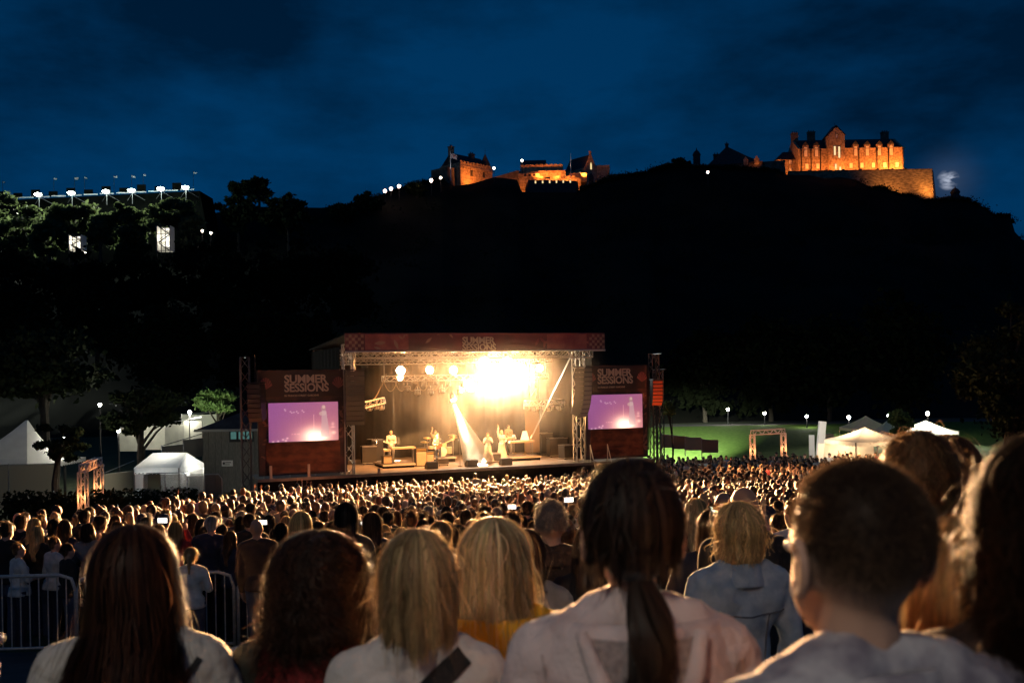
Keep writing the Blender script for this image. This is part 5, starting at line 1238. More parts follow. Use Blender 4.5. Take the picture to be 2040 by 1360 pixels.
def hair_shell(b, style):
    if style == 'bald': return False
    if style == 'buzz': b.ell((0, -.016, 1.612), (.076, .092, .094), 14, 10); b.ell((0, -.05, 1.56), (.066, .05, .06), 10, 8); return True
    b.ell((0, -.016, 1.618), (.083, .096, .096), 14, 10); b.ell((0, -.055, 1.565), (.075, .052, .068), 12, 8)
    if style in ('long', 'longwavy'):
        b.ell((0, -.062, 1.50), (.092, .058, .13), 12, 10); b.ell((0, -.095, 1.37), (.098, .042, .15), 12, 10); b.ell((0, -.10, 1.26), (.075, .03, .1), 10, 8)
        for s in (-1, 1): b.ell((s * .074, -.01, 1.49), (.022, .05, .12), 8, 8)
    if style == 'bob':
        b.ell((0, -.05, 1.53), (.098, .066, .11), 12, 10)
        for s in (-1, 1): b.ell((s * .076, .005, 1.53), (.026, .055, .095), 8, 8)
    if style == 'pony': b.cap((0, -.085, 1.64), (0, -.135, 1.60), .03, .034, 8); b.cap((0, -.135, 1.60), (0, -.135, 1.36), .036, .018, 8)
    if style == 'bun': b.ell((0, -.07, 1.705), (.05, .05, .045), 10, 8)
    if style == 'curly':
        rs = np.random.RandomState(4)
        for i in range(26):
            a = rs.uniform(0, 2 * math.pi); t = rs.uniform(-.5, 1.3); b.ell((math.cos(a) * .085 * math.cos(t), -.03 + math.sin(a) * .085 * math.cos(t) - .01, 1.60 + .1 * math.sin(t)), (.034, .034, .034), 7, 5)
        b.ell((0, -.055, 1.50), (.098, .06, .09), 10, 8)
    if style == 'cap': b.ell((0, .0, 1.625), (.086, .1, .088), 14, 8); b.ell((0, .115, 1.625), (.068, .06, .012), 12, 6)
    return True
def make_person(style, hair, top, legs, skin, armL='down', armR='down', fem=False, sleeve=1.0, voxel=.024, name='person', fuzz=True, dress=False, fine=None, seed=0):
    """body mesh as root with clothing and hair as its children"""
    b = MB(); head_prims(b); b.cap((0, -.02, 1.38), (0, -.005, 1.53), .052 if not fem else .046, .050 if not fem else .045, 10)
    torso_prims(b, 0, fem); leg_prims(b, 0, fem)
    for s, p in ((-1, armL), (1, armR)): arm_prims(b, p, s, 0, 1.0, fem)
    body = remesh(b, voxel if fine is None else fine, name, 2)
    hb = MB()
    for s, p in ((-1, armL), (1, armR)): hand(hb, limb(ARMS[p][1], s), limb(ARMS[p][2], s), s)
    bm = bmesh.new(); bm.from_mesh(body); t = hb.mesh('h'); bm.from_mesh(t); bm.to_mesh(body); bm.free(); bpy.data.meshes.remove(t)
    body.polygons.foreach_set('use_smooth', [True] * len(body.polygons))
    root = obj(name, body, skin)
    c = MB(); torso_prims(c, .016, fem, hem=.84)
    for s, p in ((-1, armL), (1, armR)): arm_prims(c, p, s, .014, sleeve, fem)
    if dress: c.tube([(0, 0, 1.0), (0, 0, .6), (0, .0, .12)], [.15, .22, .34], 16)
    obj('top', remesh(c, voxel if fine is None else fine, 'top', 2, None, (.010, 9) if voxel > .015 else (.020, 10)), top, root)
    if not dress:
        l = MB(); leg_prims(l, .012, fem); l.ell((0, -.005, .92), (.17, .122, .10), 12, 8); obj('trousers', remesh(l, max(voxel, .026), 'trousers', 1), legs, root)
    h = MB()
    if hair_shell(h, style):
        hm = remesh(h, min(voxel, .018), 'hair', 2, None, (.006, 22))
        ho = obj('hair', hm, hair, root)
    return root

def strand_mat(n, c, tr=.3): return attr_mat('strand_' + n, 'tone', .5, mulcol=c, transl=tr, spec=.02 if n == 'bushy' else .2)
def ribbons(P, width, tone, name, m, parent, axis):
    """P: (n, m, 3) strand points -> one mesh of narrow ribbons, wider at the root"""
    n, k, _ = P.shape
    T = np.gradient(P, axis=1); rad = P - axis; rad[..., 2] *= .35
    S = np.cross(T, rad); S /= np.linalg.norm(S, axis=2, keepdims=True) + 1e-9
    w = (width * np.linspace(1, .35, k))[None, :, None]
    V = np.stack([P - S * w / 2, P + S * w / 2], 2).reshape(-1, 3)
    idx = np.arange(n * k * 2).reshape(n, k, 2); F_ = np.stack([idx[:, :-1, 0], idx[:, :-1, 1], idx[:, 1:, 1], idx[:, 1:, 0]], -1).reshape(-1, 4)
    me = bpy.data.meshes.new(name); me.vertices.add(len(V)); me.vertices.foreach_set('co', V.astype(np.float32).ravel()); me.loops.add(F_.size); me.loops.foreach_set('vertex_index', F_.astype(np.int32).ravel()); me.polygons.add(len(F_)); me.polygons.foreach_set('loop_start', np.arange(0, F_.size, 4, dtype=np.int32)); me.update(calc_edges=True)
    me.polygons.foreach_set('use_smooth', [True] * len(F_))
    t = np.repeat(tone, k * 2, axis=0); setcol(me, 'tone', t)
    return obj(name, me, m, parent)
def strands(parent, n, L_, c, nm, seed, A=2.2, vol=1.0, width=.0032, th_end=1.62, wave=.006, freq=2.0, curl=0.0, k_pts=18, back=.0, spread=.3, jitter=.0, th_max=1.35, clump=True, tr=.3, up=0.0, locks=90, tight=.75):
    rs = np.random.RandomState(seed); C = np.array([0, -.014, 1.606]); rx, ry, rz = .078 * vol, .097 * vol, .099 * (1 + (vol - 1) * .6)
    az = rs.uniform(-A, A, n)
    if clump: az = az + .09 * np.sin(az * 23 + seed) 
    nc = locks; ac = np.sort(rs.uniform(-A, A, nc)); ci = np.abs(az[:, None] - ac[None, :]).argmin(1) if n * nc < 3e6 else np.clip(np.searchsorted(ac, az), 0, nc - 1)
    th0 = rs.uniform(.03, th_max, n) * np.where(np.abs(az) > 1.7, .62, 1.0); lay = rs.rand(n) ** 1.4; k = 1.03 + .12 * lay
    Ls = L_ * rs.uniform(.9, 1.06, n) * rs.uniform(.84, 1.1, nc)[ci]; s = np.linspace(0, 1, k_pts)[None, :]
    te = th_end + rs.normal(0, .04, n); arc = (te - th0) * .092 * k
    run = s * Ls[:, None]; th = np.minimum(th0[:, None] + run / (.092 * k[:, None]), te[:, None]); ex = np.maximum(0, run - arc[:, None])
    front = np.clip((np.abs(az) - 1.35) / .9, 0, 1)[:, None]; a2 = az[:, None] * (1 - .22 * front * np.clip(th / 1.6, 0, 1))
    pull = tight * np.clip(run / max(L_, 1e-6), 0, 1) ** .8
    a2 = a2 * (1 - pull) + (ac[ci] * (1 - .22 * np.clip((np.abs(ac[ci]) - 1.35) / .9, 0, 1)))[:, None] * pull
    a2 = a2 + (wave * 6) * np.sin(freq * 6.28 * s + rs.uniform(0, 6.28, nc)[ci][:, None] + rs.normal(0, .5, n)[:, None]) * s * .6
    R_ = np.sin(th) * k[:, None]
    fl = 1 + spread * ex
    X = rx * R_ * np.sin(a2) * fl; Y = -ry * R_ * np.cos(a2) * (1 + back * ex); Z = rz * np.cos(th) * k[:, None] - ex + up * np.sin(np.pi * s) * .01
    P = np.stack([X, Y, Z], -1) + C
    # lie on the shoulders and back
    zz = P[..., 2]; lim = -(.112 + .20 * np.clip(1.43 - zz, 0, .14)) - .03 * lay[:, None]
    isback = (np.abs(P[..., 0]) < .21)
    P[..., 1] = np.where((zz < 1.43) & isback, np.minimum(P[..., 1], lim * np.clip((1.46 - zz) / .08, 0, 1) + P[..., 1] * (1 - np.clip((1.46 - zz) / .08, 0, 1))), P[..., 1])
    if curl:
        ph = rs.uniform(0, 6.28, n)[:, None]; tt = run / .055 * 6.28 * rs.uniform(.7, 1.3, n)[:, None] + ph; g = curl * np.clip(run / .05, 0, 1)
        P[..., 0] += g * np.cos(tt); P[..., 1] += g * np.sin(tt) * np.cos(a2); P[..., 2] += g * .5 * np.sin(tt)
    if jitter: P += rs.normal(0, 1, (n, 1, 3)) * jitter * s[..., None]
    lock = np.sin(az * 17 + seed) + .7 * np.sin(az * 31 + 2 * seed) + .5 * np.sin(th0 * 19 + az * 9)
    br = np.exp(rs.normal(0, .30, n) + .12 * lock + rs.normal(0, .38, nc)[ci])[:, None] * np.ones((1, 3)); br *= 1 + rs.normal(0, .05, (n, 3))
    fly = rs.rand(n) < .05; P[fly] += (rs.normal(0, 1, (fly.sum(), 1, 3)) * .03 * s[..., None] + rs.normal(0, 1, (fly.sum(), 1, 3)) * .01 * np.sin(s * 9)[..., None])
    P[..., 0] += .006 * np.sin(az * 17)[:, None] * s; P[..., 1] -= .006 * np.cos(az * 13)[:, None] * s
    return ribbons(P, width, np.clip(br, .25, 2.4), 'hair_strands', strand_mat(nm, c, tr), parent, C)

def lowpoly(root):
    """light versions of a person's meshes, as numpy, tagged by class (0 skin, 1 hair, 2 top, 3 legs)"""
    V, F_, K = [], [], []; o = 0
    for ob_ in [root] + list(root.children):
        nm = ob_.data.name.split('.')[0]
        k = {'hair': 1, 'top': 2, 'trousers': 3}.get(nm, 0); n = len(ob_.data.polygons)
        goal = {0: 230, 1: 130, 2: 150, 3: 60}[k]
        src = ob_.data.copy(); me = bake(src, [('TRIANGULATE', {}), ('DECIMATE', dict(ratio=min(1, goal / (n * 2))))], 'lp')
        co = np.empty(len(me.vertices) * 3, np.float32); me.vertices.foreach_get('co', co); co = co.reshape(-1, 3)
        me.calc_loop_triangles(); t = np.empty(len(me.loop_triangles) * 3, np.int32); me.loop_triangles.foreach_get('vertices', t)
        V.append(co); F_.append(t.reshape(-1, 3) + o); K.append(np.full(len(co), k)); o += len(co); bpy.data.meshes.remove(me)
    return np.concatenate(V), np.concatenate(F_), np.concatenate(K)

def face_to(x, y, tx=-1.8, ty=55.0): return math.atan2(-(tx - x), ty - y)
# ---- band and backline
def place(root, x, y, z, rz, h=1.7):
    root.location = sw(x, y, z); root.rotation_euler = (0, 0, PSI + rz); root.scale = (h / 1.7,) * 3; return root
M_case = mat('flight_case', (.04, .038, .036), .5); M_tolex = mat('amp_cloth', (.50, .40, .28), .8, (.42, .32, .22), 40); M_shell = mat('drum_shell', (.55, .42, .28), .35); M_brass = mat('cymbal_brass', (.70, .50, .18), .3, metal=.9); M_head = mat('drum_head', (.75, .72, .66), .6)
def riser(label, x0, x1, y0, y1, h):
    r = son('stage_riser', x0, y0, 0, label, 'riser', 'low risers on the stage'); w, d = x1 - x0, y1 - y0
    t = MB(); t.box(0, w, 0, d, h - .09, h); t.build('top', M_deck, r); f = MB(); f.box(.05, w - .05, .05, d - .05, .0, h - .092); f.build('skirt', M_drape, r)
    l = MB(); l.box(0, w, -.02, -.002, h - .1, h - .01); l.build('edge_trim', mat('edge_white', (.6, .55, .48), .5), r)
    return r
def keyboard(label, x, y, z0, w, rz=0.0, stand=.75):
    r = son('stage_keyboard', x, y, z0, label, 'keyboard', 'keyboards on the stage', rz)
    b = MB(); b.box(-w / 2, w / 2, -.16, .16, stand, stand + .1); b.build('case', mat('key_case', (.55, .40, .26), .5), r)
    k = MB(); k.box(-w / 2 + .05, w / 2 - .05, .0, .15, stand + .101, stand + .112); k.build('keys', M_wpaint, r)
    for s in (-1, 1):
        l = MB(); l.tube([(s * w * .42, -.12, 0), (s * w * .42, -.12, stand)], .025, 6); l.tube([(s * w * .42, .14, 0), (s * w * .42, .14, stand)], .025, 6); l.tube([(s * w * .42, -.2, .02), (s * w * .42, .2, .02)], .02, 5); l.build('leg', M_steel, r)
    return r
def amp(label, x, y, z, w, h, d=.4, m=None):
    r = son('amplifier', x, y, z, label, 'amplifier', 'amplifiers on the stage')
    b = MB(); b.box(-w / 2, w / 2, 0, d, 0, h); b.build('cabinet', M_case if m is None else m, r); g = MB(); g.box(-w / 2 + .04, w / 2 - .04, -.02, -.002, .05, h * .78); g.build('grille_cloth', M_tolex, r)
    p = MB(); p.box(-w / 2 + .04, w / 2 - .04, -.02, -.002, h * .82, h - .04); p.build('control_panel', M_brass, r)
def mic(label, x, y, z=0, h=1.45, boom=True):
    r = son('microphone_stand', x, y, z, label, 'microphone stand', 'microphone stands on the stage')
    s = MB(); s.tube([(0, 0, .02), (0, 0, h)], .014, 6); s.build('stand', M_steel, r); b = MB(); b.lathe([(.14, 0), (.14, .02), (.03, .035)], 12); b.build('base', M_black, r)
    m = MB(); m.tube([(0, 0, h), (0, .18, h + .08), (0, .26, h + .11)], [.012, .014, .024], 6); m.build('microphone', M_black, r)
x0, _ = SP(763, 937, 2.4); x1, _ = SP(828, 933, 2.4)
riser('left white edged riser under the keyboards', x0, x1, 2.4, 4.6, .22)
keyboard('pale keyboard on the left riser in front of the player', (x0 + x1) / 2 + .35, 2.9, .22, 1.3); keyboard('second shorter keyboard at the back of the left riser', x0 + .5, 3.6, .22, .9, R(80), .62)
amp('small pale box at the left end of the left riser', x0 + .3, 2.55, .22, .5, .45); amp('tall bright amplifier right of the left riser', x1 + .42, 2.7, 0, .62, 1.0); amp('dark amplifier tucked behind the bright one', x1 + 1.0, 3.1, 0, .5, .75, m=M_case)
kx = (x0 + x1) / 2 - .15
place(make_person('short', HAIR['fair'], CL['white'], CL['white'], SKIN[0], 'keys', 'keys', voxel=.022), kx, 3.5, .22, R(170), 1.72)
pk = bpy.data.objects['person']; tag(pk, 'keyboard player in white on the left riser', 'person', 'band on the stage')
dx0, _ = SP(850, 920, 4.8); dx1, _ = SP(905, 918, 4.8)
riser('centre riser carrying the drum kit', dx0, dx1, 4.4, 6.6, .3)
def drums(x, y, z):
    r = son('drum_kit', x, y, z, 'drum kit with cymbals on the centre riser left of the beam', 'drum kit')
    q = Matrix.Rotation(R(90), 3, 'X')
    b = MB(); b.lathe([(.28, -.22), (.29, -.21), (.29, .21), (.28, .22)], 18, (0, -.35, .3), q); b.build('bass_drum', M_shell, r, True); h_ = MB(); h_.lathe([(.01, .0), (.27, .001), (.27, .01), (.01, .012)], 18, (0, -.58, .3), q); h_.build('bass_drum_head', M_head, r)
    for i, (dx, dy, dz, rr, hh) in enumerate(((-.2, -.3, .72, .15, .2), (.18, -.3, .74, .16, .22), (.55, .0, .5, .2, .36), (-.45, .1, .58, .17, .14))):
        t = MB(); t.lathe([(rr, 0), (rr, hh)], 14, (dx, dy, dz - hh)); to = t.build('drum', M_shell, r, False); t = MB(); t.lathe([(rr * .98, 0), (rr * .98, .012)], 14, (dx, dy, dz + .002)); t.build('drum_head', M_head, to)
    for dx, dy, dz in ((-.75, -.2, 1.1), (.72, -.3, 1.2), (-.8, .2, .85), (.9, .2, 1.05)):
        c = MB(); c.lathe([(.24, -.02), (.05, .01), (.02, .03)], 16, (dx, dy, dz), Matrix.Rotation(R(12), 3, 'X')); co = c.build('cymbal', M_brass, r, True); s = MB(); s.tube([(dx, dy, 0), (dx, dy, dz)], .013, 5); s.build('cymbal_stand', M_steel, co)
dxm = (dx0 + dx1) / 2
drums(dxm, 5.0, .3)
pd = place(make_person('short', HAIR['brown'], CL['tan'], CL['black'], SKIN[0], 'keys', 'up', voxel=.022, sleeve=.6), dxm, 5.75, .05, R(180), 1.7); tag(pd, 'drummer with one arm raised behind the kit', 'person', 'band on the stage')
px_, _ = SP(872, 925, 3.4); pg = place(make_person('long', HAIR['brown'], CL['black'], CL['jeans'], SKIN[0], 'front', 'front', True, voxel=.022), px_ + .1, 3.6, 0, R(150), 1.7); tag(pg, 'guitarist in dark clothes between the bright amplifier and the drums', 'person', 'band on the stage')
def guitar(label, x, y, z, rz):
    r = son('electric_guitar', x, y, z, label, 'guitar', None, rz); r.rotation_euler.y = R(-22)
    b = MB(); b.prism([(-.2, -.14), (-.05, -.10), (.05, -.13), (.12, -.05), (.1, .06), (.0, .1), (-.08, .08), (-.2, .14), (-.24, 0)], -.025, .025); b.build('guitar_body', mat('guitar_red', (.4, .08, .04), .25), r)
    n = MB(); n.box(.1, .72, -.02, .0, -.022, .022); n.box(.72, .86, -.02, 0, -.04, .04); n.build('neck', M_shell, r)
guitar('electric guitar held by the dark guitarist', px_ + .12, 3.30, 1.05, R(-12))
sx_, _ = SP(973, 935, 2.2)
ps = place(make_person('long', HAIR['auburn'], CL['white'], CL['white'], SKIN[0], 'mic', 'mic', True, voxel=.02, dress=True, sleeve=.8), sx_, 2.2, 0, R(165), 1.7); tag(ps, 'singer in a long white dress standing in the beam', 'person', 'band on the stage')
mic('microphone stand directly before the singer', sx_ - .1, 1.95); mx, _ = SP(917, 935, 1.6); mic('thin microphone stand left of the beam foot', mx, 1.6, 0, 1.3)
rx0, _ = SP(1006, 924, 3.2); rx1, _ = SP(1076, 922, 3.2)
riser('right riser under the piano and table', rx0, rx1, 3.0, 5.4, .24)
keyboard('stage piano on the right riser', (rx0 + rx1) / 2 + .1, 3.6, .24, 1.5); keyboard('upper keyboard angled on the right riser', rx0 + .6, 4.3, .24, 1.0, R(30), .9)
bx, _ = SP(999, 920, 3.4); pb = place(make_person('longwavy', HAIR['fair'], CL['white'], CL['tan'], SKIN[0], 'front', 'straight', True, voxel=.022, dress=True), bx, 3.3, 0, R(175), 1.74); tag(pb, 'backing singer in pale dress with one arm high right of the beam', 'person', 'band on the stage')
bx2, _ = SP(1014, 905, 4.8); p2 = place(make_person('short', HAIR['dark'], CL['tan'], CL['black'], SKIN[0], 'keys', 'keys', voxel=.022), bx2, 4.8, .24, R(190), 1.72); tag(p2, 'pianist standing at the back of the right riser', 'person', 'band on the stage')
def shade(label, x, y, z, w, h):
    r = son('stage_lampshade', x, y, z, label, 'lamp', 'lampshades on the right riser'); s = MB(); s.lathe([(w, 0), (w * .45, h)], 14, (0, 0, .85)); s.build('lamp_shade', emis('shade_glow', (1, .66, .36), 2.0), r, True); p = MB(); p.tube([(0, 0, 0), (0, 0, .85)], .02, 6); p.lathe([(.14, 0), (.14, .03)], 10); p.build('lamp_base', M_brass, r)
lx_, _ = SP(1046, 905, 4.4); shade('tall pointed glowing lampshade on the right riser', lx_, 4.4, .24, .26, .5); lx_, _ = SP(1024, 905, 4.6); shade('small square glowing lampshade beside the pianist', lx_, 4.6, .3, .16, .24)
for i, (px, py, yl, w, h, lab) in enumerate(((984, 935, 3.0, .7, .5, 'dark box right of the singer'), (882, 926, 2.6, .55, .4, 'small flight case before the drum riser'), (1062, 905, 7.2, .9, 1.0, 'flight case at the back right of the stage'), (1085, 905, 6.4, .8, 1.3, 'tall rack at the right wing'), (1110, 910, 4.6, 1.1, 1.1, 'mixing desk at the right wing'), (1130, 915, 2.8, .8, .8, 'low flight case by the right tower'), (735, 925, 5.6, .8, 1.0, 'flight case in the dark left wing'), (748, 925, 6.8, .7, 1.3, 'tall rack in the dark left wing'))):
    x, z = SP(px, py, yl); r = son('flight_case', x, yl, 0, lab, 'flight case', 'flight cases on the stage', rnd.uniform(-.3, .3))
    b = MB(); b.box(-w / 2, w / 2, -.3, .3, .08, h); b.build('case_body', M_case, r)
    e = MB()
    for sx_2 in (-1, 1):
        for zz in (.08, h): e.box(-w / 2 - .01, w / 2 + .01, sx_2 * .3 - .02, sx_2 * .3 + .02, zz - .02, zz + .02)
    e.build('edge_trim', M_alu, r)
    for sx_2 in (-1, 1): c = MB(); c.lathe([(.04, 0), (.04, .079)], 8, (sx_2 * w * .4, -.25, 0)); c.build('caster', M_black, r)
for i, (px, lab) in enumerate(((860, 'stage wedge monitor left of centre'), (1008, 'stage wedge monitor right of the singer'), (940, 'stage wedge monitor at the beam foot'))):
    x, _ = SP(px, 940, 1.0); r = son('wedge_monitor', x, .8, 0, lab, 'speaker', 'wedge monitors at the stage front'); b = MB(); b.prism([(0, 0), (.5, 0), (.5, .16), (.2, .36), (0, .36)], -.3, .3, rotz(R(90))); b.build('cabinet', M_black, r); g = MB(); g.add([(-.27, .17 + .03, .17), (.27, .17 + .03, .17), (.27, .49, .37), (-.27, .49, .37)], [(0, 1, 2, 3)]); 
    g2 = MB(); g2.box(-.28, .28, .02, .46, .365, .372); g2.build('grille', mat('grille_grey', (.05, .048, .045), .6), r)
def steps(label, x):
    r = son('stage_steps', x, -1.1, SG, label, 'steps')
    for i in range(5): s = MB(); s.box(-.5, .5, .2 * i, .2 * i + .22, -SG * (i + 1) / 6 - .05, -SG * (i + 1) / 6); s.build('tread', M_steel, r)
    for sx_2 in (-.52, .52): s = MB(); s.tube([(sx_2, 0, 0), (sx_2, 0, .8), (sx_2, 1.05, -SG + .95), (sx_2, 1.05, -SG)], .025, 6); s.build('handrail', mat('rail_bright', (.6, .55, .5), .4, metal=.4), r)
steps('metal steps with bright handrails at the right end of the stage front', 13.9)
for px, py, lab in ((541, 950, 'short pale post at the left end of the stage front'), (617, 955, 'white tall box post on the left stage front'), (757, 945, 'small pale post at the stage lip')):
    x, z = SP(px, py, -.1); h = .62 if px != 757 else .25; b = MB(); b.box(-.06, .06, -.05, .05, 0, h); b.box(-.09, .09, -.08, .08, 0, .04); q = b.build('marker_post', mat('post_pale', (.5, .4, .3), .6)); q.location = sw(x, .12, .002); q.rotation_euler = (0, 0, PSI); tag(q, lab, 'post', 'pale posts on the stage front')
# ---- the audience
PROTO = []
specs = [('short', 'dark', 'black', 'jeans', 0, 'down', 'down', False, 1.0, 'man with short dark hair in a black top'), ('long', 'brown', 'navy', 'black', 0, 'fold', 'fold', True, 1.0, 'woman with long brown hair in a navy top'),
         ('long', 'blonde', 'black', 'jeans', 0, 'down', 'front', True, 1.0, 'woman with long blonde hair in a black top'), ('bob', 'dark', 'grey', 'black', 0, 'clap', 'clap', True, .6, 'clapping woman with a dark bob in a grey top'),
         ('bald', 'dark', 'brown', 'jeans', 1, 'down', 'down', False, 1.0, 'bald man in a brown top'), ('pony', 'fair', 'white', 'jeans', 0, 'fold', 'fold', True, .6, 'woman with a fair ponytail in a white top'),
         ('buzz', 'brown', 'white', 'navy', 0, 'down', 'front', False, .6, 'man with cropped hair in a white shirt'), ('long', 'black', 'black', 'black', 1, 'down', 'down', True, 1.0, 'woman with long black hair in dark clothes'),
         ('curly', 'auburn', 'green', 'jeans', 0, 'front', 'front', True, 1.0, 'woman with auburn curls in a green top'), ('short', 'grey', 'navy', 'black', 0, 'fold', 'fold', False, 1.0, 'man with grey hair in a navy top'),
         ('bun', 'brown', 'pink', 'jeans', 0, 'straight', 'down', True, .6, 'woman with a brown bun and one arm raised'), ('short', 'brown', 'grey', 'jeans', 0, 'up', 'up', False, .6, 'man in grey with both arms raised'),
         ('cap', 'navy', 'tan', 'jeans', 0, 'down', 'down', False, 1.0, 'person in a dark cap and tan top'), ('longwavy', 'fair', 'red', 'black', 0, 'phone', 'phone', True, 1.0, 'woman with fair wavy hair holding both hands up')]
for sp in specs:
    st, hc, tp, lg, sk, aL, aR, fem, slv, lab = sp
    hm = HAIR[hc] if hc in HAIR else CL[hc]
    r = make_person(st, hm, CL[tp], CL[lg], SKIN[sk], aL, aR, fem, slv, voxel=.026)
    hch = [c for c in r.children if c.data.name.split('.')[0] == 'hair']
    if hch and st not in ('bald', 'cap'):
        L_ = {'short': .07, 'buzz': .03, 'long': .30, 'longwavy': .30, 'bob': .20, 'pony': .12, 'bun': .10, 'curly': .2}[st]
        strands(hch[0], 420, L_, HC[hc], 'fuzz_' + hc, 100 + len(PROTO), vol=1.06, width=.006, k_pts=8, th_end=1.5 if L_ < .15 else 1.62, spread=.2, jitter=.012, curl=.01 if st == 'curly' else 0, tr=.5, locks=40, tight=.4)
    PROTO.append((r, lab, hc, tp, lg, sk))
LOWP = [lowpoly(p[0]) for p in PROTO]

# who stands where: dart throwing over the lawn
def stage_front_y(x): return SA.y + (x - SA.x) * math.tan(PSI) - 2.0
def in_crowd(x, y):
    if y < 4.6 or x > 24.5: return False
    px = CX + x / y * FPX
    if px < -60 or px > 2130: return False
    if x < -10.3 + .25 * math.sin(y): return False
    if px < 640 and y < 14.2: return False
    if px < 1330 and y < 10.5: return False
    if px < 880 and y < 11.5: return False
    if px > 1600 and y < 16: return False
    if y < 8.6: return False
    if x < 17.0:
        if x > SB.x + 3.0: return y < 63 - (x - 8) * .1
        return y < stage_front_y(x) - .4 + .4 * math.sin(x * 2.1)
    return y < 62
KEEP = []                                               # spots kept free for the people placed by hand
BYHAND = [  # px of head, head-top row, distance, prototype, turn, label
    (600, 1018, 8.8, 2, 0, 'tall woman with long blonde hair beyond the curly brown head'), (675, 1003, 8.6, 7, 0, 'tall woman with long black hair beside the tall blonde one'),
    (522, 1031, 12.6, 4, 5, 'bald man among the crowd behind the barrier'), (1410, 976, 10.5, 4, -10, 'pink headed bald man beyond the blonde in denim'), (1378, 992, 8.2, 2, 0, 'woman with fair straight hair left of the blonde in denim'),
    (1392, 1012, 6.0, 1, 0, 'woman with long reddish hair in a dark jacket left of the denim jacket'), (38, 1080, 14.0, 6, -38, 'dark haired man in a white shirt leaning on the barrier'), (104, 1068, 14.6, 6, -30, 'cropped man in white with a dark backpack by the barrier'),
    (140, 1098, 13.9, 0, -40, 'man with bent head beside the white shirted pair'), (336, 1040, 14.3, 13, 10, 'person holding a phone above the auburn head'), (383, 1095, 12.2, 5, 5, 'fair ponytailed woman just behind the barrier'), (865, 1038, 7.4, 5, 0, 'fair haired woman half hidden between the two blonde heads'),
    (745, 1020, 10.2, 1, 0, 'woman with dark round hair right of the tall black haired one'), (1165, 1050, 4.8, 7, 0, 'dark person squeezed behind the pink jacket')]
def person_copy(k, x, y, h, rz, label, group):
    c = copy_tree(PROTO[k][0]); c.location = (x, y, gz(x, y)); c.rotation_euler = (rnd.gauss(0, .035), rnd.gauss(0, .04), rz); c.scale = (h / 1.7 * rnd.uniform(.98, 1.05), h / 1.7 * rnd.uniform(.97, 1.05), h / 1.7)
    return tag(c, label, 'person', group)
GC = 'audience standing before the stage'
for px, py, d, k, turn, lab in BYHAND:
    p = U(px, py, d); h = (p.z - gz(p.x, d)) / (1.715 / 1.7); h = min(max(h, 1.45), 1.95)
    person_copy(k, p.x, d, h, face_to(p.x, d) + R(turn), lab, GC); KEEP.append((p.x, d))
rsx = np.random.RandomState(17)
pts = []; grid = {}
def ok(x, y, r):
    gx, gy = int(x // .6), int(y // .6)
    for i in (-1, 0, 1):
        for j in (-1, 0, 1):
            for q in grid.get((gx + i, gy + j), ()):
                if (q[0] - x) ** 2 + (q[1] - y) ** 2 < r * r: return False
    return True
for x, y in KEEP: grid.setdefault((int(x // .6), int(y // .6)), []).append((x, y))
for _ in range(60000):
    y = 4.5 + 59 * rsx.rand() ** .9; x = rsx.uniform(-10.8, 25)
    r = .46 if y < 20 else .47
    if in_crowd(x, y) and ok(x, y, r):
        grid.setdefault((int(x // .6), int(y // .6)), []).append((x, y)); pts.append((x, y))
pts.sort(key=lambda p: p[1])
WEI = np.array([3.4, 2.6, 1.0, .6, .45, .6, .8, 2.4, .6, .4, .2, .12, .4, .1]); WEI /= WEI.sum()
hts = [1.77, 1.65, 1.64, 1.62, 1.78, 1.63, 1.78, 1.64, 1.62, 1.76, 1.63, 1.76, 1.74, 1.64]
NIND = 300 - len(BYHAND) - 16
def region(x, y):
    px = CX + x / y * FPX
    w_ = 'beyond the steel barriers' if px < 460 else 'beyond the brown curls' if px < 740 else 'beyond the blonde heads' if px < 1110 else 'beyond the dark ponytail' if px < 1390 else 'beyond the denim jacket'
    return ' ' + w_ + (', near rows' if y < 14.8 else ', far rows')
for i, (x, y) in enumerate(pts[:NIND]):
    k = int(rsx.choice(14, p=WEI))
    person_copy(k, x, y, hts[k] * rsx.normal(1, .03) * (.96 if y < 8 else 1), face_to(x, y) + rsx.normal(0, .22), PROTO[k][1] + region(x, y), GC)
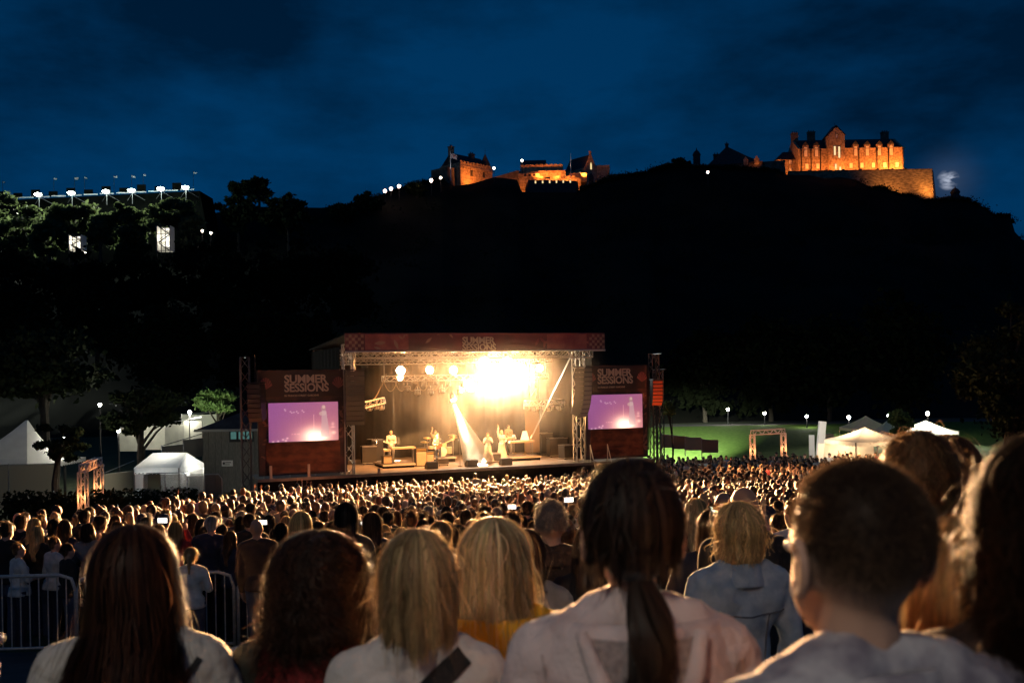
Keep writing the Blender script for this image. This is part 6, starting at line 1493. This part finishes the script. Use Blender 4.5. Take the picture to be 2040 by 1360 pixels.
# the many behind them, as one mass
def far_crowd(pts):
    Vs, Fs, Cs = [], [], []; o = 0
    hl_ = ['black', 'dark', 'brown', 'auburn', 'fair', 'blonde', 'grey']; hp = np.array([3, 5, 4, 1, 1.1, .9, .4]); hp /= hp.sum()
    tl = ['black', 'navy', 'grey', 'white', 'red', 'green', 'pink', 'tan', 'blue', 'brown']; tp = np.array([5, 2, 1.5, 1.6, .4, .8, .5, .8, 1, 1.2]); tp /= tp.sum()
    tcol = {'black': (.014, .014, .016), 'navy': (.02, .025, .05), 'grey': (.22, .22, .22), 'white': (.62, .6, .56), 'red': (.28, .03, .03), 'green': (.05, .08, .05), 'pink': (.5, .28, .28), 'tan': (.3, .22, .14), 'blue': (.09, .14, .24), 'brown': (.05, .032, .024)}
    W2 = WEI.copy(); W2[10] *= 1.0; W2[11] *= .8; W2[13] *= .3; W2[3] *= .5; W2 /= W2.sum()
    for x, y in pts:
        k = int(rsx.choice(14, p=W2)); V, F_, K = LOWP[k]; s = hts[k] / 1.7 * rsx.normal(1, .045); a = face_to(x, y) + rsx.normal(0, .25); c, n_ = math.cos(a), math.sin(a)
        P = np.stack([(V[:, 0] * c - V[:, 1] * n_) * s + x, (V[:, 0] * n_ + V[:, 1] * c) * s + y, V[:, 2] * s + gz(x, y)], 1)
        h = HC[hl_[int(rsx.choice(7, p=hp))]]; t = tcol[tl[int(rsx.choice(10, p=tp))]]; sk = [(.52, .31, .22), (.42, .25, .17), (.16, .09, .06)][int(rsx.choice(3, p=[.7, .24, .06]))]
        pal = np.array([sk, h, t, (.03, .035, .05)]); Vs.append(P); Fs.append(F_ + o); Cs.append(pal[K]); o += len(V)
    V = np.concatenate(Vs); F_ = np.concatenate(Fs)
    me = bpy.data.meshes.new('crowd'); me.vertices.add(len(V)); me.vertices.foreach_set('co', V.astype(np.float32).ravel())
    me.loops.add(F_.size); me.loops.foreach_set('vertex_index', F_.astype(np.int32).ravel()); me.polygons.add(len(F_)); me.polygons.foreach_set('loop_start', np.arange(0, F_.size, 3, dtype=np.int32)); me.update(calc_edges=True)
    me.polygons.foreach_set('use_smooth', [True] * len(F_)); setcol(me, 'tone', np.concatenate(Cs))
    o_ = obj('crowd', me, attr_mat('crowd_cloth', 'tone', .7, sheen=.15))
    tag(o_, 'dense far crowd of people filling the slope down to the stage', 'crowd', kind='stuff')
    return len(V), len(F_)
print('crowd', len(pts), far_crowd(pts[NIND:]), 'individuals reach', pts[NIND][1])
# people under the pavilion tent
for i, (px, d, k) in enumerate(((1728, 60.5, 0), (1738, 59.8, 9), (1746, 60.6, 7), (1757, 59.6, 0), (1766, 60.2, 1), (1773, 59.4, 4), (1690, 61, 6), (1704, 61.3, 5))):
    x = (px - CX) / FPX * d; person_copy(k, x, d, hts[k], rsx.uniform(-3, 3), 'visitor %s the pavilion tent, %s from its left end' % ('under', ('third fourth fifth sixth seventh eighth first second'.split()[i])), 'visitors under the pavilion tent')
for p in PROTO:                                         # the originals were only patterns
    for ch in list(p[0].children_recursive) + [p[0]]: bpy.data.objects.remove(ch)
# phones held up
def phone(label, px, py, d, rz=0, on=2.2):
    p = U(px, py, d); r = empty('mobile_phone', p, rz, label, 'phone', 'phones held up in the crowd')
    b = MB(); b.box(-.078, .078, -.004, .004, -.038, .038); b.build('case', M_black, r); s = MB(); s.box(-.07, .07, -.0065, -.0045, -.034, .034); s.build('display', emis('phone_display', (1, .95, .9), on), r)
for i, (px, py, d, lab) in enumerate(((324, 1036, 14.2, 'lit phone held up above the auburn head'), (523, 1040, 15.5, 'lit phone beside the bald man behind the barrier'), (727, 1044, 12.5, 'lit phone right of the tall black haired woman'), (1020, 1009, 17, 'small lit phone behind the long blonde hair'), (1133, 995, 15, 'lit phone left of the big dark ponytailed head'), (640, 1008, 22, 'tiny lit phone in the far crowd'), (430, 1028, 20, 'small lit phone in the crowd above the barrier'))):
    phone(lab, px, py, d, R(rnd.uniform(-15, 15)))
# steel crowd barriers and the stair rail
def barrier(label, px0, px1, py_top, d0, d1, hb=1.1):
    a = U(px0, py_top, d0); b = U(px1, py_top, d1); a.z = gz(0, d0) ; b.z = gz(0, d1)
    d = b - a; L_ = d.length; zt = hb
    root = empty('crowd_barrier', a, math.atan2(d.y, d.x), label, 'barrier', 'steel crowd barriers'); 
    f = MB(); f.tube([(.0, 0, .12), (.0, 0, zt - .2), (.05, 0, zt - .05), (.2, 0, zt), (L_ - .2, 0, zt), (L_ - .05, 0, zt - .05), (L_, 0, zt - .2), (L_, 0, .12)], .024, 8); f.tube([(0, 0, .16), (L_, 0, .16)], .02, 8); f.build('frame', mat('barrier_zinc', (.55, .54, .52), .45, (.42, .42, .40), 25, metal=.35), root, True)
    n = int(L_ / .115)
    for i in range(1, n): q = MB(); x = L_ * i / n; q.tube([(x, 0, .16), (x, 0, zt)], .009, 6); q.build('bar', mat('barrier_zinc', (.55, .54, .52), .45, (.42, .42, .40), 25, metal=.35), root)
    for x in (.35, L_ - .35): q = MB(); q.tube([(x, -.28, .03), (x, 0, .18), (x, .28, .03)], .02, 6); q.build('foot', mat('barrier_zinc', (.55, .54, .52), .45, (.42, .42, .40), 25, metal=.35), root)
barrier('steel crowd barrier at the left edge under the white shirts', -180, 150, 1170, 12.9, 13.0)
barrier('steel crowd barrier left of the gap behind the auburn hair', 152, 466, 1170, 13.0, 13.1)
barrier('steel crowd barrier between the gap and the curly brown hair', 474, 790, 1170, 13.1, 13.2)
def handrail():
    a, b = U(452, 1306, 4.2), U(600, 1262, 5.6)
    root = empty('stair_handrail', (a.x, a.y, gz(0, a.y)), 0, 'thick slanting stair handrail right of the auburn hair', 'handrail'); o = root.location
    m = MB(); m.tube([a - o, b - o, b - o + (b - a) * .4], .03, 8); m.build('rail', mat('barrier_zinc', (.55, .54, .52), .45, (.42, .42, .40), 25, metal=.35), root, True)
    for t in (.1, .55, 1.0):
        p = a.lerp(b, t); q = MB(); q.tube([(p.x - o.x, p.y - o.y, gz(0, p.y) - o.z), (p.x - o.x, p.y - o.y, p.z - o.z)], .02, 6); q.build('post', mat('barrier_zinc', (.55, .54, .52), .45, (.42, .42, .40), 25, metal=.35), root)
    m = MB(); m.tube([a - o + Vector((0, 0, -.45)), b - o + Vector((0, 0, -.45))], .018, 6); m.build('lower_rail', mat('barrier_zinc', (.55, .54, .52), .45, (.42, .42, .40), 25, metal=.35), root, True)
handrail()
# ================================================================== THE NEAR HEADS
from mathutils.bvhtree import BVHTree
def stubble(parent, n, L_, c, nm, seed, low=1.9, width=.0014, tr=.25):
    rs = np.random.RandomState(seed); C = np.array([0, -.014, 1.606]); rad = np.array([.077, .0945, .097])
    az = rs.uniform(-math.pi, math.pi, n); th = np.arccos(1 - rs.rand(n) * (1 - math.cos(low)))
    keep = ~((np.abs(az) > 2.0) & (th > .95)); az, th = az[keep], th[keep]; n = len(az)
    d = np.stack([np.sin(th) * np.sin(az), -np.sin(th) * np.cos(az), np.cos(th)], 1); root = C + d * rad
    flow = np.stack([d[:, 0] * .2, d[:, 1] * .2 - .1, -.5 * np.ones(n)], 1) + rs.normal(0, .35, (n, 3))
    s = np.linspace(0, 1, 4)[None, :, None]; P = root[:, None] + (d[:, None] * s + flow[:, None] * s * s * .6) * (L_ * rs.uniform(.6, 1.3, n))[:, None, None]
    br = np.exp(rs.normal(0, .3, n))[:, None] * np.ones((1, 3))
    return ribbons(P, width, np.clip(br, .3, 2), 'hair_strands', strand_mat(nm, c, tr), parent, C)
def bvh_of(o):
    me = o.data; return BVHTree.FromPolygons([v.co.copy() for v in me.vertices], [tuple(p.vertices) for p in me.polygons])
def on_back(b, x, z, off=.006):
    h = b.ray_cast(Vector((x, -1.2, z)), Vector((0, 1, 0)))
    return Vector((x, (h[0].y if h[0] is not None else -.1) - off, z))
def band(parent, b, pts, w, name, m, off=.007, n=14):
    mb = MB(); P = []
    for i in range(n + 1):
        t = i / n * (len(pts) - 1); j = min(int(t), len(pts) - 2); f = t - j; x = pts[j][0] * (1 - f) + pts[j + 1][0] * f; z = pts[j][1] * (1 - f) + pts[j + 1][1] * f; P.append((x, z))
    for i, (x, z) in enumerate(P):
        a, c = P[max(0, i - 1)], P[min(n, i + 1)]; dx, dz = c[0] - a[0], c[1] - a[1]; l = math.hypot(dx, dz) or 1; nx, nz = -dz / l * w / 2, dx / l * w / 2
        q0, q1 = on_back(b, x - nx, z - nz, off), on_back(b, x + nx, z + nz, off); mb.v += [q0, q1, q0 + Vector((0, .006, 0)), q1 + Vector((0, .006, 0))]
    for i in range(n):
        o = i * 4; mb.f += [(o, o + 1, o + 5, o + 4), (o + 2, o + 6, o + 7, o + 3), (o, o + 4, o + 6, o + 2), (o + 1, o + 3, o + 7, o + 5)]
    return mb.build(name, m, parent)
def seam(parent, b, pts, m, r=.0025, name='seam'):
    mb = MB(); P = []
    for (x0, z0), (x1, z1) in zip(pts[:-1], pts[1:]):
        for i in range(9): t = i / 8; P.append(on_back(b, x0 + (x1 - x0) * t, z0 + (z1 - z0) * t, .002))
    mb.tube(P, r, 5); return mb.build(name, m, parent)
def hood(parent, m, w=1.0, drop=.15, name='hood', lining=None, seed=0):
    """hood lying round the nape: rolled rim, outer cloth hanging down the back, darker inside"""
    def sheet_(prof, nm, mm, nz_):
        mb = MB(); n = 60; k = len(prof(0))
        for i in range(n + 1):
            a = -2.0 + 4.0 * i / n
            for j, (r_, z) in enumerate(prof(a)):
                q = Vector((math.sin(a) * r_ * 1.12 * w, -.016 - math.cos(a) * r_, z)); f = nz_ * j / k
                q += Vector((math.sin(a), -math.cos(a), .3)) * f * (.022 * mnoise.noise(q * 13 + Vector((seed, 0, 0))) + .012 * abs(mnoise.noise(q * 27)))
                mb.v.append(q)
        mb.f = [(i * k + j, i * k + j + 1, (i + 1) * k + j + 1, (i + 1) * k + j) for i in range(n) for j in range(k - 1)]
        return mb.build(nm, mm, parent, True)
    def outer(a):
        c = max(0, math.cos(a * .72)) ** 1.3; d = .035 + drop * c; t0 = 1.428 + .012 * c
        return [(.100, t0 - .012), (.108, t0 + .004), (.118, t0 + .006), (.130, t0 - .006), (.142, t0 - .03 - d * .12), (.150, t0 - .05 - d * .35), (.156, t0 - .06 - d * .6), (.160, t0 - .065 - d * .85), (.152, t0 - .07 - d), (.138, t0 - .062 - d)]
    def inner(a):
        c = max(0, math.cos(a * .72)) ** 1.3; t0 = 1.428 + .012 * c
        return [(.101, t0 - .013), (.092, t0 - .022), (.082, t0 - .034), (.070, t0 - .05)]
    o = sheet_(outer, name, m, 1.0); sheet_(inner, 'hood_lining', lining or m, .3)
    return o
def collar(parent, m, r0=.066, h=.05, z=1.405, name='collar', tilt=.02, amax=2.5):
    mb = MB(); n = 28
    for i in range(n + 1):
        a = -amax + 2 * amax * i / n; c, s_ = math.cos(a), math.sin(a)
        for rr, zz in ((r0 + .034, z - .034), (r0 + .012, z + h + .0), (r0 + .005, z + h + .004), (r0 + .003, z + h - .005), (r0, z)):
            mb.v.append((s_ * rr * 1.08, -.018 - c * rr * 1.05, zz - (1 - c) * tilt))
    for i in range(n):
        for j in range(4): o = i * 5 + j; mb.f.append((o, o + 1, o + 6, o + 5))
    return mb.build(name, m, parent, True)
def ear(parent, s, m):
    mb = MB(); pts = []
    for t in np.linspace(0, 1, 13):
        a = R(-60 + 300 * t); pts.append(Vector((s * (.082 + .010 * math.sin(t * math.pi)), -.012 - .020 * math.sin(a) * 1.0, 1.572 + .034 * math.cos(a) + .0)))
    mb.tube(pts, [.005 + .0025 * math.sin(t * math.pi) for t in np.linspace(0, 1, 13)], 7)
    mb.ell((s * .080, -.010, 1.570), (.006, .018, .030), 8, 8); mb.ell((s * .083, -.002, 1.540), (.007, .010, .013), 8, 6); mb.tube([(s * .083, .004, 1.588), (s * .0865, -.014, 1.58), (s * .085, -.018, 1.556), (s * .083, -.004, 1.548)], .0042, 6)
    return obj('ear', remesh(mb, .004, 'ear', 2), m, parent)
EYE = mat('eye_white', (.7, .68, .65), .2)
def near(label, px, py, d, turn, style, hair, top, legs, skin=0, armL='down', armR='down', fem=True, sleeve=1.0, group=None, lift=1.712, wide=1.0, fine=.012):
    p = U(px, py, d); g = gz(p.x, d); h = (p.z - g) / lift * 1.7
    r = make_person(style, hair, top, legs, SKIN[skin], armL, armR, fem, sleeve, voxel=.014, fine=fine)
    r.location = (p.x, d, g); r.scale = (h / 1.7 * wide, h / 1.7 * wide, h / 1.7); r.rotation_euler = (0, 0, face_to(p.x, d) + R(turn)); tag(r, label, 'person', group)
    for s in (-1, 1):
        e = MB(); e.ell((s * .033, .083, 1.583), (.0125, .010, .0095), 8, 6); e.build('eye', EYE, r, True)
    ch = {c.data.name.split('.')[0]: c for c in r.children if c.type == 'MESH'}
    print('near', label[:28], 'height %.2f' % h)
    return r, ch

def gingham():
    if 'gingham' in MATS: return MATS['gingham']
    m = MATS['gingham'] = bpy.data.materials.new('gingham'); m.use_nodes = True; N = m.node_tree.nodes; L = m.node_tree.links; tc = N.new('ShaderNodeTexCoord'); ck = N.new('ShaderNodeTexChecker'); ck.inputs['Scale'].default_value = 55; ck.inputs['Color1'].default_value = (.7, .68, .62, 1); ck.inputs['Color2'].default_value = (.02, .02, .025, 1); L.new(tc.outputs['Object'], ck.inputs[0]); L.new(ck.outputs[0], N['Principled BSDF'].inputs['Base Color']); N['Principled BSDF'].inputs['Roughness'].default_value = .85
    return m
def crop_fade(body, skin, hair):
    """close crop: stubble colour grows in from a soft hairline, skin stays on face and neck"""
    co = np.empty(len(body.data.vertices) * 3, np.float32); body.data.vertices.foreach_get('co', co); co = co.reshape(-1, 3)
    x, y, z = co.T; line = 1.525 + .55 * np.clip(y + .02, 0, .2) + .012 * np.sin(x * 60)
    m_ = np.clip((z - line) / .055, 0, 1); m_ = m_ * m_ * (3 - 2 * m_); m_ *= 1 - np.clip((y - .045) / .03, 0, 1) * (z < 1.665)
    tn = np.array(skin)[None] * (1 - m_[:, None]) + np.array(hair)[None] * m_[:, None]
    setcol(body.data, 'tone', tn); body.data.materials.clear(); body.data.materials.append(attr_mat('cropped_head', 'tone', .6, sheen=.1))
def crop_strands(parent, n, L_, c, nm, seed, zmin, width):
    o = stubble(parent, n, L_, c, nm, seed, low=2.15, width=width); me = o.data
    co = np.empty(len(me.vertices) * 3, np.float32); me.vertices.foreach_get('co', co); co = co.reshape(-1, 8, 3); root = co[:, 0]
    keep = np.random.RandomState(seed).rand(len(co)) < np.clip((root[:, 2] - zmin - .55 * np.clip(root[:, 1] + .02, 0, .2)) / .06, 0, 1)
    keep &= ~((root[:, 1] > .05) & (root[:, 2] < 1.665)); co[~keep] = root[~keep][:, None, :]
    me.vertices.foreach_set('co', co.ravel()); me.update(); o.name = 'hair'; return o
# 1 auburn long hair, pale top
r, ch = near('woman with long auburn hair over a pale grey top, a dark strap on her shoulder', 268, 1052, 2.4, 6, 'long', HAIR['dark'], cloth('palegrey', (.52, .50, .46), (.46, .44, .40), 40), CL['jeans'], wide=1.06)
strands(ch['hair'], 5200, .50, (.038, .015, .008), 'auburn', 1, vol=1.10, spread=.95, wave=.012, jitter=.012, width=.0034)
b = bvh_of(ch['top']); band(r, b, [(.165, 1.395), (.10, 1.30), (.05, 1.15)], .016, 'strap', CL['black']); band(r, b, [(.02, 1.36), (.10, 1.335), (.19, 1.30)], .006, 'seam', CL['grey'])
# 2 brown curls, dark jacket with a red hood
r, ch = near('woman with thick brown curls above a dark jacket with red hood', 638, 1068, 2.5, -8, 'curly', HAIR['dark'], cloth('darkjacket', (.03, .032, .025)), CL['black'], wide=1.08)
strands(ch['hair'], 6000, .26, (.03, .014, .008), 'curls', 2, vol=1.22, curl=.012, spread=.6, wave=.03, th_end=1.75, jitter=.02, width=.003, k_pts=26)
hood(r, CL['red'], .95, .08, seed=3); collar(r, cloth('fleece', (.5, .38, .28), (.4, .3, .22), 60), .07, .035, 1.415)
# 3 blonde bob, white tee, black strap
r, ch = near('woman with a blonde bob in a white tee with a broad black strap', 830, 1062, 2.3, 4, 'bob', HAIR['fair'], cloth('whitetee', (.66, .62, .58), (.58, .55, .52), 20), CL['jeans'], sleeve=.5, wide=.97)
strands(ch['hair'], 5600, .215, (.52, .36, .18), 'bob', 3, vol=1.12, spread=.05, wave=.005, th_end=1.62, jitter=.004, width=.003, th_max=1.1, locks=60, tight=.55)
b = bvh_of(ch['top']); band(r, b, [(.115, 1.425), (.02, 1.345), (-.08, 1.27), (-.17, 1.19)], .05, 'strap', CL['black'])
# 4 long blonde hair, yellow jacket, gingham collar
r, ch = near('woman with long straight blonde hair in a mustard yellow jacket with gingham collar', 984, 1034, 2.8, -3, 'bob', HAIR['blonde'], cloth('mustard', (.80, .42, .03), (.66, .33, .02), 8), CL['jeans'], wide=1.12)
strands(ch['hair'], 5200, .315, (.60, .45, .24), 'blonde', 4, vol=1.04, spread=.35, wave=.008, jitter=.010, width=.0032)
hood(r, cloth('mustard', (.62, .30, .02)), 1.12, .12, seed=5, lining=gingham())
collar(r, gingham(), .078, .045, 1.42); b = bvh_of(ch['top']); band(r, b, [(-.02, 1.37), (.05, 1.25), (.10, 1.10)], .035, 'strap', CL['black'], off=.03)
# 5 grey cropped man in dark brown jumper
r, ch = near('man with cropped grey hair in a dark brown jumper', 1097, 992, 5.2, -4, 'bald', HAIR['grey'], cloth('brownknit', (.035, .022, .017), (.026, .017, .013), 60), CL['jeans'], fem=False, fine=.014)
crop_fade(r, (.46, .28, .20), (.17, .14, .12)); crop_strands(r, 9000, .010, (.22, .19, .16), 'greycrop', 5, 1.54, .0016); collar(r, cloth('brownknit', (.035, .022, .017)), .062, .03, 1.415)
# 6 small dark bob beside him
r, ch = near('short person with a dark round bob and grey collar in front of the brown jumper', 1046, 1056, 4.5, 5, 'bob', HAIR['dark'], cloth('greycollar', (.30, .29, .28)), CL['black'], fine=.015)
strands(ch['hair'], 2400, .22, (.05, .022, .012), 'darkbob', 6, vol=1.06, width=.004, spread=.05, th_end=1.7); collar(r, cloth('greycollar', (.30, .29, .28)), .07, .06, 1.40)
# 7 dark ponytail, pink jacket
M_pinkj = mat('cloth_pinkjacket', (.70, .57, .55), .8, (.56, .42, .40), 9, bump=.9, sheen=.25)
r, ch = near('woman with a long dark ponytail in a pale pink hooded jacket', 1255, 922, 1.84, -2, 'buzz', HAIR['black'], M_pinkj, CL['jeans'], wide=.98)
hs = strands(ch['hair'], 4600, .155, (.022, .013, .009), 'darkpony', 7, vol=1.06, th_end=1.95, width=.003, spread=0, wave=.004, th_max=1.0, tr=.15)
def ponytail(parent, c, nm, seed, n=3600, L_=.40, z0=1.53, wid=.030):
    """loose tail of wavy locks from a hair tie at the nape"""
    rs = np.random.RandomState(seed); k = 22; s = np.linspace(0, 1, k)[None, :]; nc = 26; ci = rs.randint(0, nc, n)
    ca = rs.uniform(0, 6.28, nc)[ci][:, None]; cr_ = np.sqrt(rs.rand(nc))[ci][:, None]; ph = rs.uniform(0, 6.28, nc)[ci][:, None]; ln = (L_ * rs.uniform(.62, 1.05, nc)[ci] * rs.uniform(.93, 1.05, n))[:, None]
    prof = wid * (.35 + 1.5 * np.clip(s * 3.2, 0, 1) ** .7) * (1 - .35 * s ** 2)
    cx = .012 * np.sin(s * 5.0) + .01 * s; cy = -.098 - .048 * np.sin(np.clip(s * 2.4, 0, 1) * 1.57) - .03 * s
    X = cx + prof * cr_ * np.cos(ca + s * 1.4) + .012 * s * np.sin(s * 15 + ph) + rs.normal(0, .0045, (n, 1)) * (.3 + s); Y = cy + prof * cr_ * np.sin(ca + s * 1.4) * .7 + .008 * s * np.cos(s * 13 + ph) + rs.normal(0, .004, (n, 1)); Z = z0 - ln * s + 0 * X
    P = np.stack([X, Y, Z], -1); br = np.exp(rs.normal(0, .3, n) + rs.normal(0, .35, nc)[ci])[:, None] * np.ones((1, 3))
    t = MB(); t.lathe([(.020, -.012), (.026, -.006), (.026, .006), (.020, .012)], 12, (0, -.10, z0 - .006)); t.build('hair_tie', CL['black'], parent, True)
    return ribbons(P, .003, np.clip(br, .3, 2.4), 'ponytail', strand_mat(nm, c), parent, np.array([0, -.1, 1.45]))
ponytail(ch['hair'], (.022, .013, .009), 'darkpony', 8)
hood(r, M_pinkj, 1.15, .17, seed=7, lining=cloth('greylining', (.24, .21, .20), (.18, .16, .15), 50))
hb_ = bvh_of([c for c in r.children if c.name.startswith('hood') and not c.name.startswith('hood_l')][0]); tb_ = bvh_of(ch['top'])
def back2(x, z, off):
    a_, c_ = on_back(hb_, x, z, off), on_back(tb_, x, z, off); return a_ if a_.y < c_.y else c_
hp_ = MB(); nr = 14
for i in range(nr + 1):
    t = i / nr; z = 1.425 - .225 * t; hw = .098 * (1 - t) ** .75 + .004
    for j in range(9): u = j / 8 * 2 - 1; q = back2(u * hw + .012 * t, z, .006 + .004 * (1 - u * u)); hp_.v.append(q)
hp_.f = [(i * 9 + j, i * 9 + j + 1, (i + 1) * 9 + j + 1, (i + 1) * 9 + j) for i in range(nr) for j in range(8)]
hp_.build('hood_mesh_panel', cloth('greymesh', (.34, .29, .28), (.24, .20, .20), 90), r, True)
for s in (-1, 1):
    pts_ = []
    for i in range(15): t = i / 14; z = 1.432 - .235 * t; pts_.append(back2(s * (.100 * (1 - t) ** .75 + .006) + .012 * t, z, .010))
    rm = MB(); rm.tube(pts_, [.012 + .008 * math.sin(t * 3.1) for t in np.linspace(0, 1, 15)], 8); rm.build('hood_edge', M_pinkj, r, True)
b = bvh_of(ch['top'])
for s in (-1, 1): seam(r, b, [(s * .175, 1.385), (s * .15, 1.25), (s * .155, 1.1)], cloth('pinkseam', (.56, .44, .42)), .003)
for s in (-1, 1): ear(r, s, SKIN[0])
# 8 short blonde hair, denim jacket, sunglasses on the head
M_denim = cloth('denim', (.26, .36, .48), (.18, .27, .38), 16)
r, ch = near('woman with short tousled blonde hair and a light blue denim jacket', 1468, 1004, 4.35, 8, 'bob', HAIR['fair'], M_denim, CL['jeans'], fine=.013, wide=1.04)
strands(ch['hair'], 4000, .17, (.56, .40, .19), 'tousled', 9, vol=1.14, th_end=2.0, width=.0042, spread=0, wave=.02, jitter=.008, th_max=1.2)
collar(r, M_denim, .070, .06, 1.40); b = bvh_of(ch['top']); M_st = cloth('stitch', (.06, .085, .13))
seam(r, b, [(-.17, 1.25), (0, 1.235), (.17, 1.25)], M_st, .004)
for x in (-.09, .09): seam(r, b, [(x, 1.24), (x * .75, .95)], M_st, .004)
sg = MB()
for s in (-1, 1): sg.tube([(s * .085, -.02, 1.655), (s * .086, .05, 1.675), (s * .072, .102, 1.69)], .003, 6); sg.ell((s * .04, .108, 1.69), (.03, .008, .018), 10, 6)
sg.tube([(-.012, .112, 1.692), (.012, .112, 1.692)], .003, 6); sgo = sg.build('sunglasses', mat('glasses_amber', (.12, .05, .02), .15), r)
# 9 bald man beyond the denim jacket
r, ch = near('bald man with red ears just beyond the short blonde hair', 1481, 965, 5.6, 6, 'bald', HAIR['brown'], CL['black'], CL['jeans'], 1, fem=False, fine=.014)
# 10 the big short haired man
M_shirt = cloth('leafshirt', (.55, .53, .54), (.20, .18, .22), 13)
r, ch = near('man with short cropped brown hair and lit ear, in a pale patterned shirt', 1696, 905, 1.32, 15, 'bald', HAIR['dark'], M_shirt, CL['jeans'], 0, fem=False, fine=.010, wide=1.04)
crop_fade(r, (.50, .30, .21), (.055, .033, .021))
crop_strands(r, 26000, .009, (.07, .041, .024), 'mancrop', 10, 1.585, .0011); crop_strands(r, 20000, .0045, (.09, .054, .033), 'mansides', 15, 1.525, .0010)
for s in (-1, 1): ear(r, s, SKIN[0])
collar(r, M_shirt, .070, .045, 1.405)
# 11 pair at the right
r, ch = near('man with wavy light brown hair and lit ear beyond the cropped head', 1826, 864, 2.75, -4, 'short', HAIR['brown'], CL['navy'], CL['jeans'], 0, fem=False, fine=.013)
strands(ch['hair'], 3200, .09, (.13, .07, .03), 'wavy', 11, vol=1.05, th_end=1.5, wave=.03, width=.0032, spread=0, jitter=.006, th_max=1.3, A=2.6)
for s in (-1, 1): ear(r, s, SKIN[0])
r, ch = near('woman with long brown hair in a glittering white top at the right', 1893, 872, 3.3, -40, 'long', HAIR['dark'], mat('sequins', (.6, .55, .5), .3, (.25, .2, .17), 130, metal=.3, bump=.8), CL['black'], fine=.013)
strands(ch['hair'], 3600, .34, (.085, .04, .018), 'longbrown', 12, vol=1.08, wave=.014, width=.0034, jitter=.01)
# 12 black bushy head at the right edge
r, ch = near('dark silhouetted person with bushy hair at the right edge', 2112, 872, 1.42, -20, 'curly', mat('hair_matte', (.010, .007, .005), .95, spec=.02), CL['black'], CL['black'], 0, fine=.013, wide=1.05)
strands(ch['hair'], 6500, .24, (.010, .006, .004), 'bushy', 13, vol=1.14, curl=.010, wave=.03, th_end=1.75, width=.0024, jitter=.012, k_pts=22, tr=.01)
# 13 golden hair below it
r, ch = near('woman with long golden hair tucked below the dark bushy head', 1912, 1040, 1.62, -10, 'long', HAIR['fair'], CL['black'], CL['black'], fine=.013, wide=1.04)
strands(ch['hair'], 4800, .46, (.36, .21, .085), 'golden', 14, vol=1.10, wave=.01, spread=.4, width=.003, jitter=.008)
# 14 bare arm at the left edge
r, ch = near('person cut off by the left edge with a bare shoulder', -112, 1140, 1.5, -12, 'short', HAIR['brown'], CL['black'], CL['jeans'], 0, fem=True, sleeve=.3, fine=.014)

# added lamp post, unseen behind the viewer, to light the nearest shoulders
r = empty('added_terrace_lamp', (-1.6, -2.6, gz(0, -2.6)), 0, 'added unseen lamp post behind the viewer that lights the nearest shoulders', 'lamp')
p = MB(); p.tube([(0, 0, 0), (0, 0, .5), (0, 0, 5.0)], [.12, .07, .05], 8); p.build('post', M_black, r); g = MB(); g.ell((0, 0, 5.2), (.22, .22, .24), 12, 8); g.build('lamp_glass', emis('added_lamp_glass', (1, .86, .66), 6), r, True)
lamp('POINT', 'lamp_light', (0, .4, 5.0), 290, (1, .86, .70), r, size=.35)
